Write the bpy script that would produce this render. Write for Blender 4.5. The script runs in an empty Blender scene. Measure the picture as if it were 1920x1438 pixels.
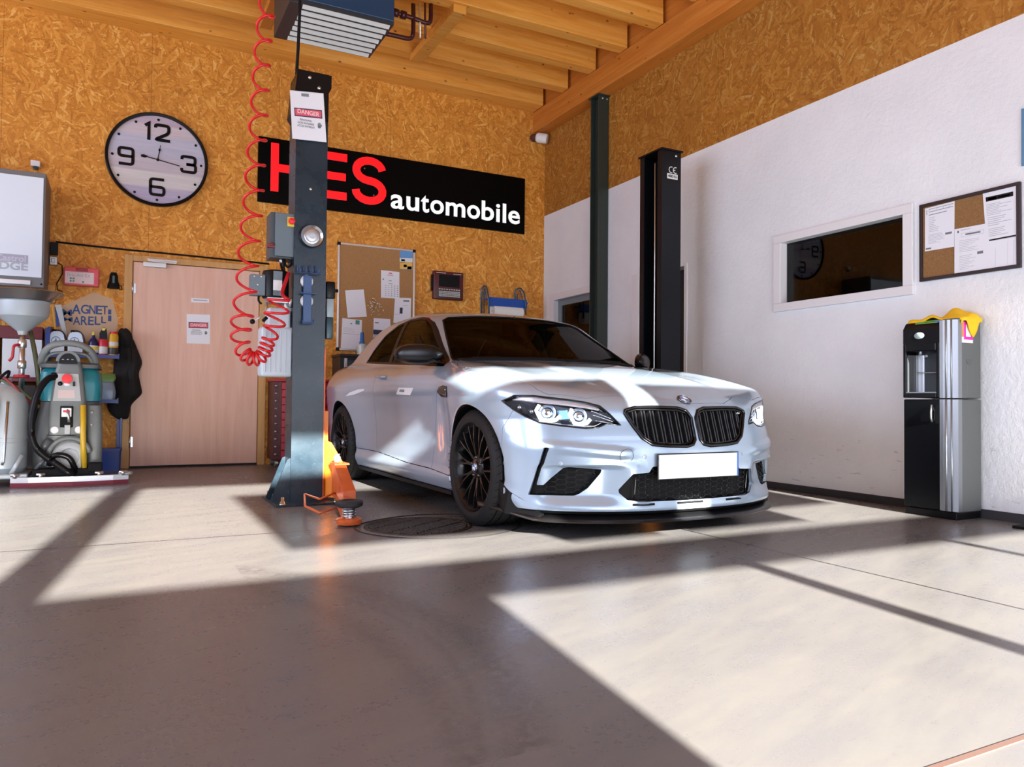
import bpy, bmesh, math, random
import numpy as np
from mathutils import Vector, Matrix
random.seed(7)
rng = np.random.default_rng(7)
scene = bpy.context.scene
COL = scene.collection
PI = math.pi
# ------------------------------------------------------------------ camera (solved from the vanishing points of the photograph)
CF, YAW, PITCH, ROLL, CAM_H = 1427.7, 0.477595, 0.0220607, 0.0092541, 0.705
def cam_axes():
    cy, sy = math.cos(YAW), math.sin(YAW)
    f = np.array([sy*math.cos(PITCH), cy*math.cos(PITCH), math.sin(PITCH)])
    r = np.array([cy, -sy, 0.0]); u = np.cross(r, f)
    r2 = math.cos(ROLL)*r + math.sin(ROLL)*u; u2 = -math.sin(ROLL)*r + math.cos(ROLL)*u
    return r2, u2, f
CR, CU, CFWD = cam_axes()
cam = bpy.data.objects.new('camera', bpy.data.cameras.new('camera'))
COL.objects.link(cam)
cam.data.sensor_width = 36; cam.data.lens = CF*36/1920; cam.data.clip_start = .02
cam.matrix_world = Matrix(((CR[0], CU[0], -CFWD[0], 0), (CR[1], CU[1], -CFWD[1], 0), (CR[2], CU[2], -CFWD[2], CAM_H), (0, 0, 0, 1)))
scene.camera = cam
# ------------------------------------------------------------------ light: sky, low sun through the glazed front, added fill lamps
SUN_AZ, SUN_EL = math.atan(.12), math.radians(19.8)
world = bpy.data.worlds.new('sky'); scene.world = world; world.use_nodes = True
wn = world.node_tree.nodes; wl = world.node_tree.links
bg = wn['Background']; bg.inputs[0].default_value = (.62, .78, 1.0, 1); bg.inputs[1].default_value = 1.0
def add_light(name, kind, loc, rot, energy, color, **kw):
    L = bpy.data.lights.new(name, kind); L.energy = energy; L.color = color
    for k, v in kw.items(): setattr(L, k, v)
    o = bpy.data.objects.new(name, L); o.location = loc; o.rotation_euler = rot; COL.objects.link(o); return o
sun = add_light('sun', 'SUN', (0, -8, 6), (0, 0, 0), 42.0, (1.0, .97, .88), angle=math.radians(.8))
sd = Vector((math.sin(SUN_AZ)*math.cos(SUN_EL), math.cos(SUN_AZ)*math.cos(SUN_EL), -math.sin(SUN_EL)))
sun.rotation_euler = sd.to_track_quat('-Z', 'Y').to_euler()
scene.view_settings.view_transform = 'Standard'; scene.view_settings.look = 'None'
scene.view_settings.gamma = 1; scene.view_settings.use_curve_mapping = False
scene.view_settings.exposure = 0.2
# ------------------------------------------------------------------ helpers
def col4(c): return (c[0], c[1], c[2], 1)
MATS = {}
def mat(name, c, rough=.5, metal=0, spec=.5, coat=0, bump=0, bscale=80, var=0, vscale=6, emit=None, estr=0, coat_rough=.05):
    if name in MATS: return MATS[name]
    m = bpy.data.materials.new(name); m.use_nodes = True
    nt = m.node_tree; b = nt.nodes['Principled BSDF']
    b.inputs['Base Color'].default_value = col4(c); b.inputs['Roughness'].default_value = rough
    b.inputs['Metallic'].default_value = metal; b.inputs['Specular IOR Level'].default_value = spec
    b.inputs['Coat Weight'].default_value = coat; b.inputs['Coat Roughness'].default_value = coat_rough
    if emit: b.inputs['Emission Color'].default_value = col4(emit); b.inputs['Emission Strength'].default_value = estr
    if bump or var:
        tc = nt.nodes.new('ShaderNodeTexCoord')
    if bump:
        n = nt.nodes.new('ShaderNodeTexNoise'); n.inputs['Scale'].default_value = bscale; n.inputs['Detail'].default_value = 4
        nt.links.new(tc.outputs['Object'], n.inputs['Vector'])
        bp = nt.nodes.new('ShaderNodeBump'); bp.inputs['Strength'].default_value = bump; bp.inputs['Distance'].default_value = .01
        nt.links.new(n.outputs['Fac'], bp.inputs['Height']); nt.links.new(bp.outputs['Normal'], b.inputs['Normal'])
    if var:
        n = nt.nodes.new('ShaderNodeTexNoise'); n.inputs['Scale'].default_value = vscale; n.inputs['Detail'].default_value = 5
        nt.links.new(tc.outputs['Object'], n.inputs['Vector'])
        r = nt.nodes.new('ShaderNodeValToRGB')
        r.color_ramp.elements[0].position = .3; r.color_ramp.elements[1].position = .7
        r.color_ramp.elements[0].color = col4([max(0, v*(1-var)) for v in c]); r.color_ramp.elements[1].color = col4([min(1, v*(1+var)) for v in c])
        nt.links.new(n.outputs['Fac'], r.inputs['Fac']); nt.links.new(r.outputs['Color'], b.inputs['Base Color'])
    MATS[name] = m; return m
def glass_mat(name, tint, rough=.0, ior=1.40, mirror=.8):
    # thin pane: tinted see-through plus a fresnel mirror
    if name in MATS: return MATS[name]
    m = bpy.data.materials.new(name); m.use_nodes = True
    nt = m.node_tree; nt.nodes.remove(nt.nodes['Principled BSDF'])
    out = nt.nodes['Material Output']
    t = nt.nodes.new('ShaderNodeBsdfTransparent'); t.inputs[0].default_value = col4(tint)
    g = nt.nodes.new('ShaderNodeBsdfGlossy'); g.inputs['Roughness'].default_value = rough; g.inputs[0].default_value = col4((mirror, mirror, mirror))
    f = nt.nodes.new('ShaderNodeFresnel'); f.inputs[0].default_value = ior
    mx = nt.nodes.new('ShaderNodeMixShader')
    nt.links.new(f.outputs[0], mx.inputs[0]); nt.links.new(t.outputs[0], mx.inputs[1]); nt.links.new(g.outputs[0], mx.inputs[2])
    nt.links.new(mx.outputs[0], out.inputs[0])
    MATS[name] = m; return m
def obj(name, bm, m=None, parent=None, smooth=False, loc=None):
    me = bpy.data.meshes.new(name)
    if isinstance(bm, bmesh.types.BMesh):
        bmesh.ops.recalc_face_normals(bm, faces=bm.faces); bm.to_mesh(me); bm.free()
    else:
        me.from_pydata(*bm)
    if m is not None:
        for mm in (m if isinstance(m, (list, tuple)) else [m]): me.materials.append(mm)
    if smooth:
        me.polygons.foreach_set('use_smooth', [True]*len(me.polygons))
        if smooth != 'all': me.set_sharp_from_angle(angle=math.radians(smooth if smooth is not True else 40))
    o = bpy.data.objects.new(name, me); COL.objects.link(o)
    if loc is not None: o.location = loc
    if parent is not None: o.parent = parent
    return o
def tag(o, label, cat, group=None):
    o['label'] = label; o['category'] = cat
    if group: o['group'] = group
    return o
def thing(name, label, cat, loc=(0, 0, 0), rotz=0, group=None):
    o = bpy.data.objects.new(name, None); COL.objects.link(o); o.empty_display_size = .1
    o.location = loc; o.rotation_euler = (0, 0, rotz)
    return tag(o, label, cat, group)
def struct(o): o['kind'] = 'structure'; return o
def bm_new(): return bmesh.new()
def box(bm, c, s, rot=None, bev=0, seg=2, mi=0):
    """box with centre c and full size s"""
    M = Matrix.Translation(Vector(c)) @ (rot.to_4x4() if rot is not None else Matrix()) @ Matrix.Diagonal((s[0], s[1], s[2], 1))
    r = bmesh.ops.create_cube(bm, size=1, matrix=M); vs = r['verts']
    fs = set(f for v in vs for f in v.link_faces)
    for f in fs: f.material_index = mi
    if bev:
        es = list(set(e for v in vs for e in v.link_edges))
        rb = bmesh.ops.bevel(bm, geom=es, offset=bev, segments=seg, affect='EDGES', profile=.5)
        for f in rb['faces']: f.material_index = mi
    return bm
def bx(bm, x0, x1, y0, y1, z0, z1, bev=0, seg=2, mi=0):
    return box(bm, ((x0+x1)/2, (y0+y1)/2, (z0+z1)/2), (abs(x1-x0), abs(y1-y0), abs(z1-z0)), None, bev, seg, mi)
def frame_for(d):
    d = Vector(d).normalized(); a = Vector((0, 0, 1)) if abs(d.z) < .9 else Vector((1, 0, 0))
    u = d.cross(a).normalized(); v = d.cross(u).normalized(); return u, v
def tube(bm, pts, r, n=8, cap=True, closed=False, mi=0):
    pts = [Vector(p) for p in pts]; N = len(pts)
    rs = r if isinstance(r, (list, tuple)) else [r]*N
    rings = []; u = None
    for i, p in enumerate(pts):
        if closed: t = pts[(i+1) % N] - pts[i-1]
        else: t = pts[min(i+1, N-1)] - pts[max(i-1, 0)]
        t = t.normalized() if t.length > 1e-9 else Vector((0, 0, 1))
        if u is None: u, _ = frame_for(t)
        u = (u - t*u.dot(t)); u = u.normalized() if u.length > 1e-6 else frame_for(t)[0]
        v = t.cross(u)
        rings.append([bm.verts.new(p + (u*math.cos(2*PI*k/n) + v*math.sin(2*PI*k/n))*rs[i]) for k in range(n)])
    for i in range(N if closed else N-1):
        a, b = rings[i], rings[(i+1) % N]
        for k in range(n):
            f = bm.faces.new((a[k], a[(k+1) % n], b[(k+1) % n], b[k])); f.material_index = mi; f.smooth = True
    if cap and not closed:
        for rg in (rings[0], rings[-1]):
            f = bm.faces.new(rg); f.material_index = mi
    return bm
def lathe(bm, prof, n=32, M=None, mi=0, cap=False):
    """revolve (r, z) profile round local z, then M"""
    M = M or Matrix(); rings = []
    for r, z in prof:
        if r < 1e-6: rings.append([bm.verts.new(M @ Vector((0, 0, z)))])
        else: rings.append([bm.verts.new(M @ Vector((r*math.cos(2*PI*k/n), r*math.sin(2*PI*k/n), z))) for k in range(n)])
    for a, b in zip(rings, rings[1:]):
        for k in range(n):
            if len(a) == 1 and len(b) == 1: continue
            if len(a) == 1: q = (a[0], b[k], b[(k+1) % n])
            elif len(b) == 1: q = (a[k], a[(k+1) % n], b[0])
            else: q = (a[k], a[(k+1) % n], b[(k+1) % n], b[k])
            f = bm.faces.new(q); f.material_index = mi; f.smooth = True
    if cap:
        for rg in (rings[0], rings[-1]):
            if len(rg) > 2: bm.faces.new(rg).material_index = mi
    return bm
def prism(bm, poly, d, mi=0):
    """extrude 3-D polygon by vector d"""
    a = [bm.verts.new(Vector(p)) for p in poly]; b = [bm.verts.new(Vector(p) + Vector(d)) for p in poly]
    n = len(a)
    for f in [bm.faces.new(a[::-1]), bm.faces.new(b)] + [bm.faces.new((a[i], a[(i+1) % n], b[(i+1) % n], b[i])) for i in range(n)]: f.material_index = mi
    return bm
ROTX = lambda a: Matrix.Rotation(a, 3, 'X')
ROTY = lambda a: Matrix.Rotation(a, 3, 'Y')
ROTZ = lambda a: Matrix.Rotation(a, 3, 'Z')
def to_dir(d):  # 4x4 turning local z to d
    return Vector(d).normalized().to_track_quat('Z', 'Y').to_matrix().to_4x4()
# pixel of the photograph -> point on a real plane of the place
def px_plane(u, v, ax, val):
    d = CR*((u-960)/CF) - CU*((v-719)/CF) + CFWD
    t = (val - (CAM_H if ax == 2 else 0)) / d[ax]
    p = d*t; p[2] += CAM_H; return p
YB, XR = 8.42, 4.80
def bw(u, v, off=0): return px_plane(u, v, 1, YB-off)
def rw(u, v, off=0): return px_plane(u, v, 0, XR-off)
def fl(u, v, z=0): return px_plane(u, v, 2, z)
_txt = {}
def text_mesh(s, size, bold=0.0, depth=.002, spacing=1.0, align='CENTER', sx=1.0):
    """lettering as a mesh in local xz (x right, z up, facing -y)"""
    cu = bpy.data.curves.new('lettering', 'FONT'); cu.body = s; cu.size = size; cu.offset = bold
    cu.extrude = depth/2; cu.align_x = align; cu.align_y = 'CENTER'; cu.space_character = spacing; cu.resolution_u = 4
    o = bpy.data.objects.new('lettering', cu); COL.objects.link(o)
    dg = bpy.context.evaluated_depsgraph_get(); dg.update()
    me = bpy.data.meshes.new_from_object(o.evaluated_get(dg))
    bpy.data.objects.remove(o); bpy.data.curves.remove(cu)
    me.transform(Matrix(((sx, 0, 0, 0), (0, 0, -1, 0), (0, 1, 0, 0), (0, 0, 0, 1))))
    return me
def text(name, s, size, loc, m, parent=None, rotz=0, **kw):
    me = text_mesh(s, size, **kw); me.name = name; me.materials.clear(); me.materials.append(m)
    o = bpy.data.objects.new(name, me); COL.objects.link(o); o.location = loc; o.rotation_euler = (0, 0, rotz)
    if parent is not None: o.parent = parent
    return o
# ------------------------------------------------------------------ procedural surfaces
class NT:
    def __init__(s, name):
        s.m = bpy.data.materials.new(name); s.m.use_nodes = True; MATS[name] = s.m
        s.t = s.m.node_tree; s.b = s.t.nodes['Principled BSDF']
    def n(s, kind, **kw):
        x = s.t.nodes.new('ShaderNode' + kind)
        for k, v in kw.items(): setattr(x, k, v)
        return x
    def l(s, a, b): s.t.links.new(a, b)
    def math(s, op, a, b=None, c=None):
        x = s.n('Math', operation=op)
        for i, v in enumerate((a, b, c)):
            if v is None: continue
            if isinstance(v, (int, float)): x.inputs[i].default_value = v
            else: s.l(v, x.inputs[i])
        return x.outputs[0]
    def pos(s):
        return s.n('TexCoord').outputs['Object']
    def mapv(s, vec, loc=(0, 0, 0), rot=(0, 0, 0), scale=(1, 1, 1)):
        x = s.n('Mapping')
        if any(rot): x.vector_type = 'TEXTURE'; scale = tuple(1/k for k in scale)
        x.inputs['Location'].default_value = loc; x.inputs['Rotation'].default_value = rot; x.inputs['Scale'].default_value = scale
        s.l(vec, x.inputs['Vector']); return x.outputs[0]
    def noise(s, vec, scale, detail=4, rough=.55, dist=0):
        x = s.n('TexNoise'); x.inputs['Scale'].default_value = scale; x.inputs['Detail'].default_value = detail
        x.inputs['Roughness'].default_value = rough; x.inputs['Distortion'].default_value = dist
        s.l(vec, x.inputs['Vector']); return x.outputs['Fac']
    def vor(s, vec, scale, out='Color', feature='F1', rnd=1):
        x = s.n('TexVoronoi', feature=feature); x.inputs['Scale'].default_value = scale; x.inputs['Randomness'].default_value = rnd
        s.l(vec, x.inputs['Vector']); return x.outputs[out]
    def ramp(s, fac, stops):
        x = s.n('ValToRGB'); e = x.color_ramp.elements
        while len(e) < len(stops): e.new(.5)
        for i, (p, c) in enumerate(stops): e[i].position = p; e[i].color = col4(c) if len(c) == 3 else c
        s.l(fac, x.inputs['Fac']); return x.outputs['Color']
    def mix(s, fac, a, b, mode='MIX'):
        x = s.n('MixRGB', blend_type=mode)
        for i, v in ((0, fac), (1, a), (2, b)):
            if isinstance(v, (int, float)): x.inputs[i].default_value = v
            elif isinstance(v, tuple): x.inputs[i].default_value = col4(v)
            else: s.l(v, x.inputs[i])
        return x.outputs[0]
    def sepx(s, vec):
        x = s.n('SeparateXYZ'); s.l(vec, x.inputs[0]); return x.outputs
    def bump(s, h, strength, dist=.01):
        x = s.n('Bump'); x.inputs['Strength'].default_value = strength; x.inputs['Distance'].default_value = dist
        s.l(h, x.inputs['Height']); s.l(x.outputs[0], s.b.inputs['Normal'])
    def base(s, c, rough=None):
        s.l(c, s.b.inputs['Base Color'])
        if rough is not None:
            if isinstance(rough, (int, float)): s.b.inputs['Roughness'].default_value = rough
            else: s.l(rough, s.b.inputs['Roughness'])
def osb_mat(name, axis, gain=1.0):
    t = NT(name); p = t.sepx(t.pos()); c = t.n('CombineXYZ')
    t.l(p[0] if axis == 'x' else p[1], c.inputs[0]); t.l(p[2], c.inputs[1])
    P = c.outputs[0]
    warp = t.n('TexNoise'); warp.inputs['Scale'].default_value = 9; warp.inputs['Detail'].default_value = 2; t.l(P, warp.inputs['Vector'])
    vm = t.n('VectorMath', operation='SCALE'); t.l(warp.outputs['Color'], vm.inputs[0]); vm.inputs['Scale'].default_value = .035
    ad = t.n('VectorMath', operation='ADD'); t.l(P, ad.inputs[0]); t.l(vm.outputs[0], ad.inputs[1]); PW = ad.outputs[0]
    out = None; hgt = None
    for i, (ang, sx, sy) in enumerate(((.30, 10, 58), (.95, 8, 46), (1.50, 8, 42), (1.90, 10, 56), (2.30, 8, 46), (2.85, 11, 58))):
        v = t.mapv(PW, (i*3.7, i*1.3, 0), (0, 0, ang), (sx, sy, 1))
        cc = t.vor(v, 1.0); s = t.n('SeparateColor'); t.l(cc, s.inputs[0])
        pr = t.math('ADD', s.outputs[1], t.math('MULTIPLY', t.noise(t.mapv(P, (i*9.1, i*4.7, 0)), 7.0, 1), 1.2))
        if out is None: out, hgt = s.outputs[0], pr
        else:
            m = t.math('GREATER_THAN', pr, hgt)
            mixn = t.n('Mix'); t.l(m, mixn.inputs[0]); t.l(out, mixn.inputs[2]); t.l(s.outputs[0], mixn.inputs[3]); out = mixn.outputs[0]
            hgt = t.math('MAXIMUM', hgt, pr)
    fine = t.noise(t.mapv(P, scale=(60, 60, 1)), 1.0, 3)
    v = t.math('ADD', t.math('MULTIPLY', t.math('POWER', out, 1.3), .70), t.math('MULTIPLY', fine, .36))
    big = t.noise(P, .8, 3)
    g = gain
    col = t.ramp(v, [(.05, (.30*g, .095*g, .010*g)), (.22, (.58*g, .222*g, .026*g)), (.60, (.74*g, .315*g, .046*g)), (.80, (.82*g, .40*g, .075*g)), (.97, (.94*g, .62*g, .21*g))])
    col = t.mix(t.math('MULTIPLY', t.math('SUBTRACT', big, .35), .6), col, (.34*g, .15*g, .035*g))
    # panel joints
    x = p[0] if axis == 'x' else p[1]
    fr = t.math('ABSOLUTE', t.math('SUBTRACT', t.math('FRACT', t.math('DIVIDE', t.math('ADD', x, .38), 1.25)), .5))
    jl = t.math('LESS_THAN', fr, .0018)
    col = t.mix(t.math('MULTIPLY', jl, .55), col, (.12, .05, .012))
    t.base(col, .55); t.b.inputs['Specular IOR Level'].default_value = .35
    t.bump(v, .12, .004); return t.m
def wood_mat(name, axis, tint=(1, 1, 1)):
    t = NT(name); P = t.pos()
    sc = {'x': (1.1, 16, 16), 'y': (16, 1.1, 16)}[axis]
    g = t.noise(t.mapv(P, scale=sc), 1.0, 6, .6, .6)
    g2 = t.noise(t.mapv(P, scale=tuple(s*3.5 for s in sc)), 1.0, 4)
    lam = t.math('FRACT', t.math('DIVIDE', t.sepx(P)[2], .04)); lay = t.math('LESS_THAN', lam, .04)
    col = t.ramp(t.math('ADD', t.math('MULTIPLY', g, .75), t.math('MULTIPLY', g2, .25)), [(.25, tuple(a*b for a, b in zip((.66, .25, .030), tint))), (.5, tuple(a*b for a, b in zip((.86, .40, .065), tint))), (.75, tuple(a*b for a, b in zip((.95, .58, .16), tint)))])
    pl = t.noise(t.mapv(P, scale={'x': (.8, 3, 25), 'y': (3, .8, 25)}[axis]), 1.0, 0)
    col = t.mix(t.math('MULTIPLY', t.math('SUBTRACT', pl, .3), .6), col, tuple(a*b for a, b in zip((.56, .24, .05), tint)))
    d = t.n('TexVoronoi'); d.inputs['Scale'].default_value = 1.0
    t.l(t.mapv(P, scale={'x': (5.5, 10, 10), 'y': (10, 5.5, 10)}[axis]), d.inputs['Vector'])
    dd = t.math('ADD', d.outputs['Distance'], t.math('MULTIPLY', t.noise(P, 40, 2), .05))
    k = t.ramp(dd, [(.085, (1, 1, 1)), (.15, (0, 0, 0))])
    col = t.mix(t.math('MULTIPLY', k, .85), col, (.11, .035, .010))
    col = t.mix(t.math('MULTIPLY', lay, .25), col, (.2, .07, .015))
    t.base(col, .5); t.bump(g, .05, .003); return t.m
def plaster_mat():
    t = NT('white_plaster'); P = t.pos()
    n = t.noise(P, 2.2, 5); f = t.noise(P, 75, 4, .6); r = t.noise(P, 26, 3)
    col = t.ramp(n, [(.3, (.78, .82, .86)), (.7, (.85, .885, .92))])
    z = t.sepx(P)[2]; s = t.noise(t.mapv(P, scale=(1, 7, 40)), 1.0, 4)
    sc = t.math('MULTIPLY', t.math('GREATER_THAN', s, .66), t.math('LESS_THAN', z, .45))
    col = t.mix(t.math('MULTIPLY', sc, .35), col, (.35, .34, .34))
    t.base(col, .8); t.bump(t.math('ADD', t.math('MULTIPLY', f, .5), r), .42, .012); return t.m
def floor_mat():
    t = NT('polished_concrete'); P = t.pos(); q = t.sepx(P)
    a = t.noise(P, .7, 5, .6); b = t.noise(t.mapv(P, rot=(0, 0, .35), scale=(2.0, 9, 1)), 1.0, 6, .65); c = t.noise(P, 38, 4, .7)
    col = t.ramp(a, [(.30, (.124, .118, .122)), (.52, (.150, .141, .140)), (.72, (.136, .132, .138))])
    col = t.mix(t.math('MULTIPLY', t.ramp(b, [(.44, (0, 0, 0)), (.62, (1, 1, 1))]), .30), col, (.19, .178, .152))
    sp = t.noise(t.mapv(P, rot=(0, 0, .25), scale=(4, 15, 1)), 1.0, 6, .78)
    st = t.math('MULTIPLY', t.ramp(sp, [(.62, (0, 0, 0)), (.74, (1, 1, 1))]), t.ramp(c, [(.40, (0, 0, 0)), (.62, (1, 1, 1))]))
    col = t.mix(t.math('MULTIPLY', st, .75), col, (.055, .045, .046))
    # tyre marks: two arcs
    for (ox, oy, r, w, amt) in TRACKS:
        dx = t.math('SUBTRACT', q[0], ox); dy = t.math('SUBTRACT', q[1], oy)
        d = t.math('SQRT', t.math('ADD', t.math('MULTIPLY', dx, dx), t.math('MULTIPLY', dy, dy)))
        e = t.math('ABSOLUTE', t.math('SUBTRACT', d, r))
        m = t.math('SUBTRACT', 1.0, t.math('SMOOTH_MIN', 1.0, t.math('DIVIDE', e, w), .2)); m = t.math('MAXIMUM', m, 0)
        gate = t.math('MULTIPLY', t.math('GREATER_THAN', q[1], 1.35), t.math('GREATER_THAN', q[0], .45))
        m = t.math('MULTIPLY', t.math('MULTIPLY', t.math('SQRT', m), gate), t.ramp(c, [(.36, (0, 0, 0)), (.6, (1, 1, 1))]))
        col = t.mix(t.math('MULTIPLY', m, amt), col, (.062, .052, .054))
    # saw cuts
    for ax, val in ((1, 4.12), (0, 2.79)):
        wob = t.math('MULTIPLY', t.math('SUBTRACT', t.noise(P, 6, 2), .5), .006)
        e = t.math('LESS_THAN', t.math('ABSOLUTE', t.math('ADD', t.math('SUBTRACT', q[ax], val), wob)), .0065)
        col = t.mix(t.math('MULTIPLY', e, .95), col, (.025, .020, .020))
    rg = t.ramp(t.math('ADD', t.math('MULTIPLY', b, .5), t.math('MULTIPLY', c, .5)), [(.3, (.20, .20, .20)), (.7, (.42, .42, .42))])
    t.base(col, rg); t.b.inputs['Specular IOR Level'].default_value = .38
    t.bump(t.math('ADD', t.math('MULTIPLY', c, .3), b), .05, .004); return t.m
TRACKS = ((-.77, 2.13, 1.70, .075, .6), (-1.53, 1.96, 2.227, .05, .4), (-.77, 2.13, 1.60, .02, .4))
def build_room():
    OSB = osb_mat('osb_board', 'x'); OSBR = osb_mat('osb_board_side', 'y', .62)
    WX = wood_mat('spruce_beam', 'x'); WY = wood_mat('spruce_plate', 'y', (.74, .56, .48)); PL = plaster_mat(); FM = floor_mat()
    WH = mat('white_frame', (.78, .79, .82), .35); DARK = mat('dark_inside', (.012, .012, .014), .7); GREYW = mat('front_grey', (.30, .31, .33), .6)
    glass_mat('office_glass', (.30, .32, .32))
    # floor
    bm = bm_new(); bx(bm, -5.2, XR+.2, -1.35, YB+.2, -.15, 0); struct(obj('floor', bm, FM))
    bm = bm_new(); bx(bm, 1.25, 4.2, .938, .953, -.01, .002); struct(obj('trim_1', bm, mat('rail_brown', (.13, .075, .06), .6)))
    # back wall with the door opening
    dx0, dx1, dz = .11, 1.32, 2.05
    bm = bm_new()
    bx(bm, -5.2, dx0-.0, YB, YB+.2, 0, 4.75); bx(bm, dx1+.0, XR+.2, YB, YB+.2, 0, 4.75); bx(bm, dx0, dx1, YB, YB+.2, dz, 4.75)
    struct(obj('wall_back', bm, OSB))
    # right wall: plaster with openings, board above
    bm = bm_new(); T = .22
    ops = [(3.40, 4.50, 1.51, 2.02), (5.68, 6.40, 0, 2.01), (7.10, 8.22, 0, 1.96)]
    ys = sorted(set([-1.35, YB] + [o[0] for o in ops] + [o[1] for o in ops]))
    for a, b in zip(ys, ys[1:]):
        o = [o for o in ops if o[0] <= a and b <= o[1]]
        if not o: bx(bm, XR, XR+T, a, b, 0, 3.06)
        else:
            if o[0][2] > 0: bx(bm, XR, XR+T, a, b, 0, o[0][2])
            bx(bm, XR, XR+T, a, b, o[0][3], 3.06)
    bmesh.ops.remove_doubles(bm, verts=bm.verts, dist=1e-5)
    struct(obj('wall_right', bm, PL))
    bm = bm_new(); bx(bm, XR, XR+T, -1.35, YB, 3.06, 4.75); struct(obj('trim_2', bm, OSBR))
    bm = bm_new(); bx(bm, XR-.012, XR, 2.2, 5.68, 0, .055); bx(bm, XR-.012, XR, 6.52, 7.0, 0, .055); struct(obj('baseboard_right', bm, mat('skirting_dark', (.04, .04, .045), .6)))
    # dark office behind the right wall
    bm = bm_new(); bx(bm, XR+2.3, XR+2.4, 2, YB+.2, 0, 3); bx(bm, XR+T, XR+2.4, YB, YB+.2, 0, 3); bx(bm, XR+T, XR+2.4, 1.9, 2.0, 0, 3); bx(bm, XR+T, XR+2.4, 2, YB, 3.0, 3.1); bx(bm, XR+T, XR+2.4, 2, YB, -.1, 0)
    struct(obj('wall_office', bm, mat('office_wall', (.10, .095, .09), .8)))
    # interior window
    bm = bm_new(); y0, y1, z0, z1 = 3.33, 4.57, 1.45, 2.075
    for a, b, c, d in ((y0, y1, z0, z0+.065), (y0, y1, z1-.065, z1), (y0, y0+.075, z0+.065, z1-.065), (y1-.075, y1, z0+.065, z1-.065)): bx(bm, XR-.022, XR+.10, a, b, c, d, .004)
    wn_ = struct(obj('window_1', bm, WH))
    bm = bm_new(); bx(bm, XR+.055, XR+.063, y0+.07, y1-.07, z0+.06, z1-.06); struct(obj('window_pane', bm, MATS['office_glass'], wn_))
    # dark doorway behind the lift post, white jamb beside it
    bm = bm_new(); bx(bm, XR-.02, XR+.10, 6.40, 6.52, 0, 2.03, .004); bx(bm, XR-.006, XR+.05, 5.66, 5.70, 0, 2.03); struct(obj('door_2', bm, WH))
    bm = bm_new(); bx(bm, XR+.14, XR+.18, 5.68, 6.40, 0, 2.01); struct(obj('trim_3', bm, DARK))  # black sheet paints the dark of the room beyond
    # glazed door near the corner
    bm = bm_new(); bx(bm, XR-.02, XR+.08, 8.14, 8.24, 0, 2.03, .004); bx(bm, XR-.02, XR+.08, 7.05, 8.14, 1.95, 2.03, .004); bx(bm, XR-.02, XR+.08, 7.02, 7.10, 0, 1.95, .004)
    d3 = struct(obj('door_3', bm, WH))
    bm = bm_new(); bx(bm, XR+.05, XR+.09, 8.06, 8.14, 0, 1.95); bx(bm, XR+.05, XR+.09, 7.10, 7.18, 0, 1.95); bx(bm, XR+.05, XR+.09, 7.18, 8.06, 1.88, 1.95); struct(obj('door_leaf', bm, mat('leaf_grey', (.20, .24, .26), .4), d3))
    bm = bm_new(); bx(bm, XR+.065, XR+.073, 7.18, 8.06, .1, 1.88); struct(obj('door_pane', bm, MATS['office_glass'], d3))
    # left and front walls
    bm = bm_new()
    wins = [(0.6, 3.4, .9, 3.5), (4.0, 6.8, .9, 3.5)]  # unseen windows, put in to bring ambient light
    ys = [-1.35, .6, 3.4, 4.0, 6.8, YB+.2]
    for a, b in zip(ys, ys[1:]):
        w = [w for w in wins if w[0] == a]
        if w: bx(bm, -5.2, -5.0, a, b, 0, w[0][2]); bx(bm, -5.2, -5.0, a, b, w[0][3], 4.75)
        else: bx(bm, -5.2, -5.0, a, b, 0, 4.75)
    struct(obj('wall_left', bm, mat('left_white', (.72, .72, .74), .8)))
    for i, w in enumerate(wins):
        bm = bm_new()
        for k in range(4):
            y = w[0] + (w[1]-w[0])*k/3; bx(bm, -5.14, -5.06, y-.03, y+.03, w[2], w[3])
        for z in (w[2]+.03, w[3]-.03): bx(bm, -5.14, -5.06, w[0], w[1], z-.03, z+.03)
        struct(obj('window_%d' % (i+2), bm, WH))
    # unseen glazed front: bars and panels shaped to fit the sun patches inside
    YF, TE = -1.2, math.tan(SUN_EL)/math.cos(SUN_AZ)
    fx = lambda s: s + .12*YF
    fz = lambda y: (y - YF)*TE
    bm = bm_new()
    bx(bm, -5.2, XR+.2, YF-.06, YF, fz(6.52), 4.75)
    bx(bm, -5.2, fx(-2.6), YF-.06, YF, 0, fz(6.52)); bx(bm, fx(4.78), XR+.2, YF-.06, YF, 0, fz(6.52))
    struct(obj('wall_front', bm, GREYW))
    bm = bm_new(); bx(bm, fx(-2.6), fx(.90), YF-.05, YF, 0, fz(2.5)); struct(obj('door_4', bm, GREYW))
    bm = bm_new(); bx(bm, fx(-2.6), fx(4.78), YF-.05, YF, fz(2.5), fz(3.09)); struct(obj('trim_4', bm, GREYW))
    bm = bm_new(); bx(bm, fx(2.125), fx(2.215), YF-.04, YF, 0, fz(2.5)); bx(bm, fx(3.51), fx(3.57), YF-.04, YF, 0, fz(2.5)); bx(bm, fx(-.81), fx(-.60), YF-.05, YF, fz(3.09), fz(6.52)); struct(obj('trim_5', bm, GREYW))
    bm = bm_new()  # added sun blockers, outlined to leave the lit patches inside
    prism(bm, [(fx(.28), YF, fz(3.66)), (fx(1.55), YF, fz(3.70)), (fx(1.62), YF, fz(3.30)), (fx(1.95), YF, fz(3.30)), (fx(1.95), YF, fz(5.80)), (fx(.04), YF, fz(5.80))], (0, -.05, 0))
    prism(bm, [(fx(1.95), YF, fz(3.70)), (fx(2.09), YF, fz(3.70)), (fx(2.09), YF, fz(4.95)), (fx(1.95), YF, fz(4.95))], (0, -.05, 0))
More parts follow.
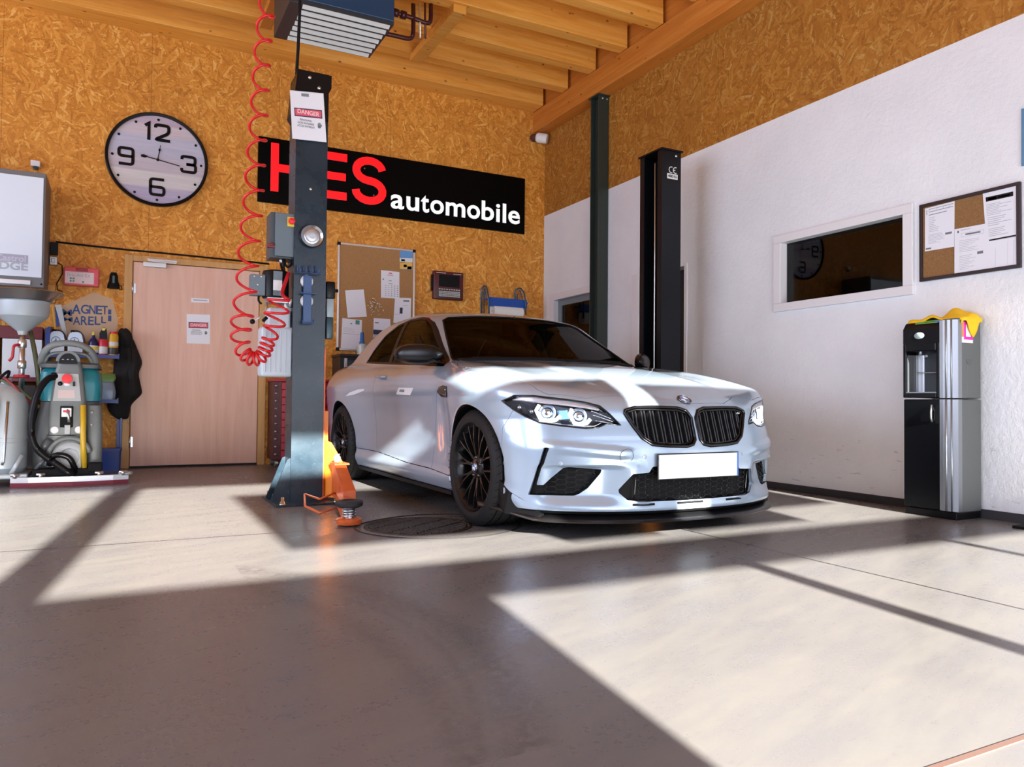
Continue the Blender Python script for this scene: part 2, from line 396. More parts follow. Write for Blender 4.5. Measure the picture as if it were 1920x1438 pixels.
    prism(bm, [(fx(1.95), YF, fz(3.30)), (fx(2.20), YF, fz(3.30)), (fx(2.20), YF, fz(3.70)), (fx(1.95), YF, fz(3.70))], (0, -.05, 0))
    prism(bm, [(fx(2.09), YF, fz(3.70)), (fx(2.38), YF, fz(3.70)), (fx(2.40), YF, fz(3.30)), (fx(3.30), YF, fz(3.30)), (fx(3.36), YF, fz(3.76)), (fx(4.05), YF, fz(3.80)), (fx(4.10), YF, fz(5.60)), (fx(2.09), YF, fz(5.62))], (0, -.05, 0))
    prism(bm, [(fx(4.15), YF, fz(3.05)), (fx(4.46), YF, fz(3.05)), (fx(4.46), YF, fz(6.55)), (fx(4.15), YF, fz(6.55))], (0, -.05, 0))
    struct(obj('door_5', bm, GREYW))
    # added tinted pane, weakens the sun on the wall by the cooler
    bm = bm_new(); bx(bm, fx(4.46), fx(4.78), YF-.03, YF-.024, fz(3.09), fz(6.52)); struct(obj('window_4', bm, glass_mat('side_light_glass', (.27, .27, .27))))
    # outside ground
    bm = bm_new(); bx(bm, -14, 14, -16, -1.36, -.2, -.15); struct(obj('ground', bm, mat('forecourt', (.32, .31, .30), .8)))
    # roof deck, joists, wall plate
    bm = bm_new(); bx(bm, -5.2, XR+.2, -1.35, YB+.2, 4.62, 4.75); ce = struct(obj('ceiling', bm, WX))
    y = YB - .02; k = 0
    while y > -1.2:
        bm = bm_new(); bx(bm, -5.0, 4.62, y-.14 if k else YB-.27, y if k else YB-.0, 4.36, 4.62, .006)
        struct(obj('joist', bm, WX, ce)); k += 1; y = 8.15 - .585*k + .14
    bm = bm_new(); bx(bm, 4.62, XR, -1.35, YB, 4.10, 4.36, .006); struct(obj('wall_plate', bm, WY, ce))
    bm = bm_new(); bx(bm, 4.66, XR, -1.35, YB, 4.36, 4.62); struct(obj('rim_board', bm, WY, ce))
    for x0, x1 in ((2.68, 2.81), (1.15, 1.26)):
        bm = bm_new(); bx(bm, x0, x1, 6.42, 7.60, 4.28, 4.36, .005); struct(obj('trimmer', bm, WY if x0 < 2 else WX, ce))
    # door of pale pinkish wood in the back wall
    WD = NT('door_veneer'); p = WD.pos(); g = WD.noise(WD.mapv(p, scale=(14, 1, 1.0)), 1.0, 6, .6, .8); b2 = WD.noise(p, 1.6, 3)
    c = WD.ramp(g, [(.3, (.72, .42, .30)), (.7, (.84, .56, .425))]); c = WD.mix(WD.math('MULTIPLY', b2, .45), c, (.66, .45, .41)); WD.base(c, .45)
    FR = NT('door_frame_wood'); p = FR.pos(); g = FR.noise(FR.mapv(p, scale=(12, 12, 1.2)), 1.0, 5); FR.base(FR.ramp(g, [(.3, (.50, .27, .085)), (.7, (.66, .40, .15))]), .5)
    bm = bm_new(); bx(bm, dx0-.075, dx0, YB-.03, YB+.08, 0, dz+.06, .004); bx(bm, dx1, dx1+.075, YB-.03, YB+.08, 0, dz+.06, .004); bx(bm, dx0, dx1, YB-.03, YB+.08, dz, dz+.06, .004)
    d1 = struct(obj('door_1', bm, FR.m))
    bm = bm_new(); bx(bm, dx0+.005, dx1-.005, YB-.015, YB+.03, .02, dz-.005, .004); leaf = struct(obj('door_leaf', bm, WD.m, d1))
    bm = bm_new(); bx(bm, dx0-.05, dx1+.05, YB+.201, YB+.22, -.1, dz+.1); struct(obj('trim_7', bm, DARK))  # added dark panel, stops outside light showing through the door gap
    bm = bm_new(); bx(bm, dx0+.005, dx1-.005, YB-.016, YB+.03, .0, .019); struct(obj('door_seal', bm, DARK, leaf))
    ST = mat('brushed_metal', (.62, .63, .65), .3, 1)
    for z in (.26, 1.78):
        bm = bm_new(); tube(bm, [(dx0+.002, YB-.03, z-.055), (dx0+.002, YB-.03, z+.055)], .009, 10); bx(bm, dx0+.002, dx0+.03, YB-.020, YB-.014, z-.05, z+.05); struct(obj('hinge', bm, ST, d1))
    CL = mat('closer_silver', (.72, .73, .74), .4, .3)
    bm = bm_new(); bx(bm, .20, .41, YB-.075, YB-.016, 2.00, 2.045, .006); bx(bm, .235, .51, YB-.065, YB-.03, 2.062, 2.082, .004); box(bm, (.37, YB-.085, 2.052), (.26, .014, .012), ROTZ(.12)); cl = struct(obj('door_closer', bm, CL, d1))
    return dx0, dx1
build_room()
def area(name, loc, rot, sx, sy, e, c): return add_light(name, 'AREA', loc, rot, e, c, shape='RECTANGLE', size=sx, size_y=sy)
# added fill lamps, set at the unseen left windows and front
area('window_daylight', (-4.98, 2.0, 2.2), (0, -PI/2, 0), 2.6, 2.8, 135, (.76, .80, 1.0))
area('window_daylight', (-4.98, 5.4, 2.2), (0, -PI/2, 0), 2.6, 2.8, 135, (.76, .80, 1.0))
area('front_daylight', (1.0, -1.15, 1.6), (PI/2, 0, 0), 6.5, 2.2, 105, (.76, .80, 1.0))
# ------------------------------------------------------------------ car body: smooth field, polygonised, split into panels
# car space: x forward (0 = front axle), y to the car's left, z up
def pchip(xs, ys):
    xs = np.array(xs, float); ys = np.array(ys, float)
    o = np.argsort(xs); xs = xs[o]; ys = ys[o]
    h = np.diff(xs); d = np.diff(ys) / h
    m = np.zeros_like(ys); m[0] = d[0]; m[-1] = d[-1]
    for i in range(1, len(xs) - 1):
        if d[i-1] * d[i] > 0:
            w1 = 2*h[i] + h[i-1]; w2 = h[i] + 2*h[i-1]
            m[i] = (w1 + w2) / (w1/d[i-1] + w2/d[i])
    def f(x):
        x = np.asarray(x, float); xc = np.clip(x, xs[0], xs[-1])
        i = np.clip(np.searchsorted(xs, xc) - 1, 0, len(xs) - 2)
        t = (xc - xs[i]) / h[i]; t2 = t*t; t3 = t2*t
        r = (2*t3 - 3*t2 + 1)*ys[i] + (t3 - 2*t2 + t)*h[i]*m[i] + (3*t2 - 2*t3)*ys[i+1] + (t3 - t2)*h[i]*m[i+1]
        return r + np.where(x < xs[0], (x - xs[0])*m[0], 0) + np.where(x > xs[-1], (x - xs[-1])*m[-1], 0)
    return f
def sstep(a, b, x):
    t = np.clip((x - a) / (b - a), 0, 1); return t*t*(3 - 2*t)
def bump(c, w, x): return np.exp(-((x - c) / w)**2)
def smax(a, b, k):
    h = np.maximum(k - np.abs(a - b), 0) / k
    return np.maximum(a, b) + h*h*k*.25
def smin(a, b, k): return -smax(-a, -b, k)
WB = 2.693
P_side = pchip([.10,.16,.22,.30,.38,.50,.62,.72,.80,.86,.92,.97,1.03,1.10], [.82,.865,.885,.862,.862,.872,.884,.895,.900,.884,.846,.802,.735,.66])
P_top = pchip([.90,.86,.80,.72,.60,.40,.20,0,-.2,-.4,-.6,-.9,-2.4,-2.9,-3.2,-3.5,-3.62,-3.75], [.615,.655,.685,.720,.768,.826,.866,.897,.924,.949,.968,.985,1.02,1.045,1.045,1.045,1.05,1.00])
P_nose = pchip([.08,.13,.20,.28,.36,.45,.52,.60,.66,.72,.80], [.70,.80,.812,.818,.824,.826,.810,.785,.768,.735,.66])
P_plan = pchip([0,.15,.30,.42,.55,.68,.78,.86,.91,.95], [0,.004,.022,.05,.10,.175,.265,.39,.52,.75])
P_tail = pchip([.1,.3,.5,.7,.9,1.05,1.2], [-3.45,-3.62,-3.66,-3.65,-3.62,-3.62,-3.5])
P_green = pchip([.90,.97,1.05,1.15,1.25,1.32,1.37,1.42], [.785,.767,.742,.705,.662,.622,.575,.48])
P_gtop = pchip([-.30,-.50,-.62,-.80,-1.0,-1.2,-1.32,-1.5,-1.75,-2.0,-2.3,-2.55,-2.8,-3.05,-3.3,-3.6], [.86,.955,1.02,1.115,1.22,1.325,1.365,1.40,1.418,1.416,1.39,1.335,1.243,1.135,1.02,.85])
P_roof = pchip([-.9,-1.3,-1.8,-2.3,-2.6,-2.9,-3.2], [1.362,1.388,1.418,1.397,1.342,1.24,1.09])
def car_field(x, y, z, arches=True):
    ay = np.abs(y)
    # ---- lower body
    W = P_side(z)
    hz = sstep(.16, .34, z) * (1 - sstep(.74, .90, z))
    fr = bump(.02, .40, x) * (1 - .55*sstep(.0, .5, x)*sstep(.30,.9,x))
    W = W + hz * .056 * fr + .045*sstep(.72,.86,z)*(1-sstep(.9,.98,z))*bump(.0,.5,x)
    W = W + .060 * bump(-WB - .02, .50, x) * sstep(.14, .36, z) * (1 - sstep(.80, 1.02, z))
    dz_ = bump(-1.30, .62, x)
    W = W - .030 * dz_ * bump(.60, .16, z) + .010 * dz_ * bump(.26, .08, z)          # hollow of the door, swell of the sill
    W = W - .022 * bump(-.50, .10, x) * sstep(.28, .44, z) * (1 - sstep(.60, .82, z))   # cut behind the front arch
    W = W - .05 * sstep(-3.1, -3.75, x) * 1.0 - .10*sstep(.35,.9,x)*sstep(.70,.95,z)
    W = W - .045 * sstep(.25, -.1, z) * sstep(.2, .6, x)
    W = W + .006*bump(.765, .028, z)*sstep(-3.0,-2.4,x)*(1-sstep(-.75,-.45,x))
    T = P_top(x) - .035 * (ay/.8)**3 * (1 - .3*sstep(.2, -.6, x))
    T = T + .010 * (1 - sstep(.30, .42, ay)) * sstep(-.75, -.3, x) * (1 - sstep(.45, .80, x))
    T = T + .018 * bump(.74, .12, ay) * bump(.0, .55, x)
    F = .022 + P_nose(z) - P_plan(ay) * (1 - .35*sstep(.60, .80, z)) - .03*sstep(.62,.80,z)*sstep(.25,.6,ay)
    # bumper sculpture: raised bar below the lamps, hollow around the side intakes, waist above the splitter
    rz = .480 - .095*(.73 - ay)
    F = F + .013 * sstep(-.050, -.012, z - rz) * (1 - sstep(-.002, .030, z - rz)) * sstep(.34, .46, ay) * (1 - sstep(.74, .80, ay))
    F = F - .034 * sstep(.40, .53, ay) * (1 - sstep(.73, .82, ay)) * sstep(.17, .245, z) * (1 - sstep(.362, .388, z))
    F = F + .014 * bump(.36, .05, ay - .35*(z - .28)) * sstep(.17, .21, z) * (1 - sstep(.36, .42, z))
    F = F + .012 * bump(.16, .04, z)
    R = P_tail(z) + .30 * (ay/.9)**4
    B = .135 + .03*sstep(-2.9, -3.6, x) + .0*ay
    side = ay - W
    k = .07 + .05*sstep(-.9, .2, x)
    f = smax(side, (z - T) * .97, .10)
    f = smax(f, (x - F) * .90, .05)
    f = smax(f, R - x, .10)
    f = smax(f, B - z, .03)
    # ---- greenhouse
    G = ay - (P_green(z) + .02*bump(-1.2,.5,x) - .05*sstep(-2.2, -3.2, x) - .03*sstep(-1.0,-.5,x))
    Tg = P_gtop(x + .30*(ay)**2.2) - .012*(ay/.5)**2
    Tr = np.minimum(P_roof(x), 1.419) - .030 * (ay/.55)**2.6
    g = smax(G, (z - Tg) * .80, .045)
    g = smax(g, (z - Tr), .05)
    g = smax(g, .80 - z, .05)
    f = smin(f, g, .030)
    # ---- wheel arches
    if arches:
        for ax, r in ((0., .352), (-WB, .358)):
            c = np.sqrt((x - ax)**2 + (z - .322)**2) - r
            c = smax(c, .60 - ay, .03)
            f = smax(f, -c, .014)
    return f
def car_grad(p, e=.0015):
    g = np.empty_like(p)
    for i in range(3):
        a = p.copy(); a[:, i] += e; b = p.copy(); b[:, i] -= e
        g[:, i] = (car_field(*a.T) - car_field(*b.T)) / (2*e)
    return g
def car_project(p, n=3):
    for _ in range(n):
        f = car_field(*p.T); g = car_grad(p)
        s = f / np.maximum((g*g).sum(1), .05)
        s = np.clip(s, -.02, .02)
        p = p - g * s[:, None]
    return p
def axis(segs):
    out = [segs[0][0]]
    for a, b, h in segs:
        n = max(1, int(round((b - a) / h)))
        out += list(a + (b - a) * np.arange(1, n + 1) / n)
    return np.array(out)
def surface_nets():
    xs = axis([(-3.85, -3.2, .03), (-3.2, -2.2, .016), (-2.2, -.45, .018), (-.45, .35, .011), (.35, .92, .0075)])
    dy = .010
    ys = -dy/2 + dy*np.arange(int(1.02/dy))
    zs = axis([(.08, .75, .0085), (.75, 1.05, .0095), (1.05, 1.46, .014)])
    X, Y, Z = len(xs), len(ys), len(zs)
    V = np.empty((X, Y, Z), np.float32)
    for i in range(X):
        V[i] = car_field(xs[i], ys[:, None], zs[None, :])
    S = V < 0
    c = np.zeros((X-1, Y-1, Z-1), np.int8)
    for i in (0, 1):
        for j in (0, 1):
            for k in (0, 1):
                c += S[i:X-1+i, j:Y-1+j, k:Z-1+k]
    act = (c > 0) & (c < 8)
    idx = -np.ones(act.shape, np.int64); idx[act] = np.arange(act.sum())
    ci = np.argwhere(act)
    acc = np.zeros((len(ci), 3)); cnt = np.zeros(len(ci))
    co = (xs, ys, zs)
    corners = [(i, j, k) for i in (0, 1) for j in (0, 1) for k in (0, 1)]
    for a in corners:
        for ax in range(3):
            if a[ax]: continue
            b = list(a); b[ax] = 1
            va = V[ci[:, 0]+a[0], ci[:, 1]+a[1], ci[:, 2]+a[2]].astype(float)
            vb = V[ci[:, 0]+b[0], ci[:, 1]+b[1], ci[:, 2]+b[2]].astype(float)
            m = (va < 0) != (vb < 0)
            t = np.where(m, va / np.where(m, va - vb, 1), 0)
            p = np.stack([co[d][ci[:, d] + a[d]] for d in range(3)], 1)
            step = co[ax][ci[:, ax] + 1] - co[ax][ci[:, ax]]
            p[:, ax] += t*step
            acc[m] += p[m]; cnt[m] += 1
    P = acc / cnt[:, None]
    mid = ci[:, 1] == 0
    P[mid, 1] = 0
    quads = []
    for ax in range(3):
        A = [slice(None)]*3; Bq = [slice(None)]*3
        A[ax] = slice(0, -1); Bq[ax] = slice(1, None)
        d = S[tuple(A)] != S[tuple(Bq)]
        e = np.argwhere(d)
        o1, o2 = [(1, 2), (2, 0), (0, 1)][ax]
        ok = (e[:, o1] > 0) & (e[:, o2] > 0) & (e[:, o1] < S.shape[o1]-1) & (e[:, o2] < S.shape[o2]-1)
        e = e[ok]
        inside = S[e[:, 0], e[:, 1], e[:, 2]]
        def cell(d1, d2):
            q = e.copy(); q[:, o1] += d1; q[:, o2] += d2
            return idx[q[:, 0], q[:, 1], q[:, 2]]
        q = np.stack([cell(-1, -1), cell(0, -1), cell(0, 0), cell(-1, 0)], 1)
        q[~inside] = q[~inside][:, ::-1]
        quads.append(q)
    Q = np.concatenate(quads)
    Q = Q[(Q >= 0).all(1)]
    y0 = P[:, 1] == 0
    P = car_project(P, 4)
    P[y0, 1] = 0
    return P, Q
def in_poly(poly, a, b):
    poly = np.asarray(poly, float); ins = np.zeros(len(a), bool); n = len(poly)
    for i in range(n):
        x0, y0 = poly[i]; x1, y1 = poly[(i+1) % n]
        c = ((y0 > b) != (y1 > b))
        xi = (x1 - x0) * (b - y0) / ((y1 - y0) if y1 != y0 else 1e-12) + x0
        ins ^= c & (a < xi)
    return ins
def near_poly(poly, a, b):
    poly = np.asarray(poly, float); n = len(poly)
    best = np.full(len(a), 1e9); pa = a.copy(); pb = b.copy()
    for i in range(n):
        p = poly[i]; q = poly[(i+1) % n]; d = q - p; L = (d*d).sum()
        t = np.clip(((a - p[0])*d[0] + (b - p[1])*d[1]) / max(L, 1e-12), 0, 1)
        xa = p[0] + t*d[0]; xb = p[1] + t*d[1]; ds = np.hypot(a - xa, b - xb)
        m = ds < best; best[m] = ds[m]; pa[m] = xa[m]; pb[m] = xb[m]
    return best, pa, pb
def grow(poly, d):
    p = np.asarray(poly, float); n = len(p)
    area = sum(p[i][0]*p[(i+1) % n][1] - p[(i+1) % n][0]*p[i][1] for i in range(n))
    s = 1 if area > 0 else -1; out = []
    for i in range(n):
        e0 = p[i] - p[i-1]; e1 = p[(i+1) % n] - p[i]
        n0 = np.array([e0[1], -e0[0]])*s / (np.hypot(*e0) + 1e-9); n1 = np.array([e1[1], -e1[0]])*s / (np.hypot(*e1) + 1e-9)
        m = n0 + n1; m /= max(m @ m / 2, .35) if m @ m > 0 else 1
        out.append(p[i] + m*d)
    return out
PG = dict(
 headlight=[(.900,.701),(.866,.730),(.80,.729),(.755,.722),(.66,.710),(.585,.698),(.522,.680),(.482,.640),(.434,.584),(.500,.592),(.545,.572),(.60,.567),(.705,.579),(.78,.592),(.828,.623),(.868,.660)],
 kidney=[(.016,.508),(.014,.622),(.040,.660),(.090,.674),(.245,.678),(.345,.676),(.402,.660),(.408,.645),(.374,.580),(.337,.521),(.285,.487),(.200,.479),(.080,.475),(.036,.484)],
 side_intake=[(.826,.228),(.780,.470),(.764,.466),(.801,.278),(.770,.278),(.692,.368),(.677,.373),(.526,.362),(.529,.345),(.585,.269),(.622,.239),(.645,.230)],
 center=[(-.02,.200),(-.02,.376),(.285,.376),(.304,.346),(.398,.342),(.452,.262),(.449,.246),(.415,.212),(.360,.203)],
 side_glass=[(-.600,.917),(-.745,.978),(-1.034,1.149),(-1.236,1.268),(-1.357,1.309),(-1.513,1.331),(-1.823,1.338),(-2.05,1.316),(-2.27,1.243),(-2.46,1.122),(-2.585,1.017),(-1.813,.977),(-1.149,.947)],
 windshield=[(-.02,.979),(.35,.968),(.55,.964),(.725,.960),(.652,1.13),(.578,1.282),(.525,1.308),(.30,1.326),(-.02,1.332)],
 rear_glass=[(-.02,1.325),(.46,1.30),(.56,1.12),(-.02,1.10)],
 door=[(-.575,.955),(-.545,.895),(-.500,.840),(-.511,.786),(-.575,.720),(-.620,.600),(-.650,.475),(-.680,.400),(-.690,.262),(-1.13,.267),(-1.84,.299),(-1.858,.420),(-1.880,.645),(-1.842,.780),(-1.850,.900),(-1.856,1.0)],
 hood=[(-.70,-.02),(-.70,.55),(-.585,.748),(-.406,.822),(-.303,.853),(-.12,.862),(.20,.838),(.503,.776),(.535,.756),(.553,.742),(.60,.66),(.648,.572),(.652,.552),(.668,.40),(.70,.355),(.742,.27),(.752,.10),(.754,-.02)],
 bumper=[(.335,.06),(.345,.56),(.40,.64),(.46,.70),(.60,.705),(.70,.74),(.95,.80),(.95,.06)],
 skirt=[(-.30,.06),(-.345,.246),(-.690,.262),(-1.13,.267),(-1.84,.299),(-2.40,.299),(-2.40,.06)],
)
def build_car():
    P, Q = surface_nets()
    own = np.zeros(len(Q), int)                      # 0 = body
    ids = dict(body=0, arch=1, under=2, bumper=3, hood=4, door=5, trim=6, windshield=7, glass=8, quarter=9, rear_glass=10, headlight=11, kidney=12, side_intake=13, center=14, skirt=15)
    def info():
        C = P[Q].mean(1)
        n = np.cross(P[Q[:, 2]] - P[Q[:, 0]], P[Q[:, 3]] - P[Q[:, 1]]); n /= np.linalg.norm(n, axis=1)[:, None] + 1e-12
        return C, n
    def rim(mask, dom):
        a = np.zeros(len(P), bool); b = np.zeros(len(P), bool)
        a[Q[mask].ravel()] = True; b[Q[~mask & dom].ravel()] = True
        return np.where(a & b)[0]
    def claim(name, poly, axes, dom, fix, tol=.013):
        nonlocal P
        C, n = info(); d = dom(C, n)
        m = in_poly(poly, C[:, axes[0]], C[:, axes[1]]) & d
        v = rim(m, np.ones(len(Q), bool))
        ds, pa, pb = near_poly(poly, P[v, axes[0]], P[v, axes[1]])
        k = ds < tol; v = v[k]
        y0 = P[v, 1] == 0
        P[v, axes[0]] = pa[k]; P[v, axes[1]] = pb[k]
        fx = list(fix) if isinstance(fix, tuple) else [fix]
        for _ in range(4):
            f = car_field(*P[v].T); g = car_grad(P[v])[:, fx]; L = (g*g).sum(1)
            s = np.where(L > .03, f / np.where(L > .03, L, 1), 0)[:, None]*g
            P[np.ix_(v, fx)] -= np.clip(s, -.01, .01)
        P[v[y0], 1] = 0
        own[m] = ids[name]
    front = lambda C, n: (C[:, 0] > .30) & (n[:, 0] > .12)
    side = lambda C, n: (C[:, 1] > .45) & (n[:, 1] > .06)
    free = lambda C: own != ids['arch']
    for ax, r in ((0., .352), (-WB, .358)):
        circ = [(ax + (r+.005)*math.cos(2*PI*i/90), .322 + (r+.005)*math.sin(2*PI*i/90)) for i in range(90)]
        claim('arch', circ, (0, 2), lambda C, n: C[:, 1] > .58, 1)
    claim('bumper', PG['bumper'], (0, 2), lambda C, n: free(C), 1)
    claim('skirt', PG['skirt'], (0, 2), lambda C, n: free(C) & (C[:, 1] > .5), 1)
    claim('under', [(-5, 0), (5, 0), (5, .153), (-5, .153)], (0, 2), lambda C, n: free(C), (0, 1))
    claim('hood', PG['hood'], (0, 1), lambda C, n: (n[:, 2] > .1) & (C[:, 2] > .66) & (C[:, 0] > -.72), 2)
    claim('door', PG['door'], (0, 2), lambda C, n: (C[:, 1] > .6), 1)
    claim('trim', PG['side_glass'], (0, 2), side, 1)
    C, n = info()
    claim('glass', grow(PG['side_glass'], -.018), (0, 2), side, 1)
    C, n = info(); qm = (own == ids['glass']) & (C[:, 0] < -1.90 + .0*C[:, 2]); own[qm] = ids['quarter']
    own[(own == ids['glass']) & (C[:, 0] < -1.83)] = ids['trim']
    claim('windshield', PG['windshield'], (1, 2), lambda C, n: (C[:, 0] > -1.5) & (C[:, 0] < -.45) & (n[:, 0] > .2) & (own != ids['trim']), 0)
    C, n = info(); own[(own == ids['hood']) & (C[:, 0] < -.50) & (n[:, 0] > .55)] = 0
    claim('rear_glass', PG['rear_glass'], (1, 2), lambda C, n: (C[:, 0] < -2.2) & (n[:, 0] < -.1), 0)
    claim('headlight', PG['headlight'], (1, 2), front, 0)
    claim('kidney', PG['kidney'], (1, 2), front, 0)
    claim('side_intake', PG['side_intake'], (1, 2), front, 0, .010)
    claim('center', PG['center'], (1, 2), front, 0)
    N = car_grad(P); N /= np.linalg.norm(N, axis=1)[:, None] + 1e-12
    return P, Q, N, own, ids
def part_mesh(P, Q, N, faces, both, gap=0, sink=0, flange=.014, mirror=False, flat=0):
    """faces of the half body -> (verts, quads, normals); both = joined with its mirror image"""
    q = Q[faces]; used, inv = np.unique(q.ravel(), return_inverse=True)
    p = P[used].copy(); n = N[used].copy(); q = inv.reshape(-1, 4)
    e = {}
    for f in q:
        for i in range(4):
            a, b = f[i], f[(i+1) % 4]
            if (b, a) in e: del e[(b, a)]
            else: e[(a, b)] = 1
    edges = [k for k in e if not (p[k[0], 1] == 0 and p[k[1], 1] == 0)] if both else list(e)
    bv = np.unique(np.array(edges).ravel()) if edges else np.array([], int)
    if gap and len(bv):
        cen = np.zeros_like(p); cnt = np.zeros(len(p)); fc = p[q].mean(1)
        for i in range(4): np.add.at(cen, q[:, i], fc); np.add.at(cnt, q[:, i], 1)
        d = cen[bv]/cnt[bv][:, None] - p[bv]; L = np.linalg.norm(d, axis=1)[:, None] + 1e-9
        d = d/L*gap
        if both: d[p[bv, 1] == 0, 1] = 0
        p[bv] += d
    if sink: p = p - n*sink
    q = q.tolist()
    if flange and edges:
        base = len(p); mp = {v: base+i for i, v in enumerate(bv)}; mp2 = {v: base+len(bv)+i for i, v in enumerate(bv)}
        low = p[bv] - n[bv]*flange
        p = np.concatenate([p, p[bv], low]); n = np.concatenate([n, np.zeros((2*len(bv), 3))])
        q += [[mp[b], mp[a], mp2[a], mp2[b]] for a, b in edges]
    q = np.array(q)
    if both:
        m = len(p); keep = p[:, 1] != 0; mp = np.arange(m); mp[keep] = m + np.arange(keep.sum())
        p = np.concatenate([p, p[keep]*[1, -1, 1]]); n = np.concatenate([n, n[keep]*[1, -1, 1]])
        q = np.concatenate([q, mp[q][:, ::-1]])
    elif mirror:
        p = p*[1, -1, 1]; n = n*[1, -1, 1]; q = q[:, ::-1]
    return p, q, n
def part_obj(name, pqn, m, parent):
    p, q, n = pqn
    me = bpy.data.meshes.new(name); me.from_pydata(p.tolist(), [], q.tolist())
    me.polygons.foreach_set('use_smooth', [True]*len(me.polygons)); me.update()
    z = np.linalg.norm(n, axis=1) < .5
    if z.any():                                        # returns get the plain vertex normal
        vn = np.empty(len(p)*3); me.vertices.foreach_get('normal', vn); n = np.where(z[:, None], vn.reshape(-1, 3), n)
    me.normals_split_custom_set_from_vertices(n.tolist())
    me.materials.append(m)
    o = bpy.data.objects.new(name, me); COL.objects.link(o); o.parent = parent
    return o
def front_x(y, z, off=0.0):
    """x of the nose surface at (y, z) arrays"""
    y = np.atleast_1d(np.asarray(y, float)); z = np.atleast_1d(np.asarray(z, float))
    lo = np.full(len(y), .1); hi = np.full(len(y), 1.0)
    for _ in range(26):
        mid = (lo + hi)/2; s = car_field(mid, y, z, False) < 0
        lo = np.where(s, mid, lo); hi = np.where(s, hi, mid)
    return lo + off
def side_y(x, z, arches=False):
    x = np.atleast_1d(np.asarray(x, float)); z = np.atleast_1d(np.asarray(z, float))
    lo = np.full(len(x), .1); hi = np.full(len(x), 1.1)
    for _ in range(26):
        mid = (lo + hi)/2; s = car_field(x, mid, z, arches) < 0
        lo = np.where(s, mid, lo); hi = np.where(s, hi, mid)
    return lo
def top_z(x, y):
    x = np.atleast_1d(np.asarray(x, float)); y = np.atleast_1d(np.asarray(y, float))
    lo = np.full(len(x), .5); hi = np.full(len(x), 1.6)
    for _ in range(26):
        mid = (lo + hi)/2; s = car_field(x, y, mid, False) < 0
        lo = np.where(s, mid, lo); hi = np.where(s, hi, mid)
    return lo
def resample(poly, step, closed=True):
    p = np.asarray(poly, float); out = []
    n = len(p)
    for i in range(n if closed else n-1):
        a, b = p[i], p[(i+1) % n]; k = max(1, int(np.ceil(np.linalg.norm(b-a)/step)))
        out += [a + (b-a)*t/k for t in range(k)]
    if not closed: out.append(p[-1])
    return np.array(out)
def ribbon_on_front(bm, yz, s, r, off, n=6, closed=True, mi=0):
    q = resample(yz, .02, closed); x = front_x(q[:, 0], q[:, 1], off)
    tube(bm, [(x[i], q[i, 0]*s, q[i, 1]) for i in range(len(q))], r, n, True, closed, mi)
def hex_lines(poly, a, rows_off=0):
    """segments of a flattened hexagon lattice inside polygon (y, z)"""
    p = np.asarray(poly); y0, z0 = p.min(0); y1, z1 = p.max(0); segs = []
    w, h = a*1.55, a*.98                              # hexagons lie on their flats, as in the photo
    i = -1; y = y0 - 2*w
    while y < y1 + 2*w:
        j = 0; z = z0 - 2*h + (h/2 if i % 2 else 0)
        while z < z1 + 2*h:
            c = np.array([y, z]); L = [c + np.array(v) for v in ((-w*.33, -h/2), (w*.33, -h/2), (w*.67, 0), (w*.33, h/2), (-w*.33, h/2), (-w*.67, 0))]
            segs += [(L[0], L[1]), (L[1], L[2]), (L[5], L[0])]
            z += h
        y += w; i += 1
    out = []
    for A, B in segs:
        t = np.linspace(0, 1, 5); pts = A + (B-A)*t[:, None]; ins = in_poly(poly, pts[:, 0], pts[:, 1])
        if ins.all(): out.append((A, B))
        elif ins.sum() >= 2:
            k = np.where(ins)[0]; out.append((pts[k[0]], pts[k[-1]]))
    return out
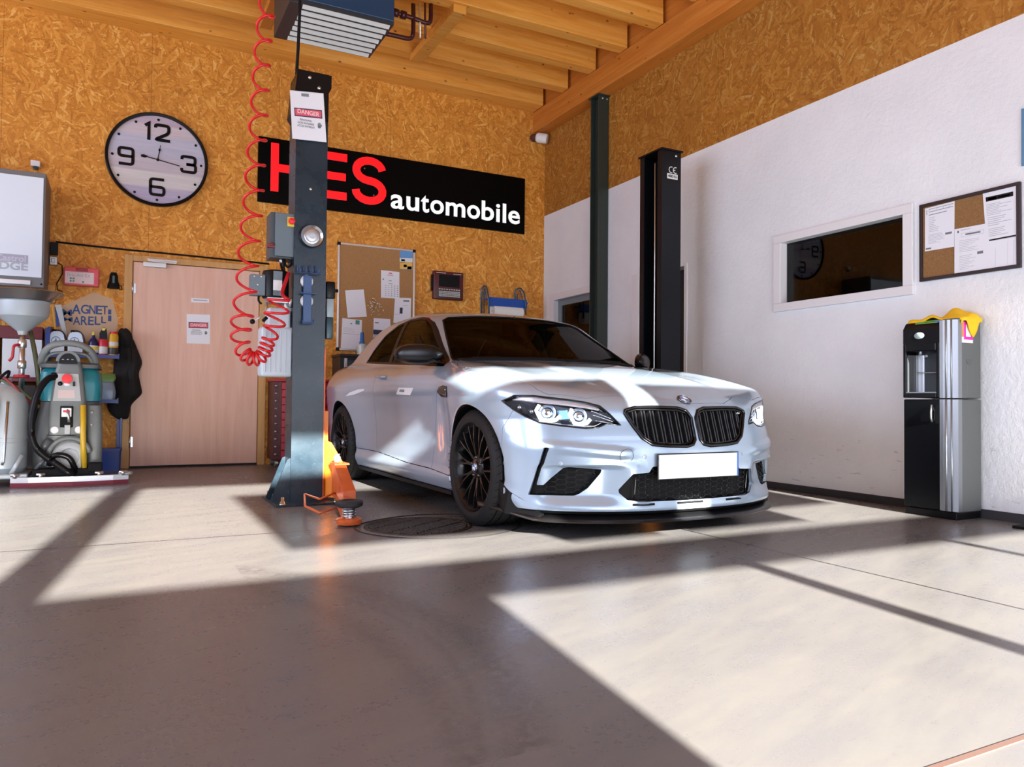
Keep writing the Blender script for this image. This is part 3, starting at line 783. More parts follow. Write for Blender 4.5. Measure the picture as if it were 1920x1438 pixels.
def make_wheel(parent, rear=False):
    """wheel round local y (outer face at +y), centre at origin"""
    w = bpy.data.objects.new('wheel', None); COL.objects.link(w); w.parent = parent
    R = .327; hw = .128 if rear else .1225
    RY = Matrix.Rotation(-PI/2, 4, 'X')              # local z of lathe -> +y
    bm = bm_new()
    prof = [(.243, hw-.022), (.252, hw-.004), (.270, hw+.001), (.288, hw), (.305, hw-.010), (.318, hw-.022)]
    for g in (.075, .030, -.030, -.075):
        prof += [(.3265, g+.012), (.3268, g+.0065), (.319, g+.0055), (.319, g-.0055), (.3268, g-.0065), (.3265, g-.012)]
    prof += [(.318, -hw+.02), (.300, -hw+.005), (.27, -hw), (.24, -hw+.02)]
    lathe(bm, prof, 96, RY)
    for k in range(48):                              # sipes across the tread
        a = 2*PI*k/48
        for y0, y1 in ((.088, .117), (-.117, -.088), (.040, .064), (-.064, -.040)):
            pts = []
            for i in range(4):
                yy = y0 + (y1-y0)*i/3; aa = a + (.05*i/3)*(1 if y0 > 0 else -1)
                rr = .3269 if abs(yy) < .1 else .3269 - (abs(yy)-.1)*.35
                pts.append((rr*math.cos(aa), yy, rr*math.sin(aa)))
            tube(bm, pts, .0014, 4, mi=1)
    t = obj('tire', bm, [MATS['rubber'], MATS['black_matte']], w, smooth=35)
    bm = bm_new()
    lathe(bm, [(.205, -.09), (.222, -.06), (.226, .02), (.236, .07), (.2455, hw-.022), (.2475, hw-.012), (.243, hw-.010), (.236, hw-.022), (.228, hw-.030), (.222, .05)], 72, RY)
    rim = obj('rim', bm, MATS['rim_black'], w, smooth=40)
    def sp(a, r, yy): return Vector((r*math.cos(a), yy, r*math.sin(a)))
    for k in range(10):
        a = 2*PI*k/10 + .16
        bm = bm_new()
        for sgn in (-1, 1):
            A = [sp(a + sgn*.05, .050, hw-.045), sp(a + sgn*.045, .11, hw-.034), sp(a + sgn*.10, .165, hw-.024), sp(a + sgn*.150, .238, hw-.020)]
            prev = None
            for i, c in enumerate(A):
                rd = Vector((math.cos(a), 0, math.sin(a))); tg = Vector((-math.sin(a), 0, math.cos(a)))
                wd = (.010, .0085, .0075, .009)[i]; dp = (.05, .036, .030, .026)[i]
                ring = [bm.verts.new(c - tg*wd*.55), bm.verts.new(c + tg*wd*.55), bm.verts.new(c + tg*wd - Vector((0, dp, 0))), bm.verts.new(c - tg*wd - Vector((0, dp, 0)))]
                if prev:
                    for q in range(4): bm.faces.new((prev[q], prev[(q+1) % 4], ring[(q+1) % 4], ring[q]))
                prev = ring
        obj('spoke', bm, MATS['rim_black'], w)
    bm = bm_new()
    lathe(bm, [(.075, hw-.105), (.072, hw-.050), (.060, hw-.041), (.036, hw-.038), (.035, hw-.034), (0, hw-.034)], 40, RY)
    hub = obj('hub', bm, MATS['rim_black'], w, smooth=40)
    for k in range(5):
        a = 2*PI*k/5 + .3; bm = bm_new()
        lathe(bm, [(.0095, 0), (.0095, .016), (.006, .018), (0, .018)], 6, Matrix.Translation((.056*math.cos(a), hw-.050, .056*math.sin(a))) @ RY)
        obj('wheel_bolt', bm, MATS['steel_dark'], hub)
    roundel(hub, Matrix.Translation((0, hw-.0335, 0)) @ RY, .031)
    bm = bm_new()
    lathe(bm, [(.06, .012), (.185, .012), (.185, -.018), (.06, -.018)], 48, RY)
    obj('brake_disc', bm, MATS['steel_dark'], w, smooth=40)
    bm = bm_new()
    for i in range(9):
        a = 2.4 + i*.10
        box(bm, (.158*math.cos(a), .012, .158*math.sin(a)), (.062, .075, .02), ROTY(-a), .004)
    obj('brake_caliper', bm, MATS['caliper'], w)
    return w
def roundel(parent, M, r):
    """black ring badge with white and blue quarters"""
    bm = bm_new(); lathe(bm, [(r, -.002), (r, .002), (r*.94, .0034), (r*.68, .0034), (r*.66, .0026), (0, .0026)], 40, M)
    b = obj('badge', bm, MATS['badge_black'], parent, smooth=40)
    for k in range(4):
        bm = bm_new()
        vs = [bm.verts.new(M @ Vector((0, 0, .0034)))]
        for i in range(9):
            a = PI/2*k + PI/2*i/8; vs.append(bm.verts.new(M @ Vector((r*.62*math.cos(a), r*.62*math.sin(a), .0034))))
        bm.faces.new(vs); obj('badge_quarter', bm, MATS['badge_blue' if k % 2 else 'badge_white'], b)
    bm = bm_new()
    for rr in (.985, .64):
        tube(bm, [M @ Vector((r*rr*math.cos(2*PI*i/40), r*rr*math.sin(2*PI*i/40), .0036)) for i in range(40)], r*.03, 5, closed=True)
    obj('badge_ring', bm, MATS['chrome'], b)
    return b
def car():
    mat('paint', (.38, .49, .62), .30, .35, coat=1.0, coat_rough=.02)
    mat('black_gloss', (.004, .004, .005), .12, spec=.35, coat=.2); mat('black_matte', (.005, .005, .006), .6, spec=.2); mat('black_plastic', (.007, .007, .008), .42, spec=.25)
    mat('rubber', (.012, .012, .013), .6, spec=.25, bump=.1, bscale=300); mat('rim_black', (.005, .005, .006), .28, spec=.4, coat=.1); mat('steel_dark', (.10, .10, .11), .35, 1)
    mat('chrome', (.80, .82, .85), .12, 1); mat('badge_black', (.01, .012, .02), .2); mat('badge_blue', (.05, .22, .62), .25); mat('badge_white', (.85, .87, .9), .25)
    mat('caliper', (.03, .06, .16), .3); mat('carbon', (.007, .007, .008), .3, coat=.2); mat('plate_white', (.90, .91, .93), .35); mat('plate_blue', (.05, .16, .60), .4)
    mat('lamp_glow', (1, 1, 1), .4, emit=(.93, .96, 1.0), estr=2.6); mat('lamp_chrome', (.75, .80, .86), .16, 1); mat('lamp_dark', (.015, .018, .025), .25)
    mat('lamp_bar', (.80, .74, .76), .3, .3); mat('lamp_blue', (.25, .50, .85), .15, .6); mat('seat', (.012, .012, .014), .6); mat('dash', (.010, .010, .011), .5); mat('headliner', (.10, .10, .10), .9)
    mat('sensor', (.42, .48, .57), .35, .2); mat('tape_pink', (.85, .12, .30), .6); mat('silver', (.62, .64, .66), .3, .9); mat('mesh_black', (.02, .021, .023), .28, .4)
    glass_mat('car_glass', (.33, .33, .29), ior=1.22, mirror=.5); glass_mat('screen_glass', (.22, .25, .21), ior=1.28, mirror=.38); glass_mat('dark_glass', (.05, .055, .05), ior=1.12, mirror=.4); mat('mirror_black', (.006, .006, .007), .28, spec=.35); glass_mat('lens_glass', (.93, .95, .97))
    root = thing('car', 'light silver-blue two-door sports coupe with black wheels parked between the lift posts', 'car', (2.682, 3.92, 0), -PI/2 + .0087)
    P, Q, N, own, ids = build_car()
    F = lambda *k: np.isin(own, [ids[i] for i in k])
    PM = lambda f, both=True, **k: part_mesh(P, Q, N, f, both, **k)
    part_obj('body', PM(F('body'), gap=.0012), MATS['paint'], root)
    Cx = P[Q].mean(1)[:, 0]
    for s in (1, -1):
        for m_ in (Cx > -1.3, Cx <= -1.3): part_obj('wheel_arch_liner', PM(F('arch') & m_, False, mirror=s < 0, flange=0), MATS['black_matte'], root)
        part_obj('side_skirt', PM(F('skirt'), False, mirror=s < 0, gap=.0035), MATS['paint'], root)
    Cz = P[Q].mean(1)[:, 2]
    part_obj('cabin_lining', PM(F('body') & (Cz > .93) & (Cx < -.45), sink=.022, flange=0), MATS['seat'], root)
    part_obj('underbody', PM(F('under'), flange=0), MATS['black_matte'], root)
    bump = part_obj('front_bumper', PM(F('bumper'), gap=.0012), MATS['paint'], root)
    hood = part_obj('hood', PM(F('hood'), gap=.0022), MATS['paint'], root)
    doors = []
    for s in (1, -1):
        doors.append(part_obj('door', PM(F('door'), False, mirror=s < 0, gap=.0022), MATS['paint'], root))
        part_obj('window_trim', PM(F('trim'), False, mirror=s < 0, sink=.002, flange=.02), MATS['black_plastic'], root)
        part_obj('side_window', PM(F('glass'), False, mirror=s < 0, sink=.006, flange=0), MATS['car_glass'], root)
        part_obj('quarter_window', PM(F('quarter'), False, mirror=s < 0, sink=.006, flange=0), MATS['dark_glass'], root)
    part_obj('windshield', PM(F('windshield'), sink=.003, flange=0), MATS['screen_glass'], root)
    part_obj('rear_window', PM(F('rear_glass'), sink=.003, flange=0), MATS['screen_glass'], root)
    # black border round the windshield
    q = resample([(-.728, .962), (-.652, 1.13), (-.578, 1.282), (-.525, 1.308), (-.30, 1.326), (0, 1.332), (.30, 1.326), (.525, 1.308), (.578, 1.282), (.652, 1.13), (.728, .962)], .03, False)
    def wx(y, z):
        lo = np.full(len(y), -1.6); hi = np.full(len(y), -.3)
        for _ in range(26):
            mid = (lo+hi)/2; s_ = car_field(mid, y, z, False) < 0; lo = np.where(s_, mid, lo); hi = np.where(s_, hi, mid)
        return lo
    bm = bm_new(); x = wx(q[:, 0], q[:, 1]); tube(bm, [(x[i]+.001, q[i, 0], q[i, 1]) for i in range(len(q))], .006, 6)
    obj('windshield_seal', bm, MATS['black_matte'], root)
    bm = bm_new()
    ys = np.linspace(-.70, .70, 29); zz = .968 + .010*(1-(ys/.7)**2); x = wx(ys, zz)
    tube(bm, [(x[i]+.012, ys[i], zz[i]+.000) for i in range(len(ys))], .012, 6)
    obj('cowl_panel', bm, MATS['black_matte'], root)
    for s, y0, y1 in ((1, -.60, -.02), (1, .02, .62)):
        bm = bm_new(); ys = np.linspace(y0, y1, 12); zz = np.linspace(.985, .992, 12); x = wx(ys, zz)
        tube(bm, [(x[i]+.010, ys[i], zz[i]) for i in range(12)], .007, 6); tube(bm, [(x[0]+.05, y0, .974), (x[3]+.03, ys[3], .99)], .008, 6)
        obj('wiper', bm, MATS['black_matte'], root)
    # ---- headlights
    for s in (1, -1):
        hl = part_obj('headlight', PM(F('headlight'), False, mirror=s < 0, sink=.0015, flange=0), MATS['lens_glass'], root)
        part_obj('lamp_housing', housing(P, Q, F('headlight'), s, .055), MATS['lamp_dark'], hl)
        bm = bm_new(); ribbon_on_front(bm, PG['headlight'], s, .0045, -.001); obj('lamp_bezel', bm, MATS['black_gloss'], hl)
        bar = [(.872, .706), (.845, .722), (.79, .724), (.755, .715), (.66, .704), (.585, .690), (.530, .672), (.507, .652), (.585, .668), (.66, .679), (.755, .690), (.83, .699)]
        part_obj('lamp_brow', patch_front(bar, s, -.012, .01), MATS['lamp_bar'], hl)
        for (cy_, cz_, sc) in ((.735, .643, 1.0), (.605, .626, .95)):
            x0 = float(front_x([cy_], [cz_])[0])
            ring = [(-.040, .040), (-.052, .012), (-.034, -.036), (-.006, -.042), (.022, -.036), (.043, -.014)] 
            ring = [(-a*sc, b*sc) for a, b in ring]
            r2 = resample(ring, .012, False); bm = bm_new()
            yy = cy_ + r2[:, 0]; zz = cz_ + r2[:, 1]; xx = front_x(yy, zz, -.020)
            tube(bm, [(xx[i], s*yy[i], zz[i]) for i in range(len(yy))], .0092, 8)
            obj('lamp_ring', bm, MATS['lamp_glow'], hl)
            nrm = Vector((.80, .55*s, .08)).normalized()
            bm = bm_new(); M = Matrix.Translation((x0-.050, s*(cy_-.004), cz_)) @ to_dir(nrm)
            lathe(bm, [(.045, -.004), (.043, .004), (.034, .006), (.033, 0), (.024, .014), (.012, .020), (0, .0215)], 28, M)
            obj('projector', bm, MATS['lamp_chrome'], hl, smooth=40)
        bm = bm_new()
        for (a, b) in (((.56, .655), (.462, .612)), ((.555, .635), (.455, .598)), ((.545, .606), (.452, .590)), ((.66, .602), (.64, .596))):
            r2 = resample([a, b], .02, False); xx = front_x(r2[:, 0], r2[:, 1], -.012)
            tube(bm, [(xx[i], s*r2[i, 0], r2[i, 1]) for i in range(len(xx))], .0028, 6)
        r2 = resample([(.80, .60), (.705, .586), (.60, .575), (.553, .579), (.515, .598)], .02, False); xx = front_x(r2[:, 0], r2[:, 1], -.012)
        tube(bm, [(xx[i], s*r2[i, 0], r2[i, 1]) for i in range(len(xx))], .0035, 6)
        obj('lamp_fin', bm, MATS['lamp_chrome'], hl)
        bl = [(.700, .655), (.655, .660), (.650, .612), (.690, .606)]
        part_obj('lamp_reflector', patch_front(bl, s, -.034, .006), MATS['lamp_blue'], hl)
        for cy_, cz_ in ((.845, .668), (.805, .648)):
            x0 = float(front_x([cy_], [cz_])[0]); bm = bm_new()
            lathe(bm, [(.016, 0), (.014, .008), (.006, .013), (0, .014)], 16, Matrix.Translation((x0-.035, s*(cy_-.012), cz_)) @ to_dir((.5, .85*s, 0)))
            obj('turn_lamp', bm, MATS['lamp_chrome'], hl, smooth=40)
    # ---- kidney grilles
    for s in (1, -1):
        k = part_obj('kidney_grille', pocket(P, Q, F('kidney'), s, .050), MATS['black_matte'], root)
        bm = bm_new(); ribbon_on_front(bm, PG['kidney'], s, .0085, .001, 8)
        obj('grille_frame', bm, MATS['black_gloss'], k, smooth=60)
        bm = bm_new(); ribbon_on_front(bm, grow(PG['kidney'], -.014), s, .0045, -.006, 6)
        obj('grille_frame', bm, MATS['rim_black'], k, smooth=60)
        pk = grow(PG['kidney'], -.012)
        for i in range(7):
            yb = .050 + i*.050
            bm = bm_new(); ok = False
            for dy in (-.0085, .0085):
                zz = np.linspace(.47, .69, 60); ins = in_poly(pk, np.full(60, yb+dy), zz)
                if ins.sum() < 4: continue
                z0, z1 = zz[ins][0], zz[ins][-1]; za = np.linspace(z0, z1, 8); xa = front_x(np.full(8, yb+dy), za)
                for j in range(7):
                    c0 = Vector((xa[j]-.020, s*(yb+dy), za[j])); c1 = Vector((xa[j+1]-.020, s*(yb+dy), za[j+1]))
                    prism(bm, [c0 + Vector((.010, -.0035, 0)), c0 + Vector((.010, .0035, 0)), c0 + Vector((-.012, .004, 0)), c0 + Vector((-.012, -.004, 0))], c1-c0)
                ok = True
            if ok: obj('grille_slat', bm, MATS['slat_black'] if 'slat_black' in MATS else mat('slat_black', (.05, .05, .055), .18, .6), k)
            else: bm.free()
        if s > 0:
            bm = bm_new(); y0 = .352; xm = float(front_x([y0], [.645], -.006)[0])
            for a, b in ((( .326, .638), (.330, .652)), ((.330, .652), (.337, .640)), ((.337, .640), (.344, .652)), ((.344, .652), (.348, .638))):
                tube(bm, [(xm, a[0]+.02, a[1]), (xm, b[0]+.02, b[1])], .0022, 6)
            obj('grille_letter', bm, MATS['chrome'], k)
    # ---- bumper intakes with hexagon mesh
    for s in (1, -1):
        it = part_obj('side_intake', pocket(P, Q, F('side_intake'), s, .045), MATS['black_matte'], root)
        bm = bm_new()
        inner = [(.800, .232), (.775, .270), (.692, .362), (.677, .368), (.530, .357), (.533, .345), (.588, .272), (.624, .243), (.645, .235)]
        for a, b in hex_lines(inner, .026):
            xx = front_x([a[0], b[0]], [a[1], b[1]], -.016); tube(bm, [(xx[0], s*a[0], a[1]), (xx[1], s*b[0], b[1])], .0019, 4)
        obj('intake_mesh', bm, MATS['mesh_black'], it)
    it = part_obj('center_intake', pocket(P, Q, F('center'), 0, .055), MATS['black_matte'], root)
    bm = bm_new()
    inner = [(-.36, .206), (-.375, .336), (-.30, .340), (-.285, .372), (.285, .372), (.30, .340), (.375, .336), (.36, .206)]
    for a, b in hex_lines(inner, .027):
        xx = front_x([abs(a[0]), abs(b[0])], [a[1], b[1]], -.018); tube(bm, [(xx[0], a[0], a[1]), (xx[1], b[0], b[1])], .0021, 4)
    obj('intake_mesh', bm, MATS['mesh_black'], it)
    for s in (1, -1):
        bm = bm_new(); za = np.linspace(.208, .338, 5); ya = np.full(5, .376); xx = front_x(ya, za, -.014)
        tube(bm, [(xx[i], s*ya[i], za[i]) for i in range(5)], .004, 6); obj('intake_divider', bm, MATS['black_gloss'], it)
    # slots below the centre intake
    for y0, y1 in ((-.39, -.27), (-.135, .035), (.20, .32)):
        bm = bm_new(); za = .187
        ys = np.linspace(y0, y1, 8); xx = front_x(np.abs(ys), np.full(8, za), -.004)
        for i in range(7):
            prism(bm, [(xx[i]+.005, ys[i], za-.005), (xx[i]+.005, ys[i], za+.006), (xx[i]-.02, ys[i], za+.006), (xx[i]-.02, ys[i], za-.005)], (xx[i+1]-xx[i], ys[i+1]-ys[i], 0))
        obj('bumper_slot', bm, MATS['black_matte'], bump)
    # sensors and tow eye cover
    for yy, zz, r in ((-.43, .433, .036), (-.332, .428, .011), (.332, .428, .011), (-.717, .392, .010), (.717, .392, .010)):
        x0 = float(front_x([abs(yy)], [zz])[0]); e = .004
        nx = Vector(car_grad(np.array([[x0, yy, zz]]))[0]).normalized()
        bm = bm_new(); M = Matrix.Translation((x0, yy, zz)) @ to_dir(nx)
        if r > .03:
            tube(bm, [M @ Vector((r*math.cos(2*PI*i/36), r*math.sin(2*PI*i/36), .0)) for i in range(36)], .0011, 5, closed=True)
            obj('tow_cover_seam', bm, MATS['lamp_dark'], bump)
        else:
            lathe(bm, [(r, -.003), (r, .002), (r*.8, .003), (0, .003)], 20, M); obj('parking_sensor', bm, MATS['sensor'], bump, smooth=40)
    # ---- number plate, badge
    bm = bm_new(); box(bm, (.849, 0, .375), (.006, .545, .135), None, .003); pl = obj('plate_holder', bm, MATS['black_plastic'], root)
    bm = bm_new(); box(bm, (.8535, 0, .376), (.003, .535, .122), None, .001); pp = obj('number_plate', bm, MATS['plate_white'], root)
    bm = bm_new(); box(bm, (.8552, .2615, .376), (.001, .010, .120)); obj('plate_band', bm, MATS['plate_blue'], pp)
    x0, z0 = .728, float(top_z([.728], [0])[0]); nn = Vector(car_grad(np.array([[x0, 0, z0]]))[0]).normalized()
    roundel(hood, Matrix.Translation(Vector((x0, 0, z0)) + nn*.003) @ to_dir(nn), .041)
    # ---- front splitter
    sy = np.linspace(0, .93, 26)
    def plan(y, o): return np.where(y < .885, front_x(np.minimum(y, .86), np.full(len(y), .165)) + o, 0)
    xe = front_x(np.minimum(sy, .845), np.full(26, .17)) + .022
    xe = np.where(sy > .845, xe - (sy - .845)*4.2, xe)
    sgn = np.concatenate([-sy[::-1], sy[1:]]); xo = np.concatenate([xe[::-1], xe[1:]])
    bm = bm_new(); rows = []
    lift = lambda y: .028*sstep(.80, .92, abs(y))
    for y, xv in zip(sgn, xo):
        zb = .098 + lift(y)
        rows.append([bm.verts.new(v) for v in ((xv, y*1.0, zb), (xv+.004, y, zb+.006), (xv-.004, y, zb+.013), (xv-.05, y*.985, zb+.03), (min(xv-.13, .60), y*.93, zb+.045), (min(xv-.14, .58), y*.93, zb))])
    for a, b in zip(rows, rows[1:]):
        for i in range(6): bm.faces.new((a[i], a[(i+1) % 6], b[(i+1) % 6], b[i]))
    bm.faces.new(rows[0]); bm.faces.new(rows[-1])
    obj('front_splitter', bm, MATS['carbon'], root, smooth=50)
    for s in (1, -1):                                    # dark flap ahead of the front wheel
        bm = bm_new(); prof = [(.30, .300), (.40, .235), (.47, .205), (.56, .160), (.56, .105), (.36, .118), (.30, .16)]
        yo = [float(side_y([a], [max(b, .2)])[0]) + .004 for a, b in prof]
        prism(bm, [(prof[i][0], s*min(yo[i], .90), prof[i][1]) for i in range(len(prof))], (0, -.03*s, 0)); obj('wheel_air_flap', bm, MATS['black_plastic'], root)
    # dark lower blade of the sill
    for s in (1, -1):
        bm = bm_new(); pts = []
        xs_ = np.linspace(-.36, -2.30, 24); zb = .135 + 0*xs_
        for i in range(23):
            y0 = float(side_y([xs_[i]], [.175])[0]) + .002; y1 = float(side_y([xs_[i+1]], [.175])[0]) + .002
            prism(bm, [(xs_[i], s*y0, .150), (xs_[i], s*y0, .128), (xs_[i], s*(y0-.10), .128), (xs_[i], s*(y0-.10), .150)], (xs_[i+1]-xs_[i], s*(y1-y0), 0))
        obj('sill_blade', bm, MATS['black_plastic'], root)
    # ---- mirrors
    for s in (1, -1):
        bm = bm_new(); rings = []
        prof = [(0, .30), (.03, .62), (.10, .86), (.20, 1.0), (.32, 1.0), (.42, .92), (.50, .74), (.545, .45), (.56, .12)]
        y_in = .795
        for t_, w_ in prof:
            y = y_in + .005 + t_*.43; ring = []
            hz, hx = .068*w_, .085*(.55 + .45*w_)
            cz_ = 1.004 + .004*t_; cx_ = -.75 - .36*t_
            for i in range(20):
                a = 2*PI*i/20; ca, sa = math.cos(a), math.sin(a)
                ex = math.copysign(abs(ca)**.6, ca); ez = math.copysign(abs(sa)**(.75 if sa > 0 else .45), sa)
                xx = cx_ + hx*(ex if ex > 0 else ex*.35)
                ring.append(bm.verts.new((xx, s*y, cz_ + hz*ez*(1 - .12*max(ca, 0)))))
            rings.append(ring)
        for a, b in zip(rings, rings[1:]):
            for i in range(20): bm.faces.new((a[i], a[(i+1) % 20], b[(i+1) % 20], b[i]))
        bm.faces.new(rings[0]); bm.faces.new(rings[-1])
        mo = obj('wing_mirror', bm, MATS['mirror_black'], root, smooth=60)
        bm = bm_new(); prism(bm, [(-.66, s*.765, .925), (-.80, s*.765, .93), (-.82, s*.80, .955), (-.70, s*.80, .948)], (0, s*.07, .020)); obj('mirror_arm', bm, MATS['black_plastic'], mo)
    # ---- door handles, vents, marks on the doors
    for s, d in zip((1, -1), doors):
        bm = bm_new(); xs_ = np.linspace(-1.60, -1.80, 9); za = np.linspace(.872, .880, 9); yy = side_y(xs_, za)
        tube(bm, [(xs_[i], s*(yy[i] + (.026 if 0 < i < 8 else .004)), za[i]) for i in range(9)], [.008, .012, .013, .013, .013, .013, .013, .012, .008], 10)
        obj('door_handle', bm, MATS['paint'], d)
        bm = bm_new(); xs_ = [-.30, -.37, -.47, -.53, -.47, -.34]; za = [.785, .792, .783, .752, .722, .718]; yy = side_y(xs_, za)
        prism(bm, [(xs_[i], s*(yy[i]-.012), za[i]) for i in range(6)], (0, s*.017, 0)); v = obj('side_vent', bm, MATS['black_gloss'], root)
        bm = bm_new(); 
        for z_ in (.765, .742): 
            xs2 = np.linspace(-.33, -.50, 5); y2 = side_y(xs2, np.full(5, z_)); tube(bm, [(xs2[i], s*(y2[i]+.005), z_) for i in range(5)], .004, 6)
        obj('vent_blade', bm, MATS['steel_dark'], v)
    bm = bm_new(); xs_ = [-2.04, -2.05, -2.18, -2.36, -2.47, -2.30, -2.15]; za = [.772, .786, .782, .757, .727, .738, .756]; yy = side_y(xs_, za)
    prism(bm, [(xs_[i], -(yy[i]+.001), za[i]) for i in range(7)], (0, -.002, 0)); obj('quarter_sticker', bm, mat('sticker_white', (.78, .79, .82), .5), root)
    bm = bm_new(); xs_ = [-1.26, -.955, -1.055, -1.34]; za = [.788, .782, .733, .740]; yy = side_y(xs_, za)
    prism(bm, [(xs_[i], -(yy[i]+.004), za[i]) for i in range(4)], (0, -.0015, 0)); obj('door_sticker', bm, MATS['sticker_white'], doors[1])
    bm = bm_new(); xs_ = [-1.225, -1.14, -1.165, -1.25]; za = [.775, .772, .755, .758]; yy = side_y(xs_, za)
    prism(bm, [(xs_[i], -(yy[i]+.007), za[i]) for i in range(4)], (0, -.001, 0)); obj('sticker_print', bm, mat('print_grey', (.22, .23, .26), .6), doors[1])
    # ---- wheels
    w0 = {}
    for rear in (False, True):
        for s in (1, -1):
            w = make_wheel(root, rear) if s == 1 else None
            if s == 1:
                w.location = (-WB if rear else 0, .797 if not rear else .805, .327); w0[rear] = w
            else:
                src = w0[rear]; w = src.copy(); COL.objects.link(w); w.parent = root
                def cp(o, par):
                    c = o.copy(); COL.objects.link(c); c.parent = par
                    for ch in o.children: cp(ch, c)
                for ch in list(src.children): cp(ch, w)
                w.location = (src.location.x, -src.location.y, .327); w.rotation_euler = (0, 0, PI)
    # ---- cabin
    bm = bm_new()
    bx(bm, -2.75, -.62, -.70, .70, .30, .34); bx(bm, -.66, -.60, -.72, .72, .34, .93); bx(bm, -2.80, -2.75, -.62, .62, .34, .98)
    for s in (1, -1): bx(bm, -2.75, -.66, s*.70, s*.73, .34, .90)
    bx(bm, -3.10, -2.62, -.58, .58, .955, .985)
    obj('cabin_floor', bm, MATS['dash'], root)
    bm = bm_new(); pr = [(-.62, .90), (-.66, .955), (-.80, .965), (-.98, .945), (-1.02, .88), (-1.0, .75), (-.70, .60)]
    prism(bm, [(a, -.70, b) for a, b in pr], (0, 1.40, 0)); box(bm, (-.98, .36, .965), (.16, .36, .06), None, .02); d = obj('dashboard', bm, MATS['dash'], root, smooth=30)
    bm = bm_new(); M = Matrix.Translation((-1.13, .36, .90)) @ to_dir((-1, 0, .45))
    tube(bm, [M @ Vector((.18*math.cos(2*PI*i/36), .18*math.sin(2*PI*i/36), 0)) for i in range(36)], .014, 8, closed=True)
    tube(bm, [M @ Vector((-.17, 0, 0)), M @ Vector((.17, 0, 0))], .014, 6); tube(bm, [M @ Vector((0, 0, 0)), M @ Vector((0, -.17, 0))], .014, 6); tube(bm, [M @ Vector((0, 0, 0)), M @ Vector((0, 0, -.16))], .03, 8)
    obj('steering_wheel', bm, MATS['seat'], root)
    for y in (.37, -.37):
        bm = bm_new(); box(bm, (-1.50, y, .58), (.52, .50, .16), ROTY(-.12), .05, 3); ob = obj('seat_cushion', bm, MATS['seat'], root, smooth=50)
        bm = bm_new(); box(bm, (-1.84, y, .87), (.13, .48, .58), ROTY(-.33), .05, 3); bk = obj('seat_backrest', bm, MATS['seat'], root, smooth=50)
        bm = bm_new(); box(bm, (-1.955, y, 1.175), (.09, .25, .18), ROTY(-.25), .035, 3); tube(bm, [(-1.93, y-.06, 1.0), (-1.95, y-.06, 1.12)], .007, 6); tube(bm, [(-1.93, y+.06, 1.0), (-1.95, y+.06, 1.12)], .007, 6); obj('headrest', bm, MATS['seat'], bk, smooth=50)
    bm = bm_new(); box(bm, (-2.30, 0, .66), (.40, 1.20, .14), None, .04); box(bm, (-2.58, 0, .82), (.12, 1.20, .38), ROTY(-.35), .04); obj('rear_bench', bm, MATS['seat'], root, smooth=50)
    bm = bm_new(); box(bm, (-1.18, 0, 1.245), (.03, .24, .07), ROTY(.15), .012); tube(bm, [(-1.20, 0, 1.27), (-1.22, 0, 1.34)], .010, 6); obj('rear_view_mirror', bm, MATS['dash'], root, smooth=50)
    return root
def pocket(P, Q, faces, s, depth):
    """recess behind a hole of the skin: side wall and floor; s = 0 both sides joined"""
    q = Q[faces]; used, inv = np.unique(q.ravel(), return_inverse=True); p = P[used].copy(); q = inv.reshape(-1, 4)
    e = {}
    for f in q:
        for i in range(4):
            a, b = f[i], f[(i+1) % 4]
            if (b, a) in e: del e[(b, a)]
            else: e[(a, b)] = 1
    edges = [k for k in e if not (s == 0 and p[k[0], 1] == 0 and p[k[1], 1] == 0)]
    bv = np.unique(np.array(edges).ravel()); back = p.copy(); back[:, 0] -= depth
    mp = {v: len(p)+i for i, v in enumerate(bv)}
    top = p[bv].copy(); top[:, 0] -= .001
    verts = np.concatenate([back, top]); quads = q.tolist() + [[mp[a], mp[b], b, a] for a, b in edges]
    quads = np.array(quads); n = np.zeros_like(verts)
    if s == 0:
        m = len(verts); keep = verts[:, 1] != 0; mm = np.arange(m); mm[keep] = m + np.arange(keep.sum())
        verts = np.concatenate([verts, verts[keep]*[1, -1, 1]]); quads = np.concatenate([quads, mm[quads][:, ::-1]]); n = np.zeros_like(verts)
    elif s < 0: verts = verts*[1, -1, 1]; quads = quads[:, ::-1]
    return verts, quads, n
def housing(P, Q, faces, s, depth): return pocket(P, Q, faces, s, depth)
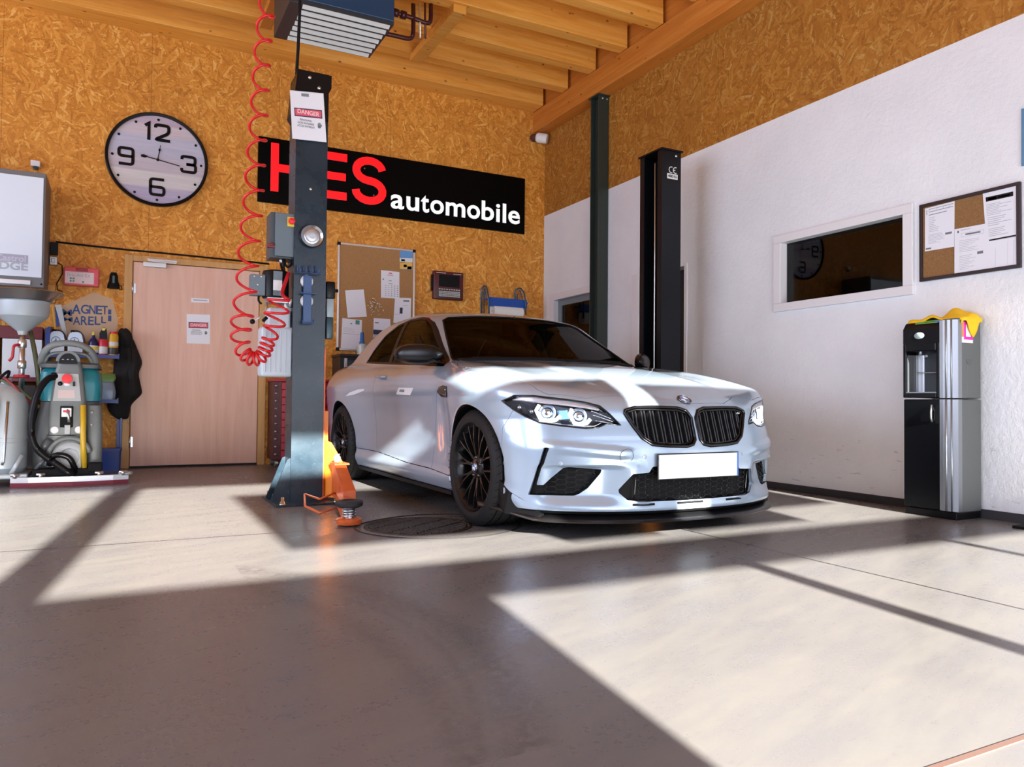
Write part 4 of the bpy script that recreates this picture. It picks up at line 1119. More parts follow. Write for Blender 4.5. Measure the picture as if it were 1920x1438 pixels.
def patch_front(poly, s, off, step):
    """curved strip lying off the nose surface inside polygon (y, z), 4 mm thick"""
    p = np.asarray(poly); y0, z0 = p.min(0); y1, z1 = p.max(0)
    ys = np.arange(y0, y1+step, step); zs = np.arange(z0, z1+step/2, step/2)
    Y, Z = np.meshgrid(ys, zs, indexing='ij'); X = front_x(Y.ravel(), Z.ravel(), off)
    ny, nz = Y.shape; idx = np.arange(ny*nz).reshape(ny, nz)
    q = np.stack([idx[:-1, :-1], idx[1:, :-1], idx[1:, 1:], idx[:-1, 1:]], -1).reshape(-1, 4)
    V = np.stack([X, Y.ravel(), Z.ravel()], 1); C = V[q].mean(1); q = q[in_poly(poly, C[:, 1], C[:, 2])]
    used, inv = np.unique(q.ravel(), return_inverse=True); V = V[used]; q = inv.reshape(-1, 4)
    ds, pa, pb = near_poly(poly, V[:, 1], V[:, 2]); m = ds < step*.8
    cnt = np.zeros(len(V)); np.add.at(cnt, q.ravel(), 1); m &= cnt < 4
    V[m, 1] = pa[m]; V[m, 2] = pb[m]; V[:, 0] = front_x(V[:, 1], V[:, 2], off)
    B = V.copy(); B[:, 0] -= .004; k = len(V)
    e = {}
    for f in q:
        for i in range(4):
            a, b = f[i], f[(i+1) % 4]
            if (b, a) in e: del e[(b, a)]
            else: e[(a, b)] = 1
    quads = np.concatenate([q, q[:, ::-1] + k, np.array([[b, a, a+k, b+k] for a, b in e])]); V = np.concatenate([V, B]); n = np.zeros_like(V)
    if s < 0: V = V*[1, -1, 1]; quads = quads[:, ::-1]
    return V, quads, n
# ------------------------------------------------------------------ things on the back wall
def V3(p): return Vector((float(p[0]), float(p[1]), float(p[2])))
INK = mat('ink_grey', (.16, .17, .20), .7); INKL = mat('ink_light', (.42, .44, .50), .7); INKB = mat('ink_blue', (.10, .25, .50), .6)
PAPER = mat('paper', (.80, .83, .90), .7); RED = mat('sign_red', (.80, .02, .03), .4); PINKR = mat('danger_red', (.74, .10, .15), .5); NAVY = mat('danger_navy', (.02, .025, .06), .5)
CORK = mat('cork', (.40, .215, .085), .9, var=.22, vscale=160, bump=.15, bscale=250); ALU = mat('aluminium', (.74, .75, .77), .35, .85)
BLK = mat('black_satin', (.006, .006, .007), .35, spec=.2); BLKM = mat('black_flat', (.007, .007, .008), .75, spec=.2); WHT = mat('white_paint', (.82, .83, .84), .4)
STEEL = mat('steel', (.62, .64, .66), .28, 1); GALV = mat('galvanised', (.52, .54, .55), .4, .9)
class Quad:
    """sheet given by its four corners TL, TR, BR, BL in space; nrm looks out of the wall"""
    def __init__(s, pts, nrm):
        s.p = [V3(p) for p in pts]; s.n = Vector(nrm)
    def at(s, u, v, o=0):
        a = s.p[0].lerp(s.p[1], u); b = s.p[3].lerp(s.p[2], u); return a.lerp(b, v) + s.n*o
    def rect(s, bm, u0, v0, u1, v1, o, th=.0006, mi=0):
        prism(bm, [s.at(u0, v0, o), s.at(u1, v0, o), s.at(u1, v1, o), s.at(u0, v1, o)], s.n*th, mi)
def sheet(name, label, cat, quad, off=.002, m=None, group=None, bars=(), parts=True, th=.0012):
    bm = bm_new(); quad.rect(bm, 0, 0, 1, 1, off, th)
    o = tag(obj(name, bm, m or PAPER), label, cat, group)
    by = {}
    for b in bars: by.setdefault(b[4], []).append(b)
    for mm, L in by.items():
        bm = bm_new()
        for u0, v0, u1, v1, _ in L: quad.rect(bm, u0, v0, u1, v1, off+th, .0004)
        obj('printing', bm, mm, o)
    return o
def lines(v0, v1, n, u0=.1, u1=.9, m=None, seed=0, t=.35):
    r = random.Random(seed); out = []; h = (v1-v0)/n
    for i in range(n):
        v = v0 + i*h; out.append((u0, v, u0 + (u1-u0)*r.uniform(.45, 1), v + h*t, m or INKL))
    return out
def bq(*px, off=0): return Quad([bw(u, v, off) for u, v in px], (0, -1, 0))
def rq(*px, off=0): return Quad([rw(u, v, off) for u, v in px], (-1, 0, 0))
def stroke(bm, pts, w, th, closed=False):
    """flat lettering stroke in local xz with square pen width w, thickness th towards -y"""
    P_ = [np.array(p, float) for p in pts]; n = len(P_); L = []; R = []
    for i in range(n):
        a = P_[i-1] if (i or closed) else None; b = P_[(i+1) % n] if (i < n-1 or closed) else None
        d0 = (P_[i]-a)/np.linalg.norm(P_[i]-a) if a is not None else None; d1 = (b-P_[i])/np.linalg.norm(b-P_[i]) if b is not None else None
        if d0 is None: d0 = d1
        if d1 is None: d1 = d0
        m = d0 + d1; m = m/np.linalg.norm(m); nn = np.array([-m[1], m[0]]); k = 1/max(.5, nn @ np.array([-d0[1], d0[0]]))
        L.append(P_[i] + nn*w/2*k); R.append(P_[i] - nn*w/2*k)
    for i in range(n if closed else n-1):
        j = (i+1) % n
        prism(bm, [(L[i][0], 0, L[i][1]), (L[j][0], 0, L[j][1]), (R[j][0], 0, R[j][1]), (R[i][0], 0, R[i][1])], (0, -th, 0))
def rnd(pts, r, k=4, closed=False):
    """round the corners of a polyline"""
    P_ = [np.array(p, float) for p in pts]; out = []; n = len(P_)
    for i in range(n):
        if not closed and i in (0, n-1): out.append(P_[i]); continue
        a = P_[i-1]; b = P_[(i+1) % n]; da = a-P_[i]; db = b-P_[i]; ra = min(r, np.linalg.norm(da)*.5); rb = min(r, np.linalg.norm(db)*.5)
        p0 = P_[i] + da/np.linalg.norm(da)*ra; p1 = P_[i] + db/np.linalg.norm(db)*rb
        for t in np.linspace(0, 1, k+1): out.append((1-t)**2*p0 + 2*t*(1-t)*P_[i] + t*t*p1)
    return out
def wall_clock():
    c = bw(295.5, 301); R = .470
    t = thing('wall_clock', 'big round wall clock with black rim, lilac plank face and large numerals', 'clock', (float(c[0]), YB, float(c[2])))
    RX = Matrix.Rotation(PI/2, 4, 'X')     # lathe z -> -y
    bm = bm_new(); lathe(bm, [(R-.012, 0), (R, .006), (R, .042), (R-.010, .050), (R-.028, .046), (R-.030, .026)], 96, RX); obj('rim', bm, BLK, t, smooth=40)
    N = NT('clock_planks'); p = N.pos(); q = N.sepx(p)
    wv = N.math('ADD', q[2], N.math('MULTIPLY', N.math('SUBTRACT', N.noise(N.mapv(p, scale=(1.5, 1, 30)), 1.0, 4), .5), .03))
    rr = N.ramp(N.math('ADD', N.math('MULTIPLY', wv, 1.05), .5), [(0, (.36, .32, .52)), (.13, (.40, .36, .56)), (.20, (.42, .38, .55)), (.215, (.62, .60, .60)), (.36, (.66, .64, .63)), (.375, (.50, .44, .50)), (.52, (.54, .48, .55)), (.535, (.44, .46, .60)), (.74, (.50, .52, .66)), (.755, (.60, .52, .56)), (.86, (.62, .54, .58)), (.88, (.50, .36, .47)), (1, (.56, .46, .52))])
    N.t.nodes[rr.node.name].color_ramp.interpolation = 'LINEAR'
    N.base(N.mix(.25, rr, N.ramp(N.noise(N.mapv(p, scale=(2, 1, 60)), 1.0, 5), [(.3, (.38, .35, .42)), (.7, (.80, .78, .80))])), .6)
    bm = bm_new(); lathe(bm, [(R-.02, .022), (0, .022)], 72, RX); obj('dial', bm, N.m, t)
    def num(pts_list, x, z, w=.030, sh=0):
        bm = bm_new()
        for pts, cl in pts_list: stroke(bm, [(x+a, z+b) for a, b in pts], w, .006, cl)
        o = obj('numeral', bm, BLK, t, loc=(0, -.022, 0)); return o
    a, h = .062, .078
    one = [([(-.035, .055), (0, .082), (0, -.085)], False)]
    two = [(rnd([(-.06, .048), (-.06, .078), (.062, .078), (.062, .005), (-.062, -.072), (.075, -.072)], .03), False)]
    num(one, -.085, .275); num(two, .035, .275)
    num([(rnd([(-a, h*.6), (-a, h), (a, h), (a, .0), (-.02, .0)], .028), False), (rnd([(-.02, 0), (a+.006, 0), (a+.006, -h), (-a, -h), (-a, -h*.55)], .028), False)], .285, -.005, .028)
    num([(rnd([(a, h), (-a, h), (-a, -h), (a, -h), (a, .0), (-a, .0)], .028), False)], 0, -.275, .028)
    num([(rnd([(a, .0), (-a, .0), (-a, h), (a, h), (a, -h), (-a, -h)], .028), False)], -.285, -.005, .028)
    for k in range(12):
        an = 2*PI*k/12; bm = bm_new(); lathe(bm, [(.0125, .022), (.0125, .027), (0, .028)], 14, Matrix.Translation((.405*math.sin(an), 0, .405*math.cos(an))) @ RX); obj('hour_mark', bm, BLK, t)
    bm = bm_new(); stroke(bm, [(0, 0), (.018, .105)], .008, .003); stroke(bm, [(.013, .090), (.018, .112)], .018, .003); stroke(bm, [(.018, .110), (.022, .150)], .005, .003); obj('hour_hand', bm, BLK, t, loc=(0, -.030, 0))
    bm = bm_new(); stroke(bm, [(0, 0), (.20, -.035)], .008, .003); stroke(bm, [(0, 0), (-.09, .012)], .009, .003)
    prism(bm, [(-.085, 0, .020), (-.125, 0, .034), (-.155, 0, .026), (-.150, 0, .008), (-.115, 0, .002)], (0, -.003, 0)); obj('minute_hand', bm, BLK, t, loc=(0, -.034, 0))
    bm = bm_new(); lathe(bm, [(.013, .022), (.013, .040), (0, .042)], 16, RX); obj('hand_hub', bm, BLK, t)
def shop_sign():
    p = bw(484, 256); q = bw(981.5, 437); x0, x1 = float(p[0]), float(q[0]); zt, zb = float(p[2]), float(bw(980, 439.5)[2])
    t = thing('shop_sign', 'long black sign board with red and white raised letters on the chipboard wall', 'sign', ((x0+x1)/2, YB, (zt+zb)/2))
    W, H = x1-x0, zt-zb
    bm = bm_new(); bx(bm, -W/2, W/2, -.030, 0, -H/2, H/2, .002); obj('sign_panel', bm, mat('sign_black', (.002, .002, .002), .4, spec=.08), t)
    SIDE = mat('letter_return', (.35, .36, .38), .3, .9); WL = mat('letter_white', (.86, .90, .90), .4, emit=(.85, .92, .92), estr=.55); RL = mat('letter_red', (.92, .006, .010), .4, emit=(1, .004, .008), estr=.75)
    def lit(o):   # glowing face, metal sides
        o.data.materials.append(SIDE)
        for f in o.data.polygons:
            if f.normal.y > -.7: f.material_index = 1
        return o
    lx = lambda u, v: float(bw(u, v)[0]) - (x0+x1)/2
    lz = lambda u, v: float(bw(u, v)[2]) - (zt+zb)/2
    s = 1920/520
    C = lambda a, b: (480 + a/s, 240 + b/s)
    hT, hB = lz(*C(130, 118)), lz(*C(130, 450)); hh = hT-hB; st = .082
    yo = -.050
    a = lx(*C(97, 118)); m0, m1 = hB+hh*.5-.045, hB+hh*.5+.040
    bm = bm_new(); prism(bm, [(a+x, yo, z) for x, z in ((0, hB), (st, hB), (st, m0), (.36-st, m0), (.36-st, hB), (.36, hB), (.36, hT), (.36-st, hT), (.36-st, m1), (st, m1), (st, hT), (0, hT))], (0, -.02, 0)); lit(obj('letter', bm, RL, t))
    e1 = lx(*C(620, 210)); e0 = e1 - .385; eT, eB = hT, hB
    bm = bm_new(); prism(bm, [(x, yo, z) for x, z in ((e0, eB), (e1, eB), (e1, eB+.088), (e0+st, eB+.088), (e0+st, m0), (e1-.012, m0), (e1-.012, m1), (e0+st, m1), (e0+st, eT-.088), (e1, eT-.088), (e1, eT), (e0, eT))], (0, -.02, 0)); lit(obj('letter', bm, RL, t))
    sx0, sx1 = lx(*C(652, 400)), lx(*C(890, 400)); cx_, cz_ = (sx0+sx1)/2, (hT+hB)/2
    # heavy S drawn as one broad stroke
    w = .088; rx, ru = (sx1-sx0)/2 - w/2, hh/4 - w/4 + .006; pts = []
    zt_, zb_ = hh/2 - w/2 - ru + .012, -hh/2 + w/2 + ru - .012
    for k in range(15): an = math.radians(8 + (262-8)*k/14); pts.append((rx*.97*math.cos(an), zt_ + ru*math.sin(an)))
    pts2 = []
    for k in range(15): an = math.radians(82 - 262*k/14 + 0); pts2.append((rx*math.cos(an), zb_ + ru*math.sin(an)))
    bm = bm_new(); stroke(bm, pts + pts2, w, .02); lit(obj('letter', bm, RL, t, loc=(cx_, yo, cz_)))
    # standoff pins behind the letters
    for px_, pz_ in ((a+.04, hT-.1), (a+.04, hB+.1), (e1-.1, eT-.04), (e1-.1, eB+.04), (cx_-.05, cz_+.14), (cx_+.06, cz_-.15)):
        bm = bm_new(); tube(bm, [(px_, -.03, pz_), (px_, yo, pz_)], .008, 8); obj('letter_pin', bm, STEEL, t)
    word = 'automobile'; u0, u1 = lx(*C(915, 520)), lx(*C(1815, 640))
    base = lz(*C(1000, 575))
    adv = {'a': .58, 'u': .61, 't': .36, 'o': .61, 'm': .90, 'b': .61, 'i': .28, 'l': .28, 'e': .58}
    tot = sum(adv[c] for c in word); k = (u1-u0)/tot; x = u0
    for c in word:
        me = text_mesh(c, .330, bold=.0062, depth=.018, align='CENTER'); xs_ = [v.co.x for v in me.vertices]; wd = max(xs_)-min(xs_); zs_ = [v.co.z for v in me.vertices]
        for v in me.vertices: v.co.x = (v.co.x-(max(xs_)+min(xs_))/2)*min(1.15, adv[c]*k*.90/wd)
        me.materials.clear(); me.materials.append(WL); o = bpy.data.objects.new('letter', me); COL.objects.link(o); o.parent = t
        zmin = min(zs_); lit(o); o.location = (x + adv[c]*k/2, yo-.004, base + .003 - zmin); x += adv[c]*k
def corkboard():
    p = bw(632.9, 454.2); q = bw(777.7, 470.6); x0, x1, zt, zb = float(p[0]), float(q[0]), float(p[2]), float(bw(632, 656.7)[2])
    t = thing('pinboard', 'cork pinboard in an aluminium frame on the chipboard wall', 'pinboard', ((x0+x1)/2, YB, zb))
    W, H = x1-x0, zt-zb
    bm = bm_new(); bx(bm, -W/2+.01, W/2-.01, -.014, 0, .01, H-.01); obj('cork_panel', bm, CORK, t)
    for nm, a in (('frame_rail', (-W/2, W/2, H-.022, H)), ('frame_rail', (-W/2, W/2, 0, .022)), ('frame_rail', (-W/2, -W/2+.022, .022, H-.022)), ('frame_rail', (W/2-.022, W/2, .022, H-.022))):
        bm = bm_new(); bx(bm, a[0], a[1], -.022, 0, a[2], a[3], .003); obj(nm, bm, ALU, t)
    for sx in (-1, 1):
        for z in (.014, H-.014):
            bm = bm_new(); bx(bm, sx*(W/2-.014)-.018, sx*(W/2-.014)+.018, -.025, 0, z-.018, z+.018, .004); obj('corner_cap', bm, BLK, t)
    C = lambda a, b: (610 + a/4.8, 440 + b/4.8)
    o = .0142
    q = lambda *pts: bq(*[C(*p) for p in pts])
    sheet('paper_sheet', 'blank white sheet pinned tilted left of the pin cluster', 'paper', q((175, 503), (342, 494), (370, 738), (198, 748)), o)
    cal = [(.42, .06, .60, .10, PINKR), (.35, .14, .66, .17, INKL), (.08, .30, .16, .35, INKB), (.42, .35, .58, .37, INK), (.42, .46, .62, .48, INK)]
    for r_ in range(6):
        for c_ in range(5): cal.append((.22+.16*c_, .53+.075*r_, .29+.16*c_, .55+.075*r_, INK if c_ > 1 else INKL))
    sheet('calendar_sheet', 'white calendar page pinned in the upper half of the cork', 'calendar', q((498, 320), (663, 338), (663, 577), (497, 568)), o, bars=cal)
    sheet('paper_sheet', 'white sheet with a dark stamp pinned at the right edge under the calendar', 'paper', q((622, 568), (768, 572), (763, 795), (608, 793)), o+.0024, bars=[(.52, .09, .88, .15, INK), (.33, .39, .50, .63, NAVY), (.50, .30, .80, .31, INKL), (.05, .66, .35, .67, INKL)])
    sheet('paper_sheet', 'white form with a green logo pinned at the lower left of the cork', 'paper', q((150, 752), (327, 770), (318, 1036), (135, 1028)), o, bars=[(.67, .02, .88, .16, mat('ink_green', (.10, .30, .26), .6)), (.42, .13, .50, .17, mat('ink_green', (.10, .30, .26), .6)), (.05, .49, .95, .50, INKL), (.78, .90, .9, .97, INK)] + lines(.30, .46, 5, .08, .8, seed=3, t=.15))
    sheet('leaflet', 'white leaflet with a dark photo strip pinned low behind the car roof', 'leaflet', q((432, 752), (580, 760), (592, 1000), (425, 985)), o, bars=[(.08, .15, .30, .19, INK), (0, .44, 1, .62, NAVY), (.02, .62, .35, .75, INKL), (.0, .75, 1, .98, NAVY), (.55, .64, .9, .73, INK)])
    po = sheet('postcard', 'small beach postcard with blue sky at the upper right corner of the cork', 'postcard', q((668, 148), (783, 152), (778, 318), (666, 312)), o, m=mat('card_blue', (.12, .33, .68), .5), bars=[(0, .38, 1, .62, mat('card_cloud', (.75, .78, .80), .5)), (0, .60, 1, .98, mat('card_sand', (.80, .50, .10), .5)), (.10, .45, .40, .56, mat('card_hat', (.75, .80, .25), .5)), (.30, .74, .55, .88, INK), (.6, .82, .95, .98, mat('card_pink', (.70, .30, .35), .5))])
    r = random.Random(5); cols = [(.75, .62, .25), (.55, .45, .40), (.85, .82, .78), (.12, .10, .09), (.62, .40, .2)]
    proto = {}
    for k in range(58):
        u = r.gauss(440, 36); v = r.gauss(648, 38); u = min(max(u, 375), 518); v = min(max(v, 575), 722)
        pp = bw(*C(u, v)); ci = r.randrange(5)
        if ci not in proto:
            bm = bm_new(); lathe(bm, [(.0035, 0), (.0030, .005), (.0062, .008), (.0062, .010), (0, .011)], 10, Matrix.Rotation(PI/2, 4, 'X')); o_ = obj('push_pin', bm, mat('pin_%s' % 'abcde'[ci], cols[ci], .35), smooth=True); proto[ci] = o_
        else: o_ = proto[ci].copy(); COL.objects.link(o_)
        o_.location = (float(pp[0]), YB-.014, float(pp[2])); o_.rotation_euler = (r.uniform(-.3, .3), 0, r.uniform(-.3, .3))
        tag(o_, 'tiny %s push pin in the loose pin cluster in the middle of the cork' % ('brass yellow', 'grey brown', 'off-white', 'black', 'copper brown')[ci], 'pin', '%s push pins on the corkboard' % ('brass yellow', 'grey brown', 'off-white', 'black', 'copper brown')[ci])
def bit_case():
    a = bw(810, 507); b = bw(865, 566); cx_, cz_ = float(a[0]+b[0])/2, float(a[2]+b[2])/2; W = float(b[0]-a[0]); H = float(a[2]-b[2])*.96
    t = thing('tool_case', 'dark red flat tool case with a black window hung right of the pinboard', 'case', (cx_, YB, cz_-H/2))
    MR = mat('maroon', (.085, .010, .016), .4)
    bm = bm_new(); box(bm, (0, -.03, H/2), (W, .06, H), None, .012, 3); obj('case_body', bm, MR, t, smooth=40)
    bm = bm_new(); bx(bm, -W/2-.022, -W/2+.004, -.05, -.012, H*.30, H*.86, .006); obj('case_latch', bm, BLK, t)
    bm = bm_new(); bx(bm, -W*.33, W*.36, -.064, -.058, H*.45, H*.88, .003); obj('case_window', bm, BLK, t)
    bm = bm_new(); bx(bm, -W*.36, W*.40, -.064, -.059, H*.08, H*.32, .002); tr = obj('bit_tray', bm, mat('tray_grey', (.05, .06, .06), .5), t)
    bm = bm_new()
    for r_ in range(4):
        for c_ in range(17): bx(bm, -W*.33 + c_*W*.042, -W*.33 + c_*W*.042 + W*.030, -.067, -.064, H*.10 + r_*H*.053, H*.10 + r_*H*.053 + H*.036)
    obj('label_grid', bm, mat('tray_white', (.60, .64, .62), .5), tr)
    bm = bm_new()
    for c_ in range(9): bx(bm, -W*.33 + c_*W*.082, -W*.33 + c_*W*.082 + W*.05, -.067, -.060, H*.345, H*.375)
    bx(bm, -W*.42, -W*.1, -.062, -.060, H*.925, H*.945); bx(bm, W*.15, W*.42, -.062, -.060, H*.915, H*.935); obj('printing', bm, mat('tray_white', (.6, .64, .62), .5), t)
def paper_roll_holder():
    C = lambda a, b: (610 + a/4.8, 440 + b/4.8)
    L = lambda a, b, o: V3(bw(*C(a, b), off=o))
    B = mat('holder_blue', (.015, .085, .42), .4); BD = mat('wire_blue', (.03, .10, .20), .35, .3)
    p = bw(*C(1600, 700)); t = thing('paper_roll_holder', 'blue wall holder with wire loops and white paper roll above the car roof', 'paper roll holder', (0, 0, 0))
    for x0, x1, zt in ((1405, 1470, 460), (1705, 1800, 480)):
        bm = bm_new(); tube(bm, [L(x0, 720, .01), L(x0, zt+60, .01), L(x0+8, zt+18, .02), L((x0+x1)/2-8, zt, .05), L((x0+x1)/2+10, zt+6, .09), L(x1-12, zt+40, .14), L(x1, zt+110, .18), L(x1+4, 720, .18)], .010, 8); obj('wire_loop', bm, BD, t)
        bm = bm_new(); tube(bm, [L(x0+26, 720, .02), L(x0+24, zt+60, .03), L((x0+x1)/2, zt+22, .07), L(x1-24, zt+110, .16)], .007, 8); obj('wire_loop', bm, BD, t)
    q = [L(1480, 560, .16), L(1815, 590, .16), L(1815, 665, .16), L(1480, 640, .16)]
    bm = bm_new(); prism(bm, q, (0, .05, 0)); tube(bm, [L(1440, 580, .10), L(1820, 618, .10)], .012, 8); obj('holder_bar', bm, B, t)
    c0, c1 = L(1500, 690, .10), L(1758, 712, .10); bm = bm_new(); d = (c1-c0); d.z = 0
    lathe(bm, [(.02, 0), (.085, 0), (.085, d.length), (.02, d.length), (.02, 0)], 32, Matrix.Translation(c0) @ to_dir((1, 0, 0))); obj('paper_roll', bm, mat('roll_white', (.82, .84, .82), .8), t, smooth=40)
    return t
def left_wall_items():
    # small white junction box above the display cabinet
    a = V3(bw(67, 312)); t = thing('wall_sensor', 'tiny white sensor box with a lens above the display cabinet', 'sensor', a)
    bm = bm_new(); bx(bm, -.038, .038, -.05, 0, -.01, .045, .006); obj('sensor_case', bm, WHT, t)
    bm = bm_new(); lathe(bm, [(.026, -.012), (.026, 0), (.018, -.028), (0, -.033)], 20, Matrix.Translation((.003, -.026, -.008))); obj('sensor_lens', bm, mat('lens_teal', (.10, .14, .14), .2), t)
    # red first-aid box
    p, q = V3(bw(121, 500)), V3(bw(185.5, 542)); W, H = q.x-p.x, (p.z-q.z)*.90
    t = thing('first_aid_box', 'pinkish red first aid box with white label on the wall left of the door', 'first aid box', ((p.x+q.x)/2, YB, q.z+.01))
    bm = bm_new(); box(bm, (0, -.05, H/2), (W, .10, H), None, .012, 3); obj('box_shell', bm, mat('aid_red', (.80, .13, .17), .4), t, smooth=40)
    bm = bm_new(); bx(bm, -W*.46, W*.36, -.104, -.098, H*.10, H*.74, .003); lb = obj('label_panel', bm, mat('label_pale', (.80, .68, .72), .5), t)
    bm = bm_new(); bx(bm, -W*.16, W*.18, -.125, -.098, H*.80, H*.93, .006); obj('handle', bm, mat('handle_dark', (.28, .03, .05), .4), t)
    bm = bm_new(); bx(bm, W*.38, W*.46, -.103, -.098, H*.1, H*.5); obj('label_strip', bm, mat('label_strip', (.75, .10, .16), .5), t)
    bm = bm_new()
    for x_, z_ in ((-.30, .36), (-.22, .36), (-.30, .22), (-.22, .22), (.05, .20)): bx(bm, W*x_-.008, W*x_+.008, -.1055, -.104, H*z_-.008, H*z_+.008)
    obj('printing', bm, mat('ink_green', (.1, .3, .26), .6), lb)
    text('lettering', 'First-Aid Kit', .048, (-W*.08, -.1045, H*.55), INKL, lb, depth=.001, sx=.8)
    # black charger dock
    p, q = V3(bw(202, 515)), V3(bw(224, 545)); t = thing('charger_dock', 'small black charger dock on the wall beside the first aid box', 'charger', ((p.x+q.x)/2, YB, q.z+.012))
    bm = bm_new(); lathe(bm, [(0, 0), (.070, 0), (.066, .035), (.050, .07), (.044, .13), (.030, .155), (0, .158)], 24, Matrix.Translation((0, -.05, 0)) @ Matrix.Diagonal((.8, .7, 1, 1))); obj('dock_body', bm, BLKM, t, smooth=50)
    bm = bm_new(); bx(bm, -.010, .010, -.092, -.070, .045, .12, .004); obj('dock_light', bm, mat('dock_teal', (.05, .14, .14), .3), t)
    bm = bm_new(); tube(bm, [(.03, -.03, .05), (.07, -.02, .03), (.075, -.015, .0), (.05, -.012, -.004)], .004, 6); obj('dock_lead', bm, BLKM, t)
    # socket strip, adaptor and the long cable
    p = V3(bw(101, 475)); t = thing('power_socket', 'black and grey socket block with a plug at the cable start', 'socket', (p.x, YB, p.z-.09))
    bm = bm_new(); bx(bm, -.030, .035, -.05, -.002, .07, .19, .005); obj('socket_body', bm, BLK, t)
    bm = bm_new(); bx(bm, -.030, .034, -.07, 0, -.03, .05, .006); bx(bm, -.012, .016, -.09, -.07, -.01, .03, .004); obj('plug', bm, GALV, t)
    bm = bm_new(); tube(bm, [(.035, -.02, 0), (.07, -.02, -.02), (.075, -.02, -.1), (.03, -.02, -.2), (.04, -.02, -.26), (.08, -.02, -.27)], .005, 6); obj('lead', bm, BLKM, t)
    bm = bm_new(); tube(bm, [V3(bw(u, v, .012)) for u, v in ((105, 453.5), (170, 461), (235, 468), (300, 474), (360, 480), (420, 486), (470, 491), (505, 495))], .009, 8)
    tag(obj('wall_cable', bm, BLKM), 'long black cable running along the wall above the door', 'cable')
    # lettering of the sticker left of the door
    pl = bq((118, 566), (212, 560), (216, 628), (128, 624)); bm = bm_new()
    P4 = [bw(u, v, .002) for u, v in ((176, 548), (210, 560), (222, 600), (215, 640), (140, 640), (112, 612), (116, 574))]
    prism(bm, [V3(p_) for p_ in P4], (0, -.0008, 0)); st = tag(obj('wall_sticker', bm, mat('sticker_film', (.56, .38, .22), .4)), 'pale wall sticker with blue two-line lettering above the blue shelf', 'sticker')
    BL = mat('letter_blue', (.02, .07, .24), .5)
    rows = (('MAGNETI', [(437, 150, 70), (500, 112, 66), (560, 116, 64), (618, 120, 62), (664, 120, 62), (712, 122, 60), (752, 140, 60)], ((430, 500), (497, 562), (560, 617), (618, 662), (664, 708), (706, 745), (748, 770)), (194, 182, 180, 182, 184, 184, 184), (146, 112, 114, 118, 120, 122, 148)),
            ('MARELLI', None, ((430, 505), (505, 558), (560, 606), (610, 650), (655, 695), (700, 735), (748, 770)), (234, 256, 258, 258, 256, 244, 230), (199, 196, 194, 196, 196, 196, 190)))
    for word, _, spans, bots, tops in rows:
        for c, (u0, u1), b_, t_ in zip(word, spans, bots, tops):
            pa = V3(bw(u0/3.6875, 540+t_/3.6875)); pb = V3(bw(u1/3.6875, 540+b_/3.6875))
            me = text_mesh(c, 1, bold=.016, depth=.0); xs_ = [v.co.x for v in me.vertices]; zs_ = [v.co.z for v in me.vertices]
            for v in me.vertices:
                v.co.x = (v.co.x-min(xs_))/(max(xs_)-min(xs_))*(pb.x-pa.x)*.96; v.co.z = (v.co.z-min(zs_))/(max(zs_)-min(zs_))*(pa.z-pb.z); v.co.y = 0
            me.materials.clear(); me.materials.append(BL); o = bpy.data.objects.new('letter', me); COL.objects.link(o); o.parent = st; o.location = (pa.x, YB-.0045, pb.z)
    # sheets on the door
    D = lambda *p_: Quad([px_plane(u, v, 1, YB-.0155) for u, v in p_], (0, -1, 0))
    danger_sheet(D((350, 589), (394, 590), (393.5, 645), (350, 643.5)), 'warning sheet', 'white danger notice taped in the middle of the pinkish door', False)
    sheet('door_label', 'narrow white label strip on the door above the danger notice', 'label', D((358.5, 558.5), (392, 560.5), (392, 568), (358.5, 566.5)), 0, bars=[(.12, .3, .9, .6, INKL)])
def danger_sheet(q, nm, label, big):
    s = sheet('notice_sheet', label, 'notice', q, 0, m=mat('notice_white', (.80, .83, .90), .45))
    W = (q.p[1]-q.p[0]).length; H = (q.p[3]-q.p[0]).length; rz = 0
    v0, v1 = (.34, .52) if big else (.27, .47)
    bm = bm_new(); q.rect(bm, .10 if big else .08, v0, .92, v1, .0013); obj('warning_border', bm, NAVY, s)
    bm = bm_new(); q.rect(bm, .125 if big else .11, v0+.022, .895, v1-.022, .002); obj('warning_field', bm, PINKR, s)
    def put(tx, u, v, size, m, bold=0, sx=1):
        p_ = q.at(u, v, .0040); o = text('lettering', tx, size, p_, m, s, depth=.0006, bold=bold, sx=sx); return o
    put('DANGER', .505, (v0+v1)/2, H*(v1-v0)*.70, mat('danger_pink', (.86, .66, .70), .5), .0008, .92)
    for tx, v, u in (('PERSONNEL', v1+.075, .42), ('NON AUTORISE', v1+.140, .42), ('ACCES INTERDIT', v1+.205, .42)): put(tx, u, v, H*.062, INK, 0, .78)
    # raised hand
    bm = bm_new(); c = q.at(.82, v1+.15, .0013); k = H*.062
    X = (q.p[1]-q.p[0]).normalized(); Z = Vector((0, 0, 1))
    prism(bm, [c+X*k*a+Z*k*b for a, b in ((-.62, .0), (-.62, -.5), (-.35, -1.0), (.35, -1.0), (.62, -.5), (.62, 0))], q.n*.0006)
    for a, b, w in ((-.48, .72, .13), (-.16, 1.0, .13), (.16, .95, .13), (.48, .65, .13)): prism(bm, [c+X*k*(a-w)+Z*0, c+X*k*(a+w), c+X*k*(a+w)+Z*k*b, c+X*k*(a-w)+Z*k*b], q.n*.0006)
    prism(bm, [c+X*k*.58+Z*k*-.55, c+X*k*.98+Z*k*.12, c+X*k*.80+Z*k*.25, c+X*k*.50+Z*k*-.1], q.n*.0006)
    obj('hand_symbol', bm, INK, s); return s
wall_clock(); shop_sign(); corkboard(); bit_case(); paper_roll_holder(); left_wall_items()
